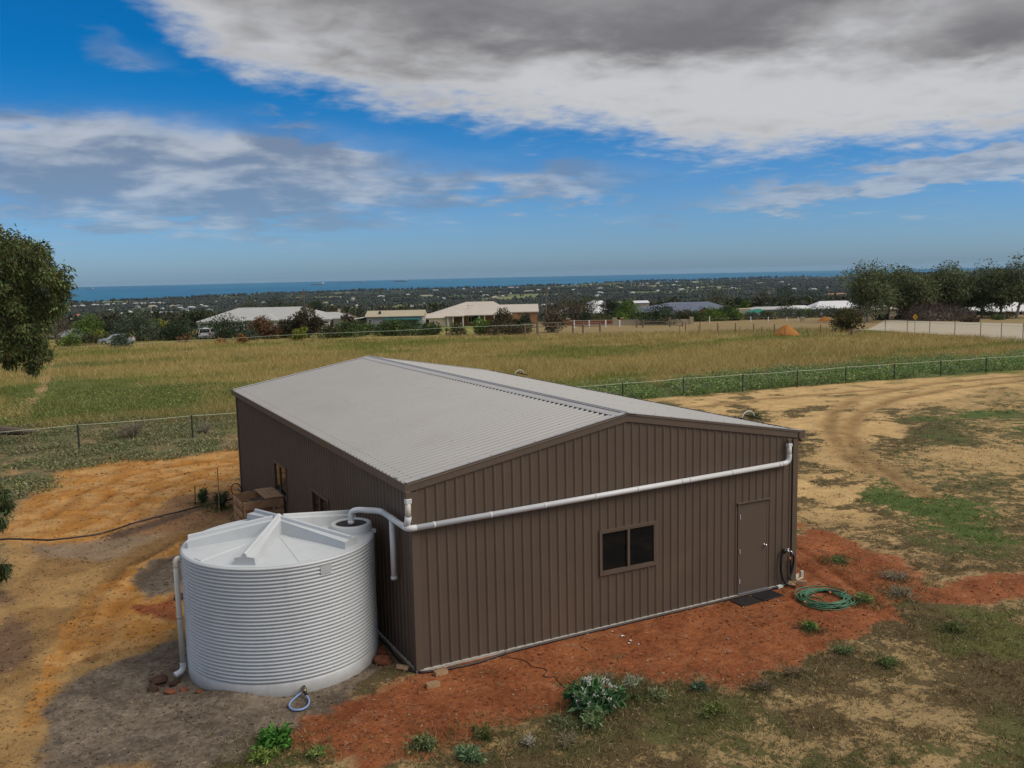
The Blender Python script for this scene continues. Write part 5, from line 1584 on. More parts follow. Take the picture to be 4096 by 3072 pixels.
GUM_CL = [(-7.09,31.03,8.24),(-6.08,27.11,6.8),(-6.24,28.63,6.58),(-5.78,31.17,5.2),(-6.66,30.25,5.8),(-6.67,29.66,4.39),(-6.09,26.42,5.21),(-5.26,26.31,7.35),(-5.62,27.12,4.27),(-5.44,29.85,7.84),(-5.12,30.15,8.31),(-5.53,30.32,5.55),(-6.28,31.02,5.1),(-7.25,28.95,4.71),(-5.83,29.83,8.72),(-6.68,28.03,4.61),(-5.69,29.3,7.24),(-6.72,30.55,8.56),(-5.18,30.67,6.23),(-6.9,27.58,4.76),(-7.1,27.24,7.42),(-6.76,31.16,8.38),(-6.94,29.32,7.85),(-5.17,28.67,8.29),(-5.32,28.99,7.41),(-5.48,28.72,5.68),(-5.62,28.64,8.38),(-7.04,29.6,6.8),(-5.08,25.84,7.24),(-5.71,29.99,8.39),(-6.23,31.16,7.38),(-6.16,28.14,7.53),(-5.97,29.18,4.21),(-6.62,28.36,6.79),(-6.64,28.23,6.29),(-7.05,28.83,7.03),(-6.9,28.83,6.62),(-5.36,26.93,7.59),(-6.84,28.46,7.93),(-6.83,31.61,6.45),(-7.03,30.29,7.18),(-7.07,31.44,6.46),(-7.22,27.77,6.23),(-7.25,31.36,7.19),(-6.77,28.76,5.73),(-6.69,28.21,5.55),(-6.42,29.06,5.15),(-6.97,31.35,7.02),(-5.19,28.77,5.57),(-5.6,29.63,4.43),(-5.81,29.65,6.29),(-6.54,29.75,5.69),(-4.9,29.05,5.82),(-6.2,30.13,7.51),(-7.44,31.61,4.47),(-7.23,28.98,4.45),(-6.57,30.01,7.37),(-6.95,30.21,6.76),(-4.96,27.99,7.02),(-5.64,30.73,7.96),(-6.75,27.49,6.47),(-5.76,30.77,4.21),(-7.15,31.54,5.93),(-6.81,30.42,7.18),(-5.58,27.87,5.71),(-5.34,27.65,6.6),(-6.27,27.35,4.34),(-6.56,27.56,7.98),(-5.62,30.36,6.74),(-6.96,29.17,4.52),(-4.68,28.76,6.64),(-5.6,28.67,8.43),(-6.24,27.08,8.68),(-5.81,28.82,7.33),(-7.16,31.42,8.4),(-6.03,30.35,5.72),(-5.61,28.91,5.3),(-6.65,31.82,8.56),(-7.19,28.58,7.27),(-6.03,31.22,7.09),(-7.17,27.07,4.29),(-6.17,29.63,5.63),(-6.22,26.48,6.08),(-4.9,26.95,7.12),(-6.74,26.86,5.89),(-6.56,27.88,7.78),(-5.26,30.62,6.08),(-5.23,27.54,7.81),(-6.94,29.91,8.18),(-5.15,27.6,7.8),(-7.01,30.76,9.2),(-5.9,29.52,7.1),(-6.13,27.73,6.85),(-5.53,28.8,8.35),(-4.68,29.91,6.59),(-6.98,27.38,4.59),(-6.84,28.26,5.46),(-6.92,30.9,9.12),(-6.2,30.91,8.5),(-5.13,28.57,5.67),(-7.29,30.77,6.13),(-5.64,27.59,5.3),(-6.19,28.29,8.0),(-6.71,27.37,4.85),(-6.87,28.78,5.48),(-6.66,31.3,3.79),(-6.6,29.14,8.65),(-5.63,29.16,7.54),(-5.52,27.25,4.91),(-6.94,27.32,9.12),(-5.02,28.32,7.39),(-5.91,26.41,8.27),(-7.01,28.53,4.67),(-6.07,30.18,8.05),(-5.26,28.52,7.32),(-6.27,29.5,6.25),(-5.89,31.19,4.2),(-7.11,27.01,7.37),(-6.45,30.05,4.88),(-5.05,27.32,6.02),(-6.9,26.93,5.13),(-7.06,30.53,6.68),(-6.66,28.41,5.53),(-6.75,26.87,4.35),(-5.95,29.9,4.23),(-6.59,27.15,5.88),(-5.83,30.77,8.07),(-6.48,31.66,4.85),(-6.29,27.23,6.55),(-7.1,27.11,5.51),(-5.53,30.95,5.1),(-6.19,28.43,7.3),(-5.43,26.53,5.09),(-6.89,31.64,5.25),(-6.38,29.09,4.52),(-6.54,31.08,4.96),(-6.92,27.48,6.61),(-6.85,28.0,6.53),(-4.97,26.64,7.4),(-5.43,26.27,7.96),(-6.92,26.72,6.82),(-7.52,29.75,4.0),(-6.61,29.34,5.25),(-5.11,30.91,5.78),(-6.18,30.66,4.54),(-5.66,28.32,6.63),(-5.35,28.21,8.38),(-5.4,27.05,7.73),(-7.32,31.54,4.85),(-4.75,29.2,6.79),(-4.49,26.78,7.4),(-4.48,26.78,7.0),(-4.52,26.8,6.64),(-4.64,26.86,6.14),(-5.91,27.52,3.82),(-5.88,27.5,3.64),(-6.49,27.82,3.98),(-6.85,28.01,3.94),(-5.4,27.26,4.16)]
GUM_TRUNK = (-8.36, 29.92)
TIP_CL = [(-6.72,8.38,2.15),(-6.43,8.67,2.06),(-6.53,8.68,2.3),(-6.73,8.54,2.33),(-6.69,8.27,2.32),(-6.8,9.37,2.14),(-6.49,8.32,2.28),(-6.74,8.96,2.18),(-6.49,9.06,2.1),(-6.48,8.47,2.05),(-6.6,8.81,2.31),(-6.74,8.41,2.27),(-6.62,8.17,1.85),(-6.68,8.8,1.64),(-6.77,8.58,1.69),(-6.8,9.01,1.62),(-6.74,9.12,1.5),(-6.8,8.58,1.77),(-6.62,8.8,1.62),(-6.77,8.42,1.79),(-6.69,8.55,0.48),(-6.61,8.18,0.73),(-6.89,9.37,0.27),(-6.8,8.93,0.54),(-7.01,8.73,0.44),(-6.99,9.29,0.47),(-6.65,9.31,0.4),(-6.62,8.22,0.66)]
TIP_TRUNK = (-8.63, 9.77)
# ------------------------------------------------------------------ background
RZ = -CAM_YAW
M['cream'] = mat('cream_render', (.46, .38, .26), .85, var=.08, scale=1.5)
M['beige'] = mat('beige_sheet', (.42, .36, .26), .6, var=.05, scale=1)
M['lgrey'] = mat('light_grey_wall', (.36, .37, .39), .7, var=.05)
M['brickw'] = mat('orange_brickwork', (.33, .17, .085), .9, var=.2, scale=12, bump=.4)
M['redbrick'] = mat('red_brickwork', (.26, .09, .05), .9, var=.2, scale=10)
M['roofgrey'] = mat('pale_grey_iron_roof', (.40, .40, .39), .6, var=.05, scale=.6)
M['roofcream'] = mat('cream_iron_roof', (.50, .44, .38), .6, var=.05, scale=.6)
M['roofbeige'] = mat('beige_iron_roof', (.42, .36, .25), .6, var=.05, scale=.6)
M['roofslate'] = mat('blue_slate_roof', (.115, .135, .19), .65, var=.08, scale=.8)
M['roofwhite'] = mat('white_iron_roof', (.66, .66, .68), .55, var=.04, scale=.6)
M['rooforange'] = mat('terracotta_roof', (.42, .17, .08), .85, var=.15, scale=.6)
M['roofpale'] = mat('pale_green_roof', (.36, .41, .37), .6, var=.06, scale=.6)
M['teal'] = mat('teal_sheet', (.012, .085, .085), .55, var=.1)
M['shade'] = mat('green_shade_cloth', (.01, .17, .125), .8, var=.15)
M['redbox'] = mat('faded_red_steel', (.17, .035, .03), .6, var=.25, scale=1)
M['dark'] = mat('verandah_dark', (.02, .018, .017), .8)
M['wood'] = mat('grey_fence_timber', (.17, .13, .095), .9, var=.3, scale=6)
M['woodlight'] = mat('brown_fence_timber', (.20, .125, .06), .9, var=.3, scale=6)
M['steel'] = mat('dark_star_picket', (.03, .032, .03), .6)
M['tape'] = mat('pale_fence_tape', (.50, .54, .40), .6)
M['wire'] = mat('grey_wire', (.30, .28, .24), .5, .3)


def hip(mb, x0, x1, y0, y1, z, h, ridge, th=.12, shift=0.0):
    """hip or gable roof over the rectangle; ridge along x"""
    cx = (x0 + x1) / 2 + shift; cy = (y0 + y1) / 2
    a, b = cx - ridge / 2, cx + ridge / 2
    V = [(x0, y0, z), (x1, y0, z), (x1, y1, z), (x0, y1, z), (a, cy, z + h), (b, cy, z + h)]
    V += [(p[0], p[1], p[2] - th) for p in V[:4]]
    mb.add(V, [(0, 1, 5, 4), (1, 2, 5), (2, 3, 4, 5), (3, 0, 4), (6, 7, 1, 0), (7, 8, 2, 1), (8, 9, 3, 2), (9, 6, 0, 3), (9, 8, 7, 6)])


def gable_y(mb, x0, x1, y0, y1, z, h, th=.12):
    """gable roof with ridge along y"""
    cx = (x0 + x1) / 2
    V = [(x0, y0, z), (cx, y0, z + h), (x1, y0, z), (x0, y1, z), (cx, y1, z + h), (x1, y1, z)]
    V += [(p[0], p[1], p[2] - th) for p in V]
    mb.add(V, [(0, 1, 4, 3), (1, 2, 5, 4), (6, 9, 10, 7), (7, 10, 11, 8), (0, 6, 7, 1), (1, 7, 8, 2), (3, 4, 10, 9), (4, 5, 11, 10), (0, 3, 9, 6), (2, 8, 11, 5)])


def win(parent, x, z, w, h, y=0.0, frame='white'):
    f = MB(); t = .07
    f.box((x - t, y - .06, z - t), (x + w + t, y - .003, z)); f.box((x - t, y - .06, z + h), (x + w + t, y - .003, z + h + t))
    f.box((x - t, y - .06, z), (x, y - .003, z + h)); f.box((x + w, y - .06, z), (x + w + t, y - .003, z + h)); f.box((x + w / 2 - .03, y - .05, z), (x + w / 2 + .03, y - .003, z + h))
    fo = f.build('window', M[frame], parent)
    g = MB(); g.box((x, y - .03, z), (x + w, y - .005, z + h)); g.build('pane', M['glass'], fo)


# ---- verandah house
def verandah_house():
    x, y, zg = 18.02, 144.71, -2.55
    t = thing('verandah_house', 'long house with a grey hipped roof and white posted verandah', 'house', (x, y, zg), RZ)
    W_, D_ = 22.2, 11.0
    ze = 2.53; zf = 1.0
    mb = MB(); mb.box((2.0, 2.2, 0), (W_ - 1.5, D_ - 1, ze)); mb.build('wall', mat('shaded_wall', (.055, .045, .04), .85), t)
    mb = MB(); hip(mb, -.2, W_ + .2, -.2, D_, ze, 2.0, 11.0, .16, -.2); rf = mb.build('roof', M['roofgrey'], t)
    # skirt roof corner turned to the right and a small gablet over the steps
    mb = MB(); hip(mb, 8.8, 13.6, -.9, 4.2, ze + .03, 1.25, .05, .12); mb.build('roof_gablet', M['roofgrey'], rf)
    mb = MB(); hip(mb, W_ - 4.0, W_ + 2.6, 1.4, 8.0, ze + .02, .95, 2.0, .14); mb.build('roof_wing', M['roofgrey'], rf)
    mb = MB(); mb.box((6.0, D_ / 2 - .2, ze + 1.99), (8.0, D_ / 2 + .2, ze + 2.06)); mb.build('ridge_vent', M['roofgrey'], rf)
    mb = MB(); mb.box((0, 0, zf - .10), (W_, 2.2, zf)); mb.box((W_, 1.6, zf - .18), (W_ + 2.4, 7.8, zf + .0)); mb.build('verandah_floor', M['white'], t)
    mb = MB(); mb.box((0, .15, 0), (W_, 2.0, zf - .10)); mb.build('base', M['dark'], t)
    mb = MB(); mb.box((-.1, -.02, ze - .36), (W_ + .1, .08, ze - .20)); mb.build('fascia_beam', M['white'], t)
    posts = [0.1, 2.6, 5.2, 7.8, 8.3, 10.4, 12.9, 13.2, 15.6, 18.0, 19.6, 22.1]
    for px in posts:
        mb = MB(); mb.box((px - .06, -.02, zf), (px + .06, .10, ze - .36)); mb.build('post', M['white'], t)
        mb = MB()
        for sg in (-1, 1):
            mb.tube([(px + sg * .06, .04, ze - .85), (px + sg * .14, .04, ze - .58), (px + sg * .42, .04, ze - .38)], .04, 5)
        mb.build('bracket', M['white'], t)
    for k in range(5):
        yy = 1.8 + k * 1.45
        mb = MB(); mb.box((W_ + 2.34, yy - .06, zf), (W_ + 2.46, yy + .06, ze - .12)); mb.build('post', M['white'], t)
    mb = MB(); mb.box((0, 0, zf + .72), (W_, .07, zf + .80)); mb.box((W_ + 2.34, 1.6, zf + .55), (W_ + 2.46, 7.8, zf + .70)); mb.build('handrail', M['white'], t)
    mb = MB()
    for k in range(100):
        xx = k * W_ / 100; mb.box((xx, .015, zf), (xx + .07, .055, zf + .72))
    for k in range(40):
        yy = 1.6 + k * .155; mb.box((W_ + 2.38, yy, zf), (W_ + 2.42, yy + .06, zf + .55))
    mb.build('balusters', M['white'], t)['kind'] = 'stuff'
    for px in (3.3, 6.2, 14.4, 17.2): win(t, px, zf + .35, 1.3, .95, 2.2)
    mb = MB(); mb.box((11.1, 2.14, zf), (12.0, 2.197, zf + 1.4)); mb.build('door', M['white'], t)


verandah_house()


def shed_house():
    t = thing('beige_shed', 'long pale shed with a beige roof behind a teal carport', 'shed', (47.07, 144.25, -2.85), RZ)
    W_, D_ = 10.8, 7.0; ze = 2.45
    mb = MB(); mb.box((.3, .3, 0), (W_ - .3, D_ - .3, ze)); mb.prism([(.3, .3, ze), (.3, D_ - .3, ze), (.3, D_ / 2, ze + 1.0)], (.05, 0, 0)); mb.build('wall', M['lgrey'], t)
    mb = MB(); hip(mb, .0, W_, -.1, D_, ze, .95, W_ - .01, .1); mb.build('roof', M['roofbeige'], t)
    win(t, .7, .9, .5, 1.0, .3)
    mb = MB(); mb.prism([(-2.2, -1.2, ze - .35), (-.05, .2, ze - .05), (-.05, .2, ze - .13), (-2.2, -1.2, ze - .43)], (0, 2.4, 0)); mb.build('awning', M['white'], t)
    mb = MB(); mb.tube([(-2.1, -1.0, 0), (-2.1, -1.0, ze - .4)], .05, 6); mb.build('awning_post', M['white'], t)
    mb = MB(); mb.lathe([(.25, 0), (.25, .5), (.05, .6)], (2.6, 1.5, ze + .35), 10); mb.build('roof_vent', M['steel'], t)
    t2 = thing('carport', 'flat teal carport in front of the long beige roofed shed', 'carport', (49.4, 140.7, -2.6), RZ)
    mb = MB(); mb.box((0, 0, 1.55), (6.3, 4.0, 1.80)); mb.build('roof', mat('teal_roof', (.03, .16, .15), .5, var=.1), t2)
    mb = MB(); mb.box((.1, 3.9, 0), (6.2, 4.0, 1.55)); mb.box((6.1, .1, 0), (6.2, 3.9, 1.55)); mb.build('wall', M['teal'], t2)
    for px in (.05, 3.1, 6.05):
        mb = MB(); mb.box((px, .02, 0), (px + .09, .11, 1.55)); mb.build('post', M['teal'], t2)
    t3 = thing('gable_shed', 'small cream gabled outbuilding right of the verandah house', 'shed', (43.4, 146.2, -2.7), RZ + .5)
    mb = MB(); mb.box((0, 0, 0), (3.0, 5, 2.2)); mb.prism([(0, 0, 2.2), (3.0, 0, 2.2), (1.5, 0, 3.0)], (0, .1, 0)); mb.build('wall', M['cream'], t3)
    mb = MB(); gable_y(mb, -.15, 3.15, -.15, 5.1, 2.17, .86, .1); mb.build('roof', mat('brown_roof', (.11, .07, .05), .7), t3)
    mb = MB(); mb.box((.3, 3.0, 2.5), (.8, 3.4, 3.7)); mb.build('chimney', M['cream'], t3)


shed_house()


def big_house():
    t = thing('cream_roofed_house', 'large orange brick house with a broad cream roof and porch', 'house', (59.25, 149.18, -3.05), RZ)
    ze = 2.15
    mb = MB(); mb.box((2.5, 1.2, 0), (19.5, 11, ze)); mb.build('wall', M['brickw'], t)
    mb = MB(); hip(mb, 1.6, 18.4, -.3, 12, ze, 2.35, 5.4, .16, 2.0); r_ = mb.build('roof', M['roofcream'], t)
    mb = MB(); hip(mb, 12.0, 23.6, 1.2, 7.6, ze + .35, 1.35, 11.55, .16); mb.build('roof_wing', M['roofcream'], r_)
    mb = MB(); hip(mb, 5.6, 9.2, -2.6, 3.0, ze - .02, .9, .05, .14); mb.build('porch_roof', M['roofcream'], r_)
    mb = MB(); hip(mb, 11.6, 15.2, -1.6, 3.0, ze + .05, .7, 1.5, .14); mb.build('porch_roof', M['roofcream'], r_)
    # gabled brick wing at the right end
    mb = MB(); mb.box((17.6, 1.5, 0), (23.3, 7.3, ze + .34)); mb.prism([(23.3, 1.5, ze + .34), (23.3, 7.3, ze + .34), (23.3, 4.4, ze + 1.55)], (.05, 0, 0)); mb.build('wing_wall', M['brickw'], t)
    for px in (6.0, 7.0, 8.9, 12.0, 13.0, 14.8):
        mb = MB(); mb.box((px, -2.3 if px < 10 else -1.4, 0), (px + .2, -2.1 if px < 10 else -1.2, ze - .1)); mb.build('porch_post', M['white'], t)
    for px in (3.2, 9.9, 15.6): win(t, px, .7, 1.0, 1.05, 1.2)
    win(t, 18.6, .9, .6, 1.0, 1.5)
    mb = MB(); mb.box((10.9, 1.13, 0), (11.7, 1.197, 1.9)); mb.build('door', M['dark'], t)
    mb = MB(); mb.tube([(9.8, 2.5, ze + .9), (9.8, 2.5, ze + 2.0)], .035, 5); mb.tube([(9.4, 2.5, ze + 1.7), (11.0, 2.5, ze + 1.75)], .03, 5); mb.build('aerial', M['wire'], t)
    # cream shed with a roller door standing in front at the left
    s = thing('roller_door_shed', 'small cream shed with a roller door before the big cream roofed house', 'shed', (58.5, 146.0, -2.95), RZ + .22)
    mb = MB(); mb.box((0, 0, 0), (6.6, 3.6, 1.75)); mb.prism([(6.6, 0, 1.75), (6.6, 3.6, 1.75), (6.6, 1.8, 2.5)], (.02, 0, 0)); mb.build('wall', M['beige'], s)
    mb = MB(); hip(mb, -.1, 6.75, -.15, 3.75, 1.74, .8, 6.84, .1); mb.build('roof', M['roofcream'], s)
    win(s, .9, .75, .8, .6, 0.0, 'dark')
    mb = MB()
    for k in range(8): mb.box((5.0, -.03 - .004 * (k % 2), .02 + k * .18), (6.3, -.003, .02 + k * .18 + .17))
    mb.build('roller_door', M['cream'], s)


big_house()


def slate_house():
    t = thing('slate_roofed_house', 'long low house with a blue grey hipped roof and red gable', 'house', (120.43, 162.44, -5.0), RZ)
    ze = 2.3
    mb = MB(); mb.box((1, 1, 0), (22, 10, ze)); mb.build('wall', M['redbrick'], t)
    mb = MB(); hip(mb, .0, 23.0, 0, 11, ze, 1.75, 9.5, .14, 2.0); r_ = mb.build('roof', M['roofslate'], t)
    mb = MB(); hip(mb, 5.2, 16.0, -2.6, 6.5, ze - .75, 2.2, 5.5, .14); mb.build('roof_wing', M['roofslate'], r_)
    mb = MB(); hip(mb, -2.5, 6.0, -.8, 8.0, ze - .25, 1.2, 3.0, .14); mb.build('roof_wing', M['roofslate'], r_)
    mb = MB(); gable_y(mb, 13.4, 17.4, -3.2, 3.0, ze - .55, 1.35, .16); mb.build('gable_roof', M['roofslate'], r_)
    mb = MB(); mb.prism([(13.7, -3.0, 0), (17.1, -3.0, 0), (17.1, -3.0, ze - .62), (15.4, -3.0, ze + .55), (13.7, -3.0, ze - .62)], (0, 2, 0)); mb.build('gable_wall', mat('red_gable', (.20, .05, .035), .8), t)
    win(t, 14.6, .5, 1.4, .9, -3.0)
    w = thing('white_house', 'white roofed house behind the left end of the blue slate roof', 'house', (116.0, 192.0, -7.0), RZ)
    mb = MB(); mb.box((0, 0, 0), (15, 9, 3.0)); mb.build('wall', M['cream'], w)
    mb = MB(); hip(mb, -.5, 15.5, -.5, 9.5, 3.0, 1.9, 6, .15); mb.build('roof', M['roofwhite'], w)
    win(w, 3, 1, 2, 1.2, 0.0)
    w = thing('white_shed', 'small white flat roofed shed behind the ridge of the slate roof', 'shed', (128.0, 174.0, -5.6), RZ)
    mb = MB(); mb.box((0, 0, 0), (3.6, 3, 4.3)); mb.build('wall', M['cream'], w)
    mb = MB(); mb.prism([(-.15, -.2, 4.3), (3.75, -.2, 4.3), (3.75, 3.2, 4.75), (-.15, 3.2, 4.75)], (0, 0, .1)); mb.build('roof', M['roofwhite'], w)


slate_house()


def block_house(name, label, cat, x, y, zg, w, d, ze, rh, ridge, rm, wm, rz=0.0, wins=(), gable=False):
    t = thing(name, label, cat, (x, y, zg), RZ + rz)
    mb = MB(); mb.box((0, 0, 0), (w, d, ze)); 
    if gable:
        mb.prism([(w, 0, ze), (w, d, ze), (w, d / 2, ze + rh * .93)], (.03, 0, 0)); mb.prism([(0, 0, ze), (0, d / 2, ze + rh * .93), (0, d, ze)], (.03, 0, 0))
    mb.build('wall', wm, t)
    mb = MB(); hip(mb, -.35, w + .35, -.35, d + .35, ze + .005, rh, (w + .68) if gable else ridge, .14); mb.build('roof', rm, t)
    for (wx, wz, ww, wh) in wins: win(t, wx, wz, ww, wh)
    return t


block_house('white_roofed_house', 'white roofed house left of the gum trees', 'house', 146.65, 131.89, -4.3, 10.2, 7.0, 2.0, 1.5, 6.0, M['roofwhite'], M['cream'], 0, [(2, .8, 1.4, 1.0)])
block_house('white_annex', 'low white roofed annex joined to the left of the white house', 'shed', 142.6, 134.6, -4.3, 4.2, 5.0, 1.75, .9, 3.0, M['roofwhite'], M['lgrey'])
block_house('gabled_shed', 'beige gabled shed under the gum trees', 'shed', 137.81, 109.43, -3.15, 7.0, 4.6, 1.5, .75, 6, M['roofcream'], M['beige'], .45, gable=True)
block_house('pale_roofed_house', 'pale roofed house behind the clipped bushes at the right edge', 'house', 151.3, 93.4, -3.0, 10.5, 8.0, .95, 1.45, 5.0, M['roofwhite'], M['brickw'], 0, [(1.2, .25, 1.2, .5), (4.6, .25, 1.2, .5)])
block_house('grey_roofed_shed', 'small pale gabled shed left of the clipped round bushes', 'shed', 151.4, 97.5, -3.0, 4.0, 3.4, 1.0, .6, 3, M['roofwhite'], M['lgrey'], .3, gable=True)
block_house('low_pale_house', 'low house with a pale green roof behind the bushes at left', 'house', -4.4, 154.1, -2.9, 7.5, 7.0, 1.0, 1.15, 4, M['roofpale'], M['redbrick'], -.35, [(5.6, .2, .8, .6)])
block_house('low_grey_house', 'low grey flat roofed building behind the feathery shrub', 'house', 131.0, 134.9, -3.8, 11.5, 6.0, 1.75, .5, 8, M['roofgrey'], M['lgrey'])
block_house('white_gabled_house', 'tall white house among dark trees left of the slate roof', 'house', 129.9, 197.2, -6.7, 4.4, 5, 4.6, .9, 3, M['roofwhite'], M['cream'], .2, [(1.2, 2.8, 1.0, 1.0)])
t = thing('concrete_tank', 'square cream water tank right of the hedge and slate roof', 'tank', (128.2, 135.9, -3.8), RZ)
mb = MB(); mb.box((0, 0, 0), (2.7, 2.7, 2.05), bev=.08); mb.build('tank_wall', M['cream'], t)
mb = MB(); mb.box((.6, -.06, .2), (.72, .0, 1.2)); mb.build('pipe', M['wood'], t)
t = thing('shade_tent', 'bright green shade cloth tent among the shrubs', 'tent', (126.4, 131.2, -3.6), RZ)
mb = MB(); hip(mb, 0, 5.4, 0, 4.0, 1.15, .75, .8, .03); mb.build('shade_roof', M['shade'], t)
for px in (.1, 5.3):
    mb = MB(); mb.tube([(px, .1, 0), (px, .1, 1.2)], .05, 6); mb.build('pole', M['steel'], t)
t = thing('shipping_container', 'faded red steel container beside the beige gabled shed', 'container', (136.9, 100.9, -2.9), RZ)
mb = MB(); mb.box((0, 0, .05), (2.1, 2.4, 1.75), bev=.03); mb.build('container_body', M['redbox'], t)
mb = MB()
for k in range(8): mb.box((.12 + k * .24, -.035, .15), (.24 + k * .24, -.003, 1.65))
mb.build('corrugation', M['redbox'], t)
# orange brick estate walls with pillars
for (lab, xa, ya, xb, yb, h, m) in (('long low orange brick wall behind the round brown bush', 78.6, 124.8, 86.5, 119.3, .85, 'redbrick'), ('limestone entry wall right of the orange brick wall', 84.2, 118.4, 90.5, 112.6, .85, 'cream'), ('short limestone entry wall beside the large dark bush', 91.2, 112.0, 94.5, 109.9, .8, 'cream')):
    L = math.hypot(xb - xa, yb - ya); a = math.atan2(yb - ya, xb - xa)
    zz = float(land(xa, ya)) - .3
    t = thing('estate_wall', lab, 'wall', (xa, ya, zz), a, 'estate walls')
    mb = MB(); mb.box((0, 0, 0), (L, .3, h + .3)); mb.build('wall_face', M[m], t)
    mb = MB(); mb.box((-.02, -.04, h + .302), (L + .02, .34, h + .37)); mb.build('coping', M['cream'], t)
    for px in (0, L):
        mb = MB(); mb.box((px - .3, -.12, 0), (px + .3, .42, h + .62)); p = mb.build('pillar', M[m], t)
        mb = MB(); mb.box((px - .36, -.18, h + .622), (px + .36, .48, h + .74)); mb.build('pillar_cap', M['cream'], p)


# ---- cars
def car(label, x, y, rz, paint, suv=True):
    zg = float(land(x, y))
    t = thing('parked_car', label, 'car', (x, y, zg), rz, 'cars parked by the verandah house')
    L, W_ = 4.6, 1.85
    H = 1.72 if suv else 1.45
    # profile along x (rear at 0, nose at L)
    lower = [(0.02, .45), (0.0, .75), (.06, 1.0), (.16, H * .60), (L - 1.25, H * .60), (L - .25, .86), (L - .02, .70), (L, .45), (L - .1, .30), (.12, .30)]
    def prof(pts, w0, ins):
        mb = MB(); n = len(pts)
        V = [(px, -w0 / 2, pz) for px, pz in pts] + [(px, w0 / 2, pz) for px, pz in pts]
        F = [tuple(range(n)), tuple(range(2 * n - 1, n - 1, -1))] + [(i, n + i, n + (i + 1) % n, (i + 1) % n) for i in range(n)]
        mb.add(V, F); return mb
    prof(lower, W_, 0).build('body', paint, t)
    # cabin tapering inward
    c0 = [(.10, H * .60 + .003), (.38, H - .04), (.60, H), (L - 2.35, H), (L - 1.9, H - .05), (L - 1.15, H * .60 + .003)]
    if not suv: c0 = [(.55, H * .60 + .003), (1.15, H - .05), (1.4, H), (L - 2.25, H), (L - 1.95, H - .04), (L - 1.15, H * .60 + .003)]
    n = len(c0); mb = MB()
    f = lambda z: W_ / 2 - .04 - .16 * (z - H * .6) / (H * .4)
    V = [(px, -f(pz), pz) for px, pz in c0] + [(px, f(pz), pz) for px, pz in c0]
    mb.add(V, [tuple(range(n)), tuple(range(2 * n - 1, n - 1, -1))] + [(i, n + i, n + (i + 1) % n, (i + 1) % n) for i in range(n)])
    mb.build('cabin', paint, t)
    mb = MB(); q = .012
    z0, z1 = H * .63, H - .12
    xa = lambda z: c0[0][0] + (c0[1][0] - c0[0][0]) * (z - H * .6) / (H - .04 - H * .6)
    mb.add([(xa(z0) - .02, -f(z0) + .10, z0), (xa(z0) - .02, f(z0) - .10, z0), (xa(z1) - .02, f(z1) - .08, z1), (xa(z1) - .02, -f(z1) + .08, z1)], [(3, 2, 1, 0)])
    mb.build('rear_window', M['glass'], t)
    xf = lambda z: L - 1.15 - .75 * (z - H * .6) / (H - .05 - H * .6)
    mb = MB(); mb.add([(xf(z0) + .03, -f(z0) + .08, z0), (xf(z0) + .03, f(z0) - .08, z0), (xf(z1) + .03, f(z1) - .08, z1), (xf(z1) + .03, -f(z1) + .08, z1)], [(0, 1, 2, 3)]); mb.build('windscreen', M['glass'], t)
    for sg in (-1, 1):
        for xs, xe in (((.55, 1.5), (1.58, 2.55)) if suv else ((1.3, 1.95), (2.02, 2.45))):
            mb = MB(); mb.add([(xs, sg * (f(z0) + q), z0), (xe + (.35 if xs > 1 else 0), sg * (f(z0) + q), z0), (xe, sg * (f(z1) + q), z1), (xs + .05, sg * (f(z1) + q), z1)], [(0, 1, 2, 3)]); mb.build('side_window', M['glass'], t)
        mb = MB(); mb.box((-.02, sg * .74 - .15, .80), (.10, sg * .74 + .15, 1.0), bev=.02); mb.build('tail_light', mat('red_lamp', (.30, .02, .02), .3), t)
        for wx in (.85, L - .9):
            mb = MB(); mb.tube([(wx, sg * (W_ / 2 - .22), .33), (wx, sg * (W_ / 2 + .012), .33)], .33, 18); wt = mb.build('wheel', M['black'], t)
            mb = MB(); mb.tube([(wx, sg * (W_ / 2 + .012), .33), (wx, sg * (W_ / 2 + .03), .33)], .19, 14); mb.build('rim', M['chrome'], wt)
    mb = MB(); mb.box((-.05, -W_ / 2 + .06, .36), (.10, W_ / 2 - .06, .60), bev=.04); mb.build('bumper', mat('grey_bumper', (.22, .22, .23), .5), t)
    mb = MB(); mb.box((-.062, -.26, .64), (-.02, .26, .76)); mb.build('number_plate', M['white'], t)
    if suv:
        for sg in (-1, 1):
            mb = MB(); mb.tube([(.6, sg * .62, H + .05), (2.3, sg * .62, H + .05)], .025, 6); mb.build('roof_rail', M['chrome'], t)


M['carwhite'] = mat('white_car_paint', (.60, .60, .63), .3, var=.02, spec=.5)
M['carsilver'] = mat('pale_silver_paint', (.42, .46, .50), .3, .2, var=.02)
car('white car seen from behind below the verandah', 16.2, 126.5, PI / 2 - CAM_YAW + .05, M['carwhite'])
car('pale silver car half hidden by the grey green tree', 6.0, 122.6, -CAM_YAW + PI + .1, M['carsilver'], False)


# ------------------------------------------------------------------ plants
KIND = {
    'dark': (0.046, 0.065, 0.031), 'olive': (0.090, 0.096, 0.040), 'mid': (0.085, 0.121, 0.040), 'bright': (0.116, 0.178, 0.034), 'yellow': (0.194, 0.209, 0.028),
    'grey': (0.090, 0.115, 0.074), 'rust': (0.163, 0.090, 0.043), 'orange': (0.341, 0.132, 0.031), 'darkrust': (0.074, 0.071, 0.037), 'brown': (0.112, 0.090, 0.056),
    'purple': (0.065, 0.037, 0.040), 'thin': (0.116, 0.096, 0.071), 'bare': (0.116, 0.087, 0.074), 'round': (0.102, 0.096, 0.034), 'clip': (0.031, 0.059, 0.031),
}


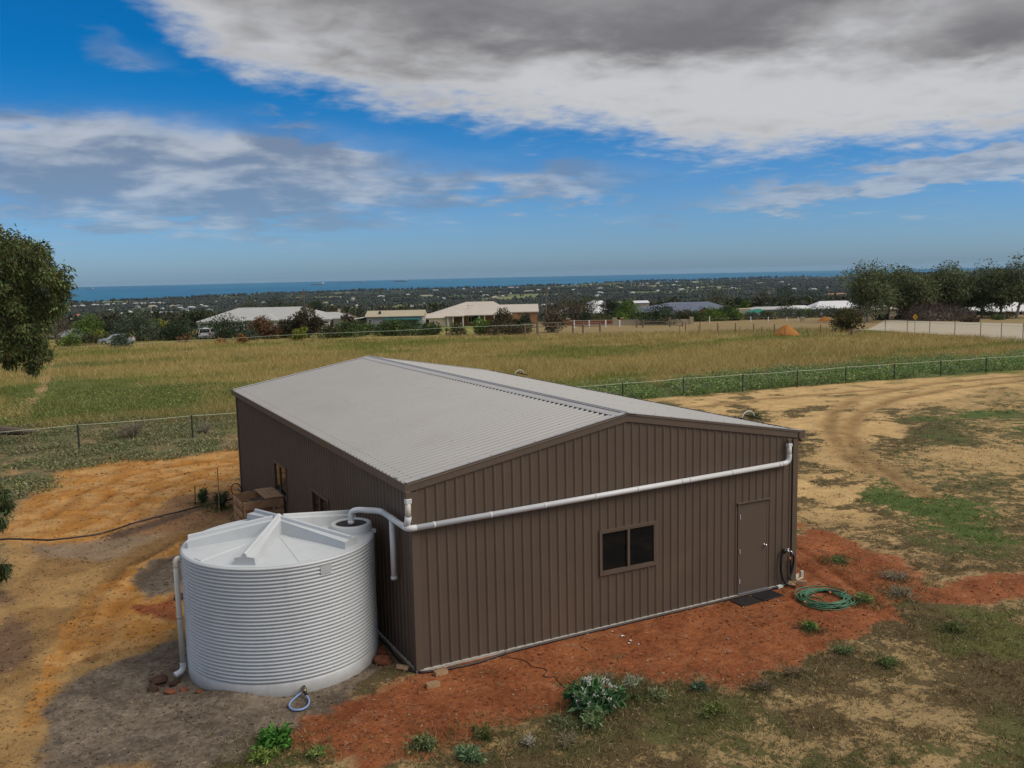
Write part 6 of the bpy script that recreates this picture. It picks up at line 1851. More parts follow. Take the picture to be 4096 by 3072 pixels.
def crown_mesh(name, parent, blobs, n, leaf, col, rng, hang=0.0, var=.38, shell=.35, tip=None):
    """leaf cards spread through a set of blobs (x, y, z, rx, ry, rz)"""
    B = np.array(blobs); vol = (B[:, 3] * B[:, 4] * B[:, 5]) ** (2 / 3.)
    idx = rng.choice(len(B), n, p=vol / vol.sum())
    d = rng.normal(size=(n, 3)); d /= np.linalg.norm(d, axis=1, keepdims=True)
    rad = (shell + (1 - shell) * rng.uniform(0, 1, n)) ** .6
    rad *= 1 + .12 * rng.normal(size=n)
    C = B[idx, :3] + d * rad[:, None] * B[idx, 3:]
    D = d * .7 + rng.normal(size=(n, 3)) * .7
    D[:, 2] -= hang
    c = np.array(col)[None] * (1 + var * rng.normal(size=(n, 1)).clip(-1.6, 2.2))
    bt = 1 + .22 * rng.normal(size=len(B)); c = c * bt[idx][:, None].clip(.5, 1.6)
    c = c * np.array([1, 1, 1])[None] + rng.normal(size=(n, 3)) * np.array(col)[None] * .12
    if tip is not None:
        m = rng.uniform(0, 1, n) < tip[1]; c[m] = np.array(tip[0]) * (1 + .3 * rng.normal(size=(m.sum(), 1)))
    c = c.clip(.004, .9)
    L = leaf[0] * rng.uniform(.6, 1.4, n); Wd = leaf[1] * rng.uniform(.7, 1.3, n)
    V, F, cc = leaf_cards(C, D, L, Wd, c, rng)
    return np_obj(name, V, F, M['leaf'], cc, parent)


def bush(x, y, w, h, kind, label, seed, group='shrubs and trees before the houses', name=None):
    rng = np.random.default_rng(seed)
    zg = float(land(x, y))
    thin = kind in ('thin', 'bare')
    nm = name or ('garden_tree' if h > 3.0 else 'garden_shrub')
    t = thing(nm, label, 'tree' if h > 3.0 else 'shrub', (x, y, zg), rng.uniform(0, 6), group)
    k = max(7, min(16, int(w * h / 1.6)))
    blobs = []
    for i in range(k):
        a = rng.uniform(0, 2 * PI); rr = math.sqrt(rng.uniform(0, 1)) * .36 * w
        br = w * rng.uniform(.16, .26)
        top = h * (1 - .55 * (rr / (.36 * w + 1e-6)) ** 2) - br * .75
        zz = rng.uniform(.18 * h, max(.25 * h, top))
        if i < k * .45: zz = top
        blobs.append((rr * math.cos(a), rr * math.sin(a), max(br * .5, zz), br, br, br * rng.uniform(.7, 1.0)))
    if kind == 'clip': blobs = [(0, 0, h * .55, w * .48, w * .48, h * .45)]
    if kind == 'round': blobs += [(0, 0, h * .55, w * .40, w * .40, h * .40)]
    dens = 70 if thin else 130
    n = int(np.clip(dens * w * h, 250, 3200))
    tip = None
    if kind == 'darkrust': tip = ((.11, .062, .03), .22)
    if kind == 'yellow': tip = ((.22, .21, .05), .15)
    if kind == 'round': tip = ((.10, .075, .025), .25)
    if kind == 'grey': tip = ((.10, .12, .085), .2)
    lf = (.34, .17) if kind != 'clip' else (.2, .12)
    if thin: lf = (.5, .075)
    crown_mesh('crown', t, blobs, n, lf, KIND[kind], rng, .1, tip=tip)
    mb = MB()
    for i in range(min(k, 7 if not thin else 14)):
        b = blobs[i % len(blobs)]
        q = (b[0] * .3 + rng.normal() * .05, b[1] * .3 + rng.normal() * .05, b[2] * .45)
        mb.tube([(rng.normal() * .06, rng.normal() * .06, -.1), q, (b[0], b[1], b[2])], [.05 + .012 * w, .03 + .007 * w, .012], 5)
    mb.build('trunk', M['bark'] if not thin else M['palebark'], t)
    return t


for i, (x, y, w, h, kind, lab) in enumerate(BUSHES):
    bush(x, y, w * 1.28, max(h * 1.08, .7), kind, lab, 100 + i)
# purple bougainvillea head behind the wall
t = thing('flowering_shrub', 'bright magenta flower head beside the round brown bush', 'shrub', (84.5, 140.5, float(land(84.5, 140.5))))
crown_mesh('crown', t, [(0, 0, 1.35, .9, .6, .35)], 260, (.25, .16), (.26, .035, .25), np.random.default_rng(4))
mb = MB(); mb.tube([(0, 0, 0), (0, 0, 1.3)], .05, 5); mb.build('stem', M['bark'], t)


def gum(x, y, w, h, label, seed, group='gum trees along the road', n=5600, leaf=(.48, .18), zlo=.14):
    rng = np.random.default_rng(seed)
    zg = float(land(x, y))
    t = thing('gum_tree', label, 'tree', (x, y, zg), 0, group)
    blobs = []; mb = MB()
    fork = h * rng.uniform(.22, .34)
    lean = rng.normal(size=2) * .04 * h
    mb.tube([(0, 0, -.2), (lean[0] * .5, lean[1] * .5, fork * .5), (lean[0], lean[1], fork)], [.26, .22, .19], 7)
    limbs = MB()
    for k in range(6):
        a = rng.uniform(0, 2 * PI); rr = w * rng.uniform(.1, .42)
        top = h * rng.uniform(.62, .97)
        if k == 0: rr *= .3; top = h * .95
        e = (lean[0] + rr * math.cos(a), lean[1] + rr * math.sin(a), top)
        m_ = (lean[0] + rr * .55 * math.cos(a + .3), lean[1] + rr * .55 * math.sin(a + .3), fork + (top - fork) * .5)
        limbs.tube([(lean[0], lean[1], fork - .1), m_, e], [.14, .08, .02], 6)
        for j in range(6):
            f = rng.uniform(-.15, 1.0)
            c = [m_[q] + (e[q] - m_[q]) * f + rng.normal() * w * .09 for q in range(3)]
            c[2] = max(c[2], h * zlo)
            br = w * rng.uniform(.13, .22)
            blobs.append((c[0], c[1], c[2], br, br, br * .8))
    mb.build('trunk', M['palebark'], t); limbs.build('limb', M['palebark'], t)
    crown_mesh('crown', t, blobs, n, leaf, (.118, .140, .062), rng, .55, shell=.2)
    return t


GL = {'first': 'leftmost gum tree with a pale forked trunk by the white roofs', 'second': 'gum tree with ragged top standing above the beige gabled shed', 'third': 'gum tree behind the red container', 'fourth': 'gum tree behind the leafless thicket and road sign',
      'fifth': 'broad gum tree in the middle of the roadside stand', 'sixth': 'gum tree with wispy top right of the middle of the stand', 'seventh': 'gum tree behind the first clipped round bush', 'eighth': 'gum tree with dark trunk before the pale roof', 'last': 'tallest gum tree at the right edge',
      'x': 'gum tree set back between the beige shed and the container', 'y': 'gum tree set back behind the middle of the stand'}
for i, (x, y, w, h, k) in enumerate(GUMS):
    gum(x, y, w * 2.2, h * .91, GL[k], 300 + i)


# big gum at the left edge with hanging foliage
def left_gum():
    x, y = GUM_TRUNK
    t = thing('gum_tree', 'large gum tree with drooping foliage at the left edge', 'tree', (x, y, gz(x, y)))
    rng = np.random.default_rng(12)
    o = np.array((x, y, gz(x, y)))
    B = [tuple(np.array(c) - o) + (.40, .40, .46) for c in GUM_CL]
    B += [(rng.normal() * 1.6 - .8, rng.normal() * 1.6, rng.uniform(4.2, 9.2), .6, .6, .6) for _ in range(50)]
    crown_mesh('crown', t, B, 40000, (.20, .065), (.118, .148, .052), rng, 1.1, shell=.05, tip=((.11, .10, .035), .14))
    mb = MB(); mb.tube([(0, 0, -.2), (.1, .1, 1.5), (.15, -.1, 3.2), (.4, .1, 4.6)], [.34, .28, .24, .18], 10); mb.build('trunk', M['bark'], t, True)
    mb = MB()
    for k in range(26):
        b = B[int(rng.integers(0, len(GUM_CL)))]
        s0 = np.array((.15 + .1 * rng.normal(), 0, rng.uniform(3.2, 4.6))); e = np.array(b[:3]); mid = (s0 + e) / 2 + np.array((rng.normal() * .3, rng.normal() * .3, .5))
        mb.tube([tuple(s0), tuple(mid), tuple(e)], [.07, .035, .008], 5)
    mb.build('limb', M['bark'], t)
    x, y = TIP_TRUNK
    t = thing('gum_tree', 'nearer tree whose drooping branch tips show low at the left edge', 'tree', (x, y, gz(x, y)))
    o = np.array((x, y, gz(x, y)))
    B = [tuple(np.array(c) - o) + (.10, .10, .13) for c in TIP_CL]
    crown_mesh('crown', t, B, 2600, (.16, .035), (.07, .09, .035), rng, 1.6, shell=.05)
    mb = MB(); mb.tube([(0, 0, -.2), (.05, .05, 2.0), (.2, 0, 4.0)], [.16, .12, .07], 8); mb.build('trunk', M['bark'], t, True)
    mb = MB()
    for b in B[::3]:
        mb.tube([(.1, .02, 3.2), (b[0] * .6, b[1] * .6, 3.6), (b[0], b[1], b[2] + .1)], [.03, .02, .005], 5)
    mb.build('limb', M['bark'], t)


left_gum()
# ------------------------------------------------------------------ fences
def fence(name, label, posts, h, rad, pm, wires, wm, wr=.012, square=False, sink=.0):
    """posts (x, y) on the ground, wires at heights"""
    x0, y0 = posts[0][0], posts[0][1]
    t = thing(name, label, 'fence', (x0, y0, 0))
    Z = []
    for p in posts:
        x, y = p[0], p[1]
        zg = gz(x, y); hh = h if len(p) < 3 else p[2] - zg
        Z.append(zg)
        mb = MB()
        if square: mb.box((x - rad, y - rad, zg - .1), (x + rad, y + rad, zg + hh), rz=.3)
        else: mb.tube([(x, y, zg - .1), (x, y, zg + hh)], rad, 6)
        mb.build('post', pm, t, off=(x0, y0, 0))
    for wz, m in zip(wires, wm):
        mb = MB()
        pts = []
        for i in range(len(posts) - 1):
            a, b = posts[i], posts[i + 1]
            for k in range(6):
                f = k / 6
                pts.append((a[0] + (b[0] - a[0]) * f, a[1] + (b[1] - a[1]) * f, Z[i] + (Z[i + 1] - Z[i]) * f + wz - .05 * 4 * f * (1 - f) * .5))
        pts.append((posts[-1][0], posts[-1][1], Z[-1] + wz))
        mb.tube(pts, wr, 5); mb.build('wire', m, t, off=(x0, y0, 0))
    return t


mid = [(4.78, 27.33), (9.3, 27.1), (13.6, 26.85), (18.0, 26.55)]
fence('paddock_fence', 'near wire paddock fence with dark pickets and pale top tape', [(-18.0, 28.1), (-13.5, 27.95), (-8.95, 27.8)] + FENCE_L + mid + FENCE_R + [(53.4, 23.3), (57.3, 22.9), (61.2, 22.5), (65.0, 22.1)], 1.02, .036, M['steel'], [1.0], [M['tape']], .012)
fence('tape_fence', 'far white tape fence along the left edge of the paddock', [(p[0], p[1], p[2]) for p in TAPE_FENCE], .8, .04, M['wood'], [], [])
o = [c for c in bpy.data.objects if c.name.startswith('tape_fence')][0]
mb = MB(); mb.tube(TAPE_FENCE, .022, 5); mb.build('tape', M['tape'], o, off=(TAPE_FENCE[0][0], TAPE_FENCE[0][1], 0))
fence('post_fence', 'brown timber post fence across the far right of the paddock', WOOD_POSTS, 1.0, .05, M['woodlight'], [.85, .5], [M['wire'], M['wire']], .012, True)
fence('short_fence', 'line of short dark posts in the grass before the timber posts', SHORT_POSTS, .5, .035, M['wood'], [.45], [M['wire']], .010)
fence('road_fence', 'tall dark posts and thin wires beside the pale road', ROAD_POSTS, 1.45, .04, M['wood'], [1.40, .06], [M['tape'], M['wood']], .022)
# pale road beyond the posts, its end curving away to the left
ROAD_NEAR = [(93.32, 71.39), (92.5, 67.69), (90.87, 62.98), (88.95, 58.26), (87.27, 53.65), (85.31, 49.07), (84.07, 45.84), (82.16, 42.22), (78.31, 33.71)]
ROAD_FAR = [(103.6, 78.88), (124.07, 93.89), (124.09, 89.75), (121.85, 83.67), (121.06, 78.54), (120.49, 73.78), (120.24, 70.29), (120.14, 66.89), (117.64, 56.45)]


def road():
    mb = MB(); V = []; n = 7; P0 = spline([(a, b, 0) for a, b in ROAD_NEAR], 4); P1 = spline([(a, b, 0) for a, b in ROAD_FAR], 4)
    for a, b in zip(P0, P1):
        for k in range(n):
            x = a[0] + (b[0] - a[0]) * k / (n - 1); y = a[1] + (b[1] - a[1]) * k / (n - 1)
            V.append((x, y, gz(x, y) + (.05 if 0 < k < n - 1 else .02)))
    mb.add(V, [(i * n + k, (i + 1) * n + k, (i + 1) * n + k + 1, i * n + k + 1) for i in range(len(P0) - 1) for k in range(n - 1)])
    tag(mb.build('road', mat('pale_worn_road', (.40, .345, .255), .9, var=.05, scale=.35, dirt=(.34, .285, .20), dirt_amt=.3), None, True), 'pale road curving away beyond the dark roadside posts', kind='structure')


road()
fence('verge_fence', 'white road marker posts and wire along the far verge', WHITE_POSTS, 1.1, .06, M['white'], [.8], [M['wire']], .015, True)
fence('entry_fence', 'white posts with a grey rail before the brick estate wall', GATE_WHITE, 1.0, .08, M['white'], [.5], [M['lgrey']], .035, True)


def rail_fence(label, pts, h):
    x0, y0, z0 = pts[0]
    t = thing('rail_fence', label, 'fence', (x0, y0, 0), 0, 'dark timber rail fences')
    for (x, y, z) in pts:
        mb = MB(); zg = gz(x, y); mb.box((x - .09, y - .09, zg - .1), (x + .09, y + .09, z + .12)); mb.build('post', M['wood'], t, off=(x0, y0, 0))
    for a, b in zip(pts[:-1], pts[1:]):
        for dz in (0, -.5):
            mb = MB(); mb.tube([(a[0], a[1], a[2] + dz), (b[0], b[1], b[2] + dz)], .055, 6); mb.build('rail', M['wood'], t, off=(x0, y0, 0))


rail_fence('dark timber rail fence below the round brown bush', DARK_RAIL, 1.0)
rail_fence('pale timber rails along the foot of the large dark bush', BUSH_RAIL, 1.0)
x, y = 79.9, 61.9
t = thing('gate_post', 'stout pale strainer post beside the round olive bush', 'post', (x, y, gz(x, y)))
mb = MB(); mb.box((-.12, -.12, -.1), (.12, .12, .85)); mb.build('post', M['wood'], t)
mb = MB(); mb.tube([(-.1, 0, .7), (-.55, .25, -.05)], .07, 6); mb.build('stay', M['woodlight'], t)
mb = MB(); mb.tube([(.1, 0, .72), (2.2, -.9, .80), (4.6, -2.0, .95)], .02, 6); mb.build('rail', M['white'], t)

# curve warning sign
x, y = 89.85, 61.12
t = thing('road_sign', 'yellow diamond road sign with a black curve arrow', 'sign', (x, y, gz(x, y)), RZ - .15)
sz = SIGN_TOP[2] - gz(x, y)
mb = MB(); mb.tube([(0, .03, -.1), (0, .03, sz + .1)], .035, 8); mb.build('pole', M['galv'], t)
d = .40
mb = MB(); mb.prism([(0, 0, sz - d), (d * .78, 0, sz), (0, 0, sz + d), (-d * .78, 0, sz)], (0, -.012, 0)); mb.build('sign_face', mat('yellow_sign', (.62, .31, .02), .5, var=.03), t)
mb = MB(); mb.prism([(-.06, -.0125, sz - .22), (.0, -.0125, sz - .22), (.01, -.0125, sz - .06), (.08, -.0125, sz + .02), (.12, -.0125, sz - .01), (.13, -.0125, sz + .16), (-.04, -.0125, sz + .12), (.02, -.0125, sz + .07), (-.05, -.0125, sz - .02)], (0, -.006, 0)); mb.build('arrow', M['black'], t)
# second sign seen from the back and a bin
x, y = 116.6, 101.6
t = thing('road_sign', 'grey back of a diamond road sign on the far verge', 'sign', (x, y, gz(x, y)), RZ)
mb = MB(); mb.tube([(0, 0, -.1), (0, 0, 1.5)], .04, 8); mb.build('pole', M['galv'], t)
mb = MB(); mb.prism([(0, -.04, .85), (.33, -.04, 1.25), (0, -.04, 1.65), (-.33, -.04, 1.25)], (0, -.015, 0)); mb.build('sign_face', M['galv'], t)
x, y = 112.9, 102.4
t = thing('pillar_box', 'small cream box on the far verge beside the grey sign back', 'box', (x, y, gz(x, y)), RZ)
mb = MB(); mb.box((-.3, -.3, 0), (.3, .3, .62)); mb.build('box_body', M['cream'], t)
mb = MB(); mb.box((-.36, -.36, .622), (.36, .36, .78)); mb.build('box_lid', M['cream'], t)
# white marker posts leaning at the entry
# sand piles
def pile(label, x, y, w, h, seed):
    n = 40; g = np.random.default_rng(seed)
    us = np.linspace(-1, 1, n); X, Y = np.meshgrid(us, us, indexing='ij')
    R = np.hypot(X, Y * 1.0)
    Zp = h * np.clip(1.05 - R, 0, 1) ** .85 * (1 + .25 * (fbm(X * 2.2 + seed, Y * 2.2, seed) - .5)); Zp = np.minimum(Zp, h * .93 + .05 * h * fbm(X * 5, Y * 5, 2)) - .08
    V = np.stack([X.ravel() * w / 2, Y.ravel() * w / 2, Zp.ravel()], 1)
    i = np.arange((n - 1) * (n - 1)); a = (i // (n - 1)) * n + i % (n - 1)
    o = np_obj('sand_pile', V, np.stack([a, a + n, a + n + 1, a + 1], 1), M['sandpile'], None, None, True)
    o.location = (x, y, gz(x, y)); return tag(o, label, 'sand pile', 'heaps of orange sand')


M['sandpile'] = mat('orange_sand', (.36, .145, .030), .95, var=.15, scale=2, bump=.5, bscale=8)
pile('larger orange sand pile on the near side of the timber posts', 77.25, 69.92, 3.4, 1.45, 3)
pile('smaller orange sand pile on the far verge', 116.2, 100.4, 2.6, .95, 4)

# power poles
for i, (px, py, h, lab) in enumerate(((97.0, 165.0, 7.5, 'thin timber power pole behind the orange brick wall'), (52.0, 205.0, 9.0, 'distant power pole behind the verandah roof'))):
    zg = float(land(px, py))
    t = thing('power_pole', lab, 'pole', (px, py, zg), RZ, 'power poles')
    mb = MB(); mb.tube([(0, 0, -.2), (0, 0, h)], .13, 8); mb.build('pole', M['wood'], t)
    mb = MB(); mb.box((-.9, -.06, h - .6), (.9, .06, h - .48)); mb.build('crossarm', M['wood'], t)
# ------------------------------------------------------------------ ships
M['hull'] = mat('blue_grey_hull', (.10, .15, .20), .6); M['hulld'] = mat('dark_hull', (.05, .07, .10), .6)
SHL = ['leftmost ship at anchor beside the gum tree crown', 'short ship with its white bridge at the right left of open sea', 'largest nearest ship with a tall white bridge at its right end', 'faint small ship close to the horizon', 'long low dark ship right of the faint one']
for i, (x, y, L) in enumerate(SHIPS):
    t = thing('cargo_ship', SHL[i], 'ship', (x, y, -83.0), RZ, 'ships at anchor')
    hh = L * .085; w = L * .15
    mb = MB(); a = L / 2
    V = [(-a * .93, -w * .2, -2), (-a, 0, hh), (-a * .86, -w / 2, hh * .95), (a * .98, -w / 2, hh * .9), (a * .95, -w / 2, -2), (-a * .85, -w / 2, -2), (-a * .86, w / 2, hh * .95), (a * .98, w / 2, hh * .9), (a * .95, w / 2, -2), (-a * .85, w / 2, -2)]
    mb.add(V, [(1, 2, 5, 0), (2, 3, 4, 5), (6, 9, 8, 7), (1, 0, 9, 6), (3, 7, 8, 4), (1, 6, 7, 3, 2), (0, 5, 4, 8, 9)])
    mb.build('hull', M['hulld'] if i in (0, 4) else M['hull'], t)
    mb = MB(); mb.box((a * .70, -w * .4, hh * .9), (a * .90, w * .4, hh * (2.9 if i == 2 else 2.2))); mb.build('bridge', M['white'], t)
    mb = MB(); mb.box((a * .80, -w * .12, hh * 2.2), (a * .88, w * .12, hh * 3.4 if i == 2 else hh * 2.8)); mb.build('funnel', M['hull'] if i != 2 else M['rooforange'], t)
    mb = MB(); mb.box((-a * .8, -w * .3, hh * .95), (a * .6, w * .3, hh * 1.15)); mb.build('hatches', M['lgrey'], t)
# ------------------------------------------------------------------ far houses on the coastal plain
FR = {'w': mat('dull_white_roof', (.52, .52, .53), .6), 'g': mat('grey_tile_roof', (.20, .21, .24), .7), 'o': M['rooforange'], 'p': M['roofbeige'], 'd': M['brickw']}
_unused = {'w': 'tiny far house with a white roof among the coastal trees', 'g': 'tiny far house with a grey roof among the coastal trees', 'o': 'tiny far house with an orange tiled roof in the far suburb', 'p': 'tiny far house with a beige roof among the coastal trees', 'd': 'long far bare earth bank behind the dark trees'}
FW = mat('pale_far_wall', (.55, .52, .46), .85)
g = np.random.default_rng(8)
protos = {}
for (x, y, w, c) in FARH:
    zg = float(land(x, y))
    dpt = min(14.0, max(8.0, w * .7)); hs = 3.4 if w > 9 else 3.0
    k = (c, round(w))
    s_, t_ = axes(x, y); azd = math.degrees(math.atan2(t_, s_)); rr = math.hypot(s_, t_); sh = float(np.interp(azd, SHA, SHD))
    cn = {'w': 'white roofed', 'g': 'grey roofed', 'o': 'orange tiled', 'p': 'beige roofed', 'd': 'brown'}[c]
    where = ('left of the verandah house' if azd < -17 else 'over the verandah house roof' if azd < -10 else 'over the beige shed roof' if azd < -5 else 'over the cream roofed house' if azd < 1.2 else 'over the brick estate walls' if azd < 7 else 'over the blue slate roof' if azd < 13 else 'over the shade cloth and white roofs')
    band_ = 'at the shoreline' if rr > sh - 900 else ('mid plain' if rr > .52 * sh else 'on the near plain')
    lab = 'far %s house %s, %s' % (cn, band_, where)
    if c == 'd': lab = 'long bare earth bank far away left of the gum trees'
    t = thing('far_house' if c != 'd' else 'earth_bank', lab, 'house' if c != 'd' else 'bank', (x, y, zg), RZ + g.uniform(-.5, .5), 'far %s houses %s %s' % (cn, band_, where))
    if k not in protos:
        a = MB(); a.box((-w / 2, -dpt / 2, -3), (w / 2, dpt / 2, hs)); r_ = MB(); hip(r_, -w / 2 - .8, w / 2 + .8, -dpt / 2 - .8, dpt / 2 + .8, hs + .01, 2.7, max(.5, w - dpt), .3)
        ao = a.build('wall', FW if c != 'd' else M['brickw'], t); ro = r_.build('roof', FR[c], t); protos[k] = (ao.data, ro.data)
    else:
        for nm, me in zip(('wall', 'roof'), protos[k]):
            o = bpy.data.objects.new(nm, me); link(o, t)

# small groups of far houses are told apart by their order from left to right
_by = {}
for o in bpy.data.objects:
    if o.name.startswith('far_house') and 'label' in o: _by.setdefault(o['label'], []).append(o)
for lab, lst in _by.items():
    if 2 <= len(lst) <= 5:
        lst.sort(key=lambda o: axes(o.location.x, o.location.y)[1] / axes(o.location.x, o.location.y)[0])
        words = {2: ('left', 'right'), 3: ('leftmost', 'middle', 'rightmost'), 4: ('leftmost', 'second', 'third', 'rightmost'), 5: ('leftmost', 'second', 'middle', 'fourth', 'rightmost')}[len(lst)]
        for w, o in zip(words, lst): o['label'] = w + ' ' + lab
# ------------------------------------------------------------------ far woodland read as one mass
def woodland():
    rng = np.random.default_rng(17)
    phi = (1 + 5 ** .5) / 2
    ico = np.array([(-1, phi, 0), (1, phi, 0), (-1, -phi, 0), (1, -phi, 0), (0, -1, phi), (0, 1, phi), (0, -1, -phi), (0, 1, -phi), (phi, 0, -1), (phi, 0, 1), (-phi, 0, -1), (-phi, 0, 1)]); ico /= np.linalg.norm(ico[0])
    fc = np.array([(0, 11, 5), (0, 5, 1), (0, 1, 7), (0, 7, 10), (0, 10, 11), (1, 5, 9), (5, 11, 4), (11, 10, 2), (10, 7, 6), (7, 1, 8), (3, 9, 4), (3, 4, 2), (3, 2, 6), (3, 6, 8), (3, 8, 9), (4, 9, 5), (2, 4, 11), (6, 2, 10), (8, 6, 7), (9, 8, 1)])
    n = 95000
    r = np.exp(rng.uniform(math.log(1000), math.log(9000), n)); az = rng.uniform(-36, 36, n)
    a = np.radians(az) + CAM_YAW
    x = CAM_POS[0] + r * np.sin(a); y = CAM_POS[1] + r * np.cos(a)
    z = land(x, y)
    shore = np.interp(az, SHA, SHD)
    keep = (r < shore - 60) & (z > -82)
    clear = sm(fbm(x / 260, y / 160, 41), .56, .64)
    keep &= rng.uniform(0, 1, n) > clear * .95
    keep &= fbm(x / 90, y / 90, 77) > .36
    for (hx, hy, w, c) in FARH:
        s0, t0 = axes(hx, hy); s1, t1 = axes(x, y)
        ds = s0 - s1
        keep &= ~((np.abs(t1 - t0 * s1 / max(s0, 1)) < w * .5 + 4) & (ds > -6) & (ds < 40 + s0 * .018))
    x, y, z, r = x[keep], y[keep], z[keep], r[keep]
    n = len(x)
    size = rng.uniform(1.5, 3.4, n) * (1 + r / 7000)
    hgt = size * rng.uniform(.8, 1.35, n)
    J = ico[None] * (1 + .28 * rng.normal(size=(n, 12, 1)).clip(-1.5, 1.5))
    V = J * np.stack([size, size, hgt], 1)[:, None, :] + np.stack([x, y, z + hgt * .75], 1)[:, None, :]
    F = (fc[None] + (np.arange(n) * 12)[:, None, None]).reshape(-1, 3)
    base = np.array([(.040, .050, .034), (.056, .060, .038), (.050, .062, .034), (.062, .058, .044)])[rng.integers(0, 4, n)]
    c = base * (1 + .16 * rng.normal(size=(n, 1))).clip(.6, 1.5) * (.75 + .5 * fbm(x / 200, y / 200, 19))[:, None]
    o = np_obj('woodland', V.reshape(-1, 3), F, M['leaf'], np.repeat(c, 12, axis=0))
    tag(o, 'dense dark coastal bushland spreading to the sea beyond the houses', 'woodland', kind='stuff')
    print('woodland trees', n)
    # bush on the slope just below the houses: finer foliage
    n = 1500
    s = rng.uniform(235, 640, n); t = rng.uniform(-.62, .64, n) * s
    x = CAM_POS[0] + s * math.sin(CAM_YAW) + t * math.cos(CAM_YAW); y = CAM_POS[1] + s * math.cos(CAM_YAW) - t * math.sin(CAM_YAW)
    keep = fbm(x / 40, y / 40, 91) > .42
    x, y = x[keep], y[keep]; n = len(x); z = land(x, y); s = s[keep]
    h = np.minimum(rng.uniform(4.0, 8.0, n), 3.2 + (s - 235) * .045 + rng.uniform(0, 1.5, n)); w = h * rng.uniform(.45, .7, n)
    m = 90
    d = rng.normal(size=(n, m, 3)); d /= np.linalg.norm(d, axis=2, keepdims=True)
    C = np.stack([x, y, z + h * .6], 1)[:, None] + d * (rng.uniform(.5, 1, (n, m, 1))) * np.stack([w * .75, w * .75, h * .45], 1)[:, None]
    base = np.array([(.054, .064, .034), (.078, .080, .042), (.078, .094, .040), (.088, .078, .054)])[rng.integers(0, 4, n)]
    c = (base[:, None] * (1 + .3 * rng.normal(size=(n, m, 1))).clip(.4, 1.9)).reshape(-1, 3)
    V, F, cc = leaf_cards(C.reshape(-1, 3), (d + rng.normal(size=(n, m, 3)) * .6).reshape(-1, 3), rng.uniform(.8, 1.6, n * m), rng.uniform(.5, .9, n * m), c, rng)
    o = np_obj('bushland', V, F, M['leaf'], cc)
    tag(o, 'mixed olive bushland on the slope just behind the houses', 'bushland', kind='stuff')


woodland()
# ------------------------------------------------------------------ grass and weeds
def st_xy(s, t):
    return CAM_POS[0] + s * math.sin(CAM_YAW) + t * math.cos(CAM_YAW), CAM_POS[1] + s * math.cos(CAM_YAW) - t * math.sin(CAM_YAW)


def field_grass():
    rng = np.random.default_rng(21)
    n = 42000
    s = 44 * (128 / 44.) ** rng.uniform(0, 1, n); t = rng.uniform(-.62, .64, n) * s
    x, y = st_xy(s, t)
    keep = (y > 28.3) & (x < 96)
    keep &= poly_dist(x, y, [(80, 20), (84.3, 44), (88.2, 61), (89.5, 68), (93, 74), (170, 120), (170, 80), (100, 0)]) < 0
    tr = poly_dist(x, y, ZONE['TRACKL']); keep &= (tr < -.2) | (rng.uniform(0, 1, n) < .2)
    x, y, s = x[keep], y[keep], s[keep]; n = len(x)
    soil, veg, cov = soil_at(x, y)
    z = ground_z(x, y)
    green = (veg[:, 1] / (veg[:, 0] + 1e-6)).clip(.6, 1.5)
    lush = sm(green, .95, 1.15)
    K = 10
    xx = np.repeat(x, K) + rng.normal(size=n * K) * .35; yy = np.repeat(y, K) + rng.normal(size=n * K) * .35; zz = np.repeat(z, K)
    tall = fbm(xx / 9, yy / 9, 37)
    H = rng.uniform(.25, .62, n * K) * (.6 + .8 * tall) * np.repeat(1 - .45 * lush, K)
    Wd = rng.uniform(.012, .028, n * K) * np.repeat((s / 60.) ** .8, K)
    straw = np.array((.45, .34, .14))
    c = np.repeat(veg, K, axis=0) * (1 + .28 * rng.normal(size=(n * K, 1))).clip(.4, 1.8)
    m = (rng.uniform(0, 1, n * K) < .58 * (1 - np.repeat(lush, K)))
    c[m] = straw * (1 + .22 * rng.normal(size=(m.sum(), 1))).clip(.5, 1.5)
    V, F, cc = blades(np.stack([xx, yy, zz - .03], 1), H, Wd, rng.uniform(.2, 1.2, n * K), c.clip(.01, .8), rng)
    tag(np_obj('field_grass', V, F, M['grass'], cc), 'tall dry paddock grass with greener streaks', 'grass', kind='stuff')


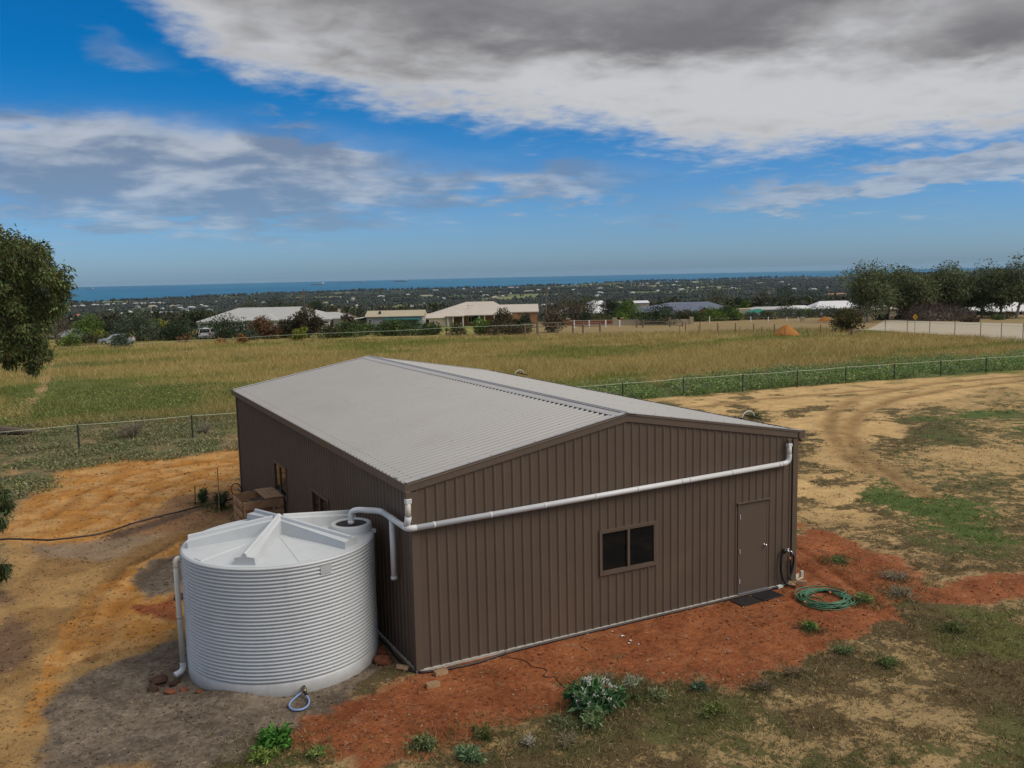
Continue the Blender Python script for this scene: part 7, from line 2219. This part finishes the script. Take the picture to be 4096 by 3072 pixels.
def scatter_weeds(name, label, n, region, hgt, leaf, cols, seed, m=12, flowers=None, spread=.22):
    rng = np.random.default_rng(seed)
    x, y = region(rng, n)
    n = len(x); z = ground_z(x, y)
    h = hgt[0] + (hgt[1] - hgt[0]) * rng.uniform(0, 1, n) ** 1.5 * (.35 + 1.1 * fbm(x / 1.9, y / 1.9, seed))
    C = np.stack([np.repeat(x, m), np.repeat(y, m), np.repeat(z, m)], 1)
    off = rng.normal(size=(n * m, 3)) * spread; off[:, 2] = np.repeat(h, m) * rng.uniform(0.02, .85, n * m)
    C = C + off * np.array((1, 1, 1))
    D = rng.normal(size=(n * m, 3)) * .8; D[:, 2] = np.abs(D[:, 2]) * .8 + .1
    ci = np.array(cols)[rng.integers(0, len(cols), n)]
    c = np.repeat(ci, m, axis=0) * (1 + .32 * rng.normal(size=(n * m, 1))).clip(.4, 1.9)
    L = leaf[0] * rng.uniform(.6, 1.5, n * m); Wd = leaf[1] * rng.uniform(.6, 1.4, n * m)
    if flowers:
        f = rng.uniform(0, 1, n * m) < flowers[1]
        fc = np.array(flowers[0])[rng.integers(0, len(flowers[0]), f.sum())]
        c[f] = fc; C[f, 2] = (np.repeat(z, m) + np.repeat(h, m) * .95)[f]; L[f] = leaf[0] * .8; Wd[f] = leaf[0] * .7; D[f] = rng.normal(size=(f.sum(), 3))
    V, F, cc = leaf_cards(C, D, L, Wd, c.clip(.005, .9), rng)
    tag(np_obj(name, V, F, M['leaf'], cc), label, 'weeds', kind='stuff')


def in_zone(key, grow=0.0, gate=None):
    P = np.array(ZONE[key]); lo = P.min(0) - grow; hi = P.max(0) + grow

    def f(rng, n):
        x = rng.uniform(lo[0], hi[0], n * 3); y = rng.uniform(lo[1], hi[1], n * 3)
        d = poly_dist(x, y, P) + (fbm(x / 1.6, y / 1.6, 5) - .5) * 1.6
        k = d > -grow
        if gate is not None: k &= gate(x, y)
        x, y = x[k][:n], y[k][:n]
        return x, y
    return f


field_grass()
WEEDC = [(.16, .26, .075), (.20, .30, .09), (.25, .32, .11), (.22, .26, .14)]


def band(rng, n):
    x = rng.uniform(19.5, 76, n); k = rng.uniform(0, 1, n)
    yf = np.interp(x, [19.5, 30, 50, 76], [26.5, 25.7, 23.7, 21.0])
    d = np.interp(x, [19.5, 30, 45, 60, 76], [5.5, 6, 7.5, 9, 9])
    y = yf + .35 + d * k ** 1.15
    keep = fbm(x / 2, y / 2, 14) > .40
    return x[keep], y[keep]


scatter_weeds('fence_weeds', 'thick green weeds with white and yellow flowers along the paddock fence', 7500, band, (.12, .9), (.12, .06), WEEDC, 31, 24, ([(.42, .44, .30), (.42, .38, .07)], .022), .26)
scatter_weeds('left_weeds', 'grey green weeds over the ground left of the shed', 2600, in_zone('WEEDL', .1, lambda x, y: ((x < -.25) | (y > 16.2)) & (fbm(x / 1.3, y / 1.3, 9) > .5)), (.03, .20), (.10, .05), [(.22, .225, .11), (.24, .25, .12), (.27, .23, .14), (.18, .22, .085)], 32, 11, ([(.42, .42, .25)], .012), .2)
scatter_weeds('paddock_clover', 'low bright green weeds at the near edge of the paddock', 3600, lambda rng, n: (lambda x, y, d: (x[d], y[d]))(*(lambda x, y: (x, y, (poly_dist(x, y, ZONE['FGREEN']) + (fbm(x / 5, y / 5, 8) - .5) * 6 > -1) & (y > 28)))(rng.uniform(-11, 9, n), 28 + 24 * rng.uniform(0, 1, n) ** 1.4)), (.04, .18), (.11, .07), [(.20, .25, .07), (.23, .26, .075), (.19, .24, .07)], 33, 10, ([(.42, .44, .30)], .012), .28)


# low grass over the near ground, where the soil carries cover
def near_grass():
    rng = np.random.default_rng(41)
    X = []; Y = []
    n = 60000
    s = 8.5 * (46 / 8.5) ** rng.uniform(0, 1, n); t = rng.uniform(-.62, .66, n) * s
    x, y = st_xy(s, t)
    k = ~((x > -.15) & (x < 9.15) & (y > -.12) & (y < 15.7)) & (np.hypot(x - TX, y - TY) > TR + .05)
    x, y, s = x[k], y[k], s[k]
    soil, veg, cov = soil_at(x, y)
    cl = fbm(x / .55, y / .55, 43) * .6 + fbm(x / 1.8, y / 1.8, 44) * .4
    k = (rng.uniform(0, 1, len(x)) < cov * 1.15) & (cl > .72 - .42 * cov) & (cov > .07)
    x, y, s, veg, cov = x[k], y[k], s[k], veg[k], cov[k]
    for (wx, wy, wr) in SPOTS:
        m_ = int(70 + 260 * wr)
        q = rng.normal(size=(m_, 2)) * wr * 1.15 + np.array((wx, wy)); q = q[(q[:, 1] < -.15) | (q[:, 0] < -.2) | (q[:, 0] > 9.2)]
        m_ = len(q); x = np.append(x, q[:, 0]); y = np.append(y, q[:, 1]); s = np.append(s, axes(q[:, 0], q[:, 1])[0])
        veg = np.concatenate([veg, np.array([(.13, .12, .05), (.10, .13, .04), (.16, .13, .07)])[rng.integers(0, 3, m_)]]); cov = np.append(cov, np.full(m_, .5))
    n = len(x); z = ground_z(x, y)
    K = 9
    rad = .035 + .05 * rng.uniform(0, 1, n)
    xx = np.repeat(x, K) + rng.normal(size=n * K) * np.repeat(rad, K); yy = np.repeat(y, K) + rng.normal(size=n * K) * np.repeat(rad, K)
    H = rng.uniform(.02, .10, n * K) * np.repeat(.5 + .9 * rng.uniform(0, 1, n), K)
    Wd = rng.uniform(.007, .016, n * K) * np.repeat((s / 14.) ** .6, K)
    green = sm(veg[:, 1] / (veg[:, 0] + 1e-6), .95, 1.3)
    c = np.repeat(veg, K, axis=0) * (1 + .38 * rng.normal(size=(n * K, 1))).clip(.35, 2.0)
    m = rng.uniform(0, 1, n * K) < .16 * (1 - np.repeat(green, K))
    c[m] = np.array((.36, .27, .15)) * (1 + .25 * rng.normal(size=(m.sum(), 1))).clip(.5, 1.6)
    V, F, cc = blades(np.stack([xx, yy, np.repeat(z, K) - .012], 1), H, Wd, rng.uniform(.3, 1.8, n * K), c.clip(.01, .8), rng)
    tag(np_obj('short_grass', V, F, M['grass'], cc), 'sparse dead and green grass tufts over the sandy ground', 'grass', kind='stuff')
    print('near tufts', n)
    # straw litter and pebbles on the bare soil
    n = 30000
    s = 9 * (36 / 9.) ** rng.uniform(0, 1, n); t = rng.uniform(-.62, .66, n) * s
    x, y = st_xy(s, t)
    k = ~((x > -.15) & (x < 9.15) & (y > -.06) & (y < 15.7)) & (np.hypot(x - TX, y - TY) > TR + .03)
    x, y, s = x[k], y[k], s[k]; n = len(x); z = ground_z(x, y)
    a = rng.uniform(0, 2 * PI, n); D = np.stack([np.cos(a), np.sin(a), rng.normal(size=n) * .12], 1)
    soil, veg, cov = soil_at(x, y)
    c = soil * (rng.uniform(.45, 1.0, (n, 1))); m = rng.uniform(0, 1, n) < .4; c[m] = np.array((.42, .32, .2)) * rng.uniform(.5, 1.15, (m.sum(), 1))
    V, F, cc = leaf_cards(np.stack([x, y, z + .012], 1), D, rng.uniform(.02, .11, n) * (.6 + s / 30), rng.uniform(.006, .025, n) * (.6 + s / 30), c.clip(.01, .8), rng, .6)
    tag(np_obj('ground_litter', V, F, M['leaf'], cc), 'scattered twigs, straw and soil crumbs on the bare dirt', 'litter', kind='stuff')


SPOTS = []


def pebbles():
    rng = np.random.default_rng(47)
    n = 7000
    s = 9 * (34 / 9.) ** rng.uniform(0, 1, n); t = rng.uniform(-.62, .64, n) * s
    x, y = st_xy(s, t)
    k = ~((x > -.1) & (x < 9.1) & (y > -.05) & (y < 15.7)) & (np.hypot(x - TX, y - TY) > TR + .03)
    k &= fbm(x / 1.2, y / 1.2, 48) > .45
    x, y, s = x[k], y[k], s[k]; n = len(x); z = ground_z(x, y)
    soil, veg, cov = soil_at(x, y)
    octa = np.array([(1, 0, 0), (0, 1, 0), (-1, 0, 0), (0, -1, 0), (0, 0, .7), (0, 0, -.7)], float)
    F0 = np.array([(0, 1, 4), (1, 2, 4), (2, 3, 4), (3, 0, 4), (1, 0, 5), (2, 1, 5), (3, 2, 5), (0, 3, 5)])
    r = (.007 + .022 * rng.uniform(0, 1, n) ** 4) * (.7 + s / 25)
    V = octa[None] * (1 + .35 * rng.normal(size=(n, 6, 1)).clip(-1, 1.5)) * r[:, None, None]
    a = rng.uniform(0, PI, n); ca, sa = np.cos(a)[:, None], np.sin(a)[:, None]
    V = np.stack([V[..., 0] * ca - V[..., 1] * sa, V[..., 0] * sa + V[..., 1] * ca, V[..., 2]], -1) + np.stack([x, y, z + r * .25], 1)[:, None]
    F = (F0[None] + (np.arange(n) * 6)[:, None, None]).reshape(-1, 3)
    c = soil * rng.uniform(.5, 1.35, (n, 1)); m = rng.uniform(0, 1, n) < .06; c[m] = np.array((.42, .33, .25)) * rng.uniform(.7, 1.2, (m.sum(), 1))
    tag(np_obj('pebbles', V.reshape(-1, 3), F, M['leaf'], np.repeat(c, 6, axis=0)), 'gravel crumbs and small stones on the bare dirt', 'gravel', kind='stuff')



# ---- single weeds that can be told apart
def weed(label, x, y, r, h, col, seed, leaf=(.11, .035), n=None, tip=None, name='weed', cat='plant', stems=9):
    rng = np.random.default_rng(seed)
    SPOTS.append((x, y, r))
    t = thing(name, label, cat, (x, y, gz(x, y)), 0, 'single weeds round the shed')
    n = n or int(420 * r / .35)
    mb = MB(); C = []; D = []
    for k in range(stems):
        a = rng.uniform(0, 2 * PI); rr = r * rng.uniform(.25, .95); hh = h * rng.uniform(.55, 1.0) * (1 - .35 * rr / r)
        e = np.array((rr * math.cos(a), rr * math.sin(a), hh)); mid = e * np.array((.5, .5, .62))
        mb.tube([(0, 0, -.02), tuple(mid), tuple(e)], [.008, .006, .003], 5)
        q = n // stems
        f = rng.uniform(.12, 1.0, q)[:, None]
        P = np.where(f < .5, mid[None] * f * 2, mid[None] + (e - mid)[None] * (f * 2 - 1)) + rng.normal(size=(q, 3)) * r * .10
        P[:, 2] = np.abs(P[:, 2]) + .01
        dd = np.array((math.cos(a), math.sin(a), .5))[None] * .5 + rng.normal(size=(q, 3)) * .75
        C.append(P); D.append(dd)
    C = np.concatenate(C); D = np.concatenate(D); n = len(C)
    c = np.array(col)[None] * (1 + .32 * rng.normal(size=(n, 1))).clip(.4, 1.8)
    V, F, cc = leaf_cards(C, D, leaf[0] * rng.uniform(.6, 1.3, n), leaf[1] * rng.uniform(.7, 1.3, n), c.clip(.005, .8), rng)
    np_obj('foliage', V, F, M['leaf'], cc, t)
    mb.build('stem', mat_stem, t)
    return t, rng


mat_stem = mat('green_stem', (.10, .12, .04), .7)
t, rng = weed('large leafy plant with white flower spikes in front of the shed', 2.0, -2.70, .46, .36, (0.088, 0.184, 0.072), 61, (.17, .05), 1900, None, 'flowering_plant', stems=22)
C = []; D = []
for k in range(32):
    a = rng.uniform(0, 2 * PI); rr = .44 * math.sqrt(rng.uniform(.02, 1)); b = np.array((rr * math.cos(a), rr * math.sin(a), (.35 * (1 - .75 * (rr / .46) ** 2) + .04)))
    for j in range(14):
        C.append(b + np.array((0, 0, j * .008)) + rng.normal(size=3) * .012); D.append(rng.normal(size=3))
n = len(C)
V, F, cc = leaf_cards(np.array(C), np.array(D), np.full(n, .030), np.full(n, .022), np.array((.72, .70, .62))[None] * rng.uniform(.75, 1.15, (n, 1)), rng)
np_obj('flowers', V, F, M['leaf'], cc, t)['kind'] = 'stuff'
weed('lighter green leafy weed leaning at the foot of the white flowering plant', 1.72, -3.22, .28, .26, (0.190, 0.258, 0.112), 62, (.10, .03), 420)
weed('bright green weed clump with broad leaves below the tank', -2.78, -1.28, .34, .22, (0.090, 0.235, 0.040), 63, (.12, .05), 800, stems=16)
weed('straggly pale green weed in front of the bright clump', -3.05, -1.62, .26, .15, (0.213, 0.291, 0.067), 64, (.09, .022), 420)
weed('small pale weed right of the bright clump at the lower edge', -2.35, -1.95, .16, .12, (0.202, 0.269, 0.078), 65, (.08, .02), 240)
weed('low grey green weed at the red dirt edge left of the lower centre', -.92, -2.45, .26, .16, (0.190, 0.235, 0.101), 66, (.09, .022), 460)
weed('grey green weed cut by the bottom edge of the picture', -.42, -3.12, .26, .16, (0.168, 0.269, 0.134), 67, (.10, .025), 460)
weed('dried silvery weed near the bottom centre', .52, -3.18, .14, .12, (0.426, 0.392, 0.314), 68, (.07, .012), 260)
weed('spiky silver green weed beyond the flowering plant', 2.95, -2.36, .20, .13, (0.336, 0.358, 0.246), 69, (.09, .014), 420)
weed('drying weed right of the spiky silver one', 3.10, -2.95, .20, .12, (0.269, 0.291, 0.146), 70, (.09, .016), 320)
weed('small bluish green weed on the red dirt edge', 3.88, -3.0, .17, .12, (0.134, 0.190, 0.112), 71, (.09, .022), 340)
weed('little bright weed alone on the red dirt before the door', 7.33, -2.1, .13, .14, (0.168, 0.291, 0.078), 72, (.09, .03), 220)
weed('low pale green weed right of the little bright one', 7.05, -3.2, .18, .10, (0.202, 0.269, 0.112), 73, (.08, .02), 280)
weed('pale weed growing at the right side of the hose coil', 9.35, -1.62, .20, .16, (0.269, 0.336, 0.123), 74, (.10, .022), 340)
weed('green weed left of the red track beyond the shed corner', 10.6, 2.2, .24, .10, (0.134, 0.224, 0.067), 75, (.09, .025), 320)
weed('flat green weed beyond the right shed corner', 11.0, .55, .22, .07, (0.202, 0.269, 0.101), 76, (.09, .02), 280)
weed('dry spiky tuft on the red dirt at lower right', 5.6, -3.45, .20, .10, (0.224, 0.168, 0.101), 77, (.12, .012), 240)
weed('dark leafy sapling nearest the pallet crate', -.93, 13.75, .26, .62, (0.050, 0.085, 0.035), 78, (.12, .03), 520, None, 'sapling', 'shrub', 14)
weed('smaller dark sapling left of the thin stake', -1.35, 14.7, .20, .55, (0.056, 0.094, 0.040), 79, (.11, .03), 420, None, 'sapling', 'shrub', 12)
weed('brown dead bush beside the near paddock fence', -2.2, 29.0, .75, .8, (0.235, 0.190, 0.146), 80, (.22, .02), 900, None, 'dead_bush', 'shrub', 26)
weed('grey dead bush right of the brown dead bush at the fence', .9, 28.6, .45, .55, (0.269, 0.235, 0.190), 81, (.2, .018), 420, None, 'dead_bush', 'shrub', 18)

LOOSE = [
    ('sprawling pale weed left of the flowering plant on the red dirt', 1.25, -2.95, .30, .10, (.17, .19, .09), (.09, .02), 300),
    ('dry straw coloured tuft behind the flowering plant', 2.55, -2.05, .30, .12, (.27, .24, .15), (.12, .014), 380),
    ('olive weed spreading right of the flowering plant', 2.62, -2.75, .34, .10, (.15, .17, .065), (.09, .02), 480),
    ('mossy olive weed near the bottom edge left of the dried silvery weed', .05, -2.62, .30, .08, (.13, .14, .05), (.07, .02), 420),
    ('small straw tuft between the two bottom centre weeds', 1.05, -3.45, .22, .11, (.28, .23, .14), (.12, .012), 260),
    ('yellow green weed at the lower edge right of the flowering plant', 3.55, -3.75, .30, .11, (.17, .20, .06), (.09, .02), 420),
    ('spiky brown weed right of centre in the mown grass', 4.75, -3.55, .24, .09, (.20, .16, .10), (.13, .012), 260),
    ('pale bleached grass heap right of the hose coil', 10.35, -1.75, .34, .10, (.32, .27, .18), (.15, .012), 420),
    ('second bleached grass heap farther right toward the red strip', 11.15, -.95, .34, .11, (.33, .28, .19), (.15, .012), 420),
    ('green weed in the middle of the lower right grass', 7.3, -3.95, .26, .09, (.13, .18, .06), (.08, .022), 320),
    ('dull green weed at the far right of the mown grass', 9.6, -3.55, .30, .09, (.13, .16, .055), (.08, .022), 380),
    ('green weed on the pale sand right of the shed wall', 11.9, 4.4, .28, .10, (.14, .18, .06), (.10, .025), 320),
    ('low weed on the pale sand beside the shed right edge', 10.4, 5.4, .24, .08, (.16, .18, .08), (.09, .022), 260),
    ('single green tuft in the sandy track bend', 24.0, 17.6, .45, .16, (.15, .19, .06), (.16, .04), 300),
]
for i, (lab, x, y, r, h, c, lf, n) in enumerate(LOOSE):
    weed(lab, x, y, r, h, c, 200 + i, lf, n, stems=12)


near_grass()
pebbles()
# ------------------------------------------------------------------ sea air
def haze():
    m = bpy.data.materials.new('sea_air'); m.use_nodes = True
    for n in list(m.node_tree.nodes): m.node_tree.nodes.remove(n)
    N = NT(m.node_tree)
    out = N.new('ShaderNodeOutputMaterial'); v = N.new('ShaderNodeVolumePrincipled')
    v.inputs['Color'].default_value = (.50, .74, 1.0, 1)
    v.inputs['Density'].default_value = 2.3e-5
    v.inputs['Anisotropy'].default_value = 0.2
    m.node_tree.links.new(v.outputs[0], out.inputs['Volume'])
    m.cycles.homogeneous_volume = True
    mb = MB(); c = CAM_POS; R = 20500
    mb.box((c[0] - R, c[1] - R, -97.0), (c[0] + R, c[1] + R, 13.5))
    tag(mb.build('haze', m), 'thin sea haze over the plain', kind='stuff')


haze()
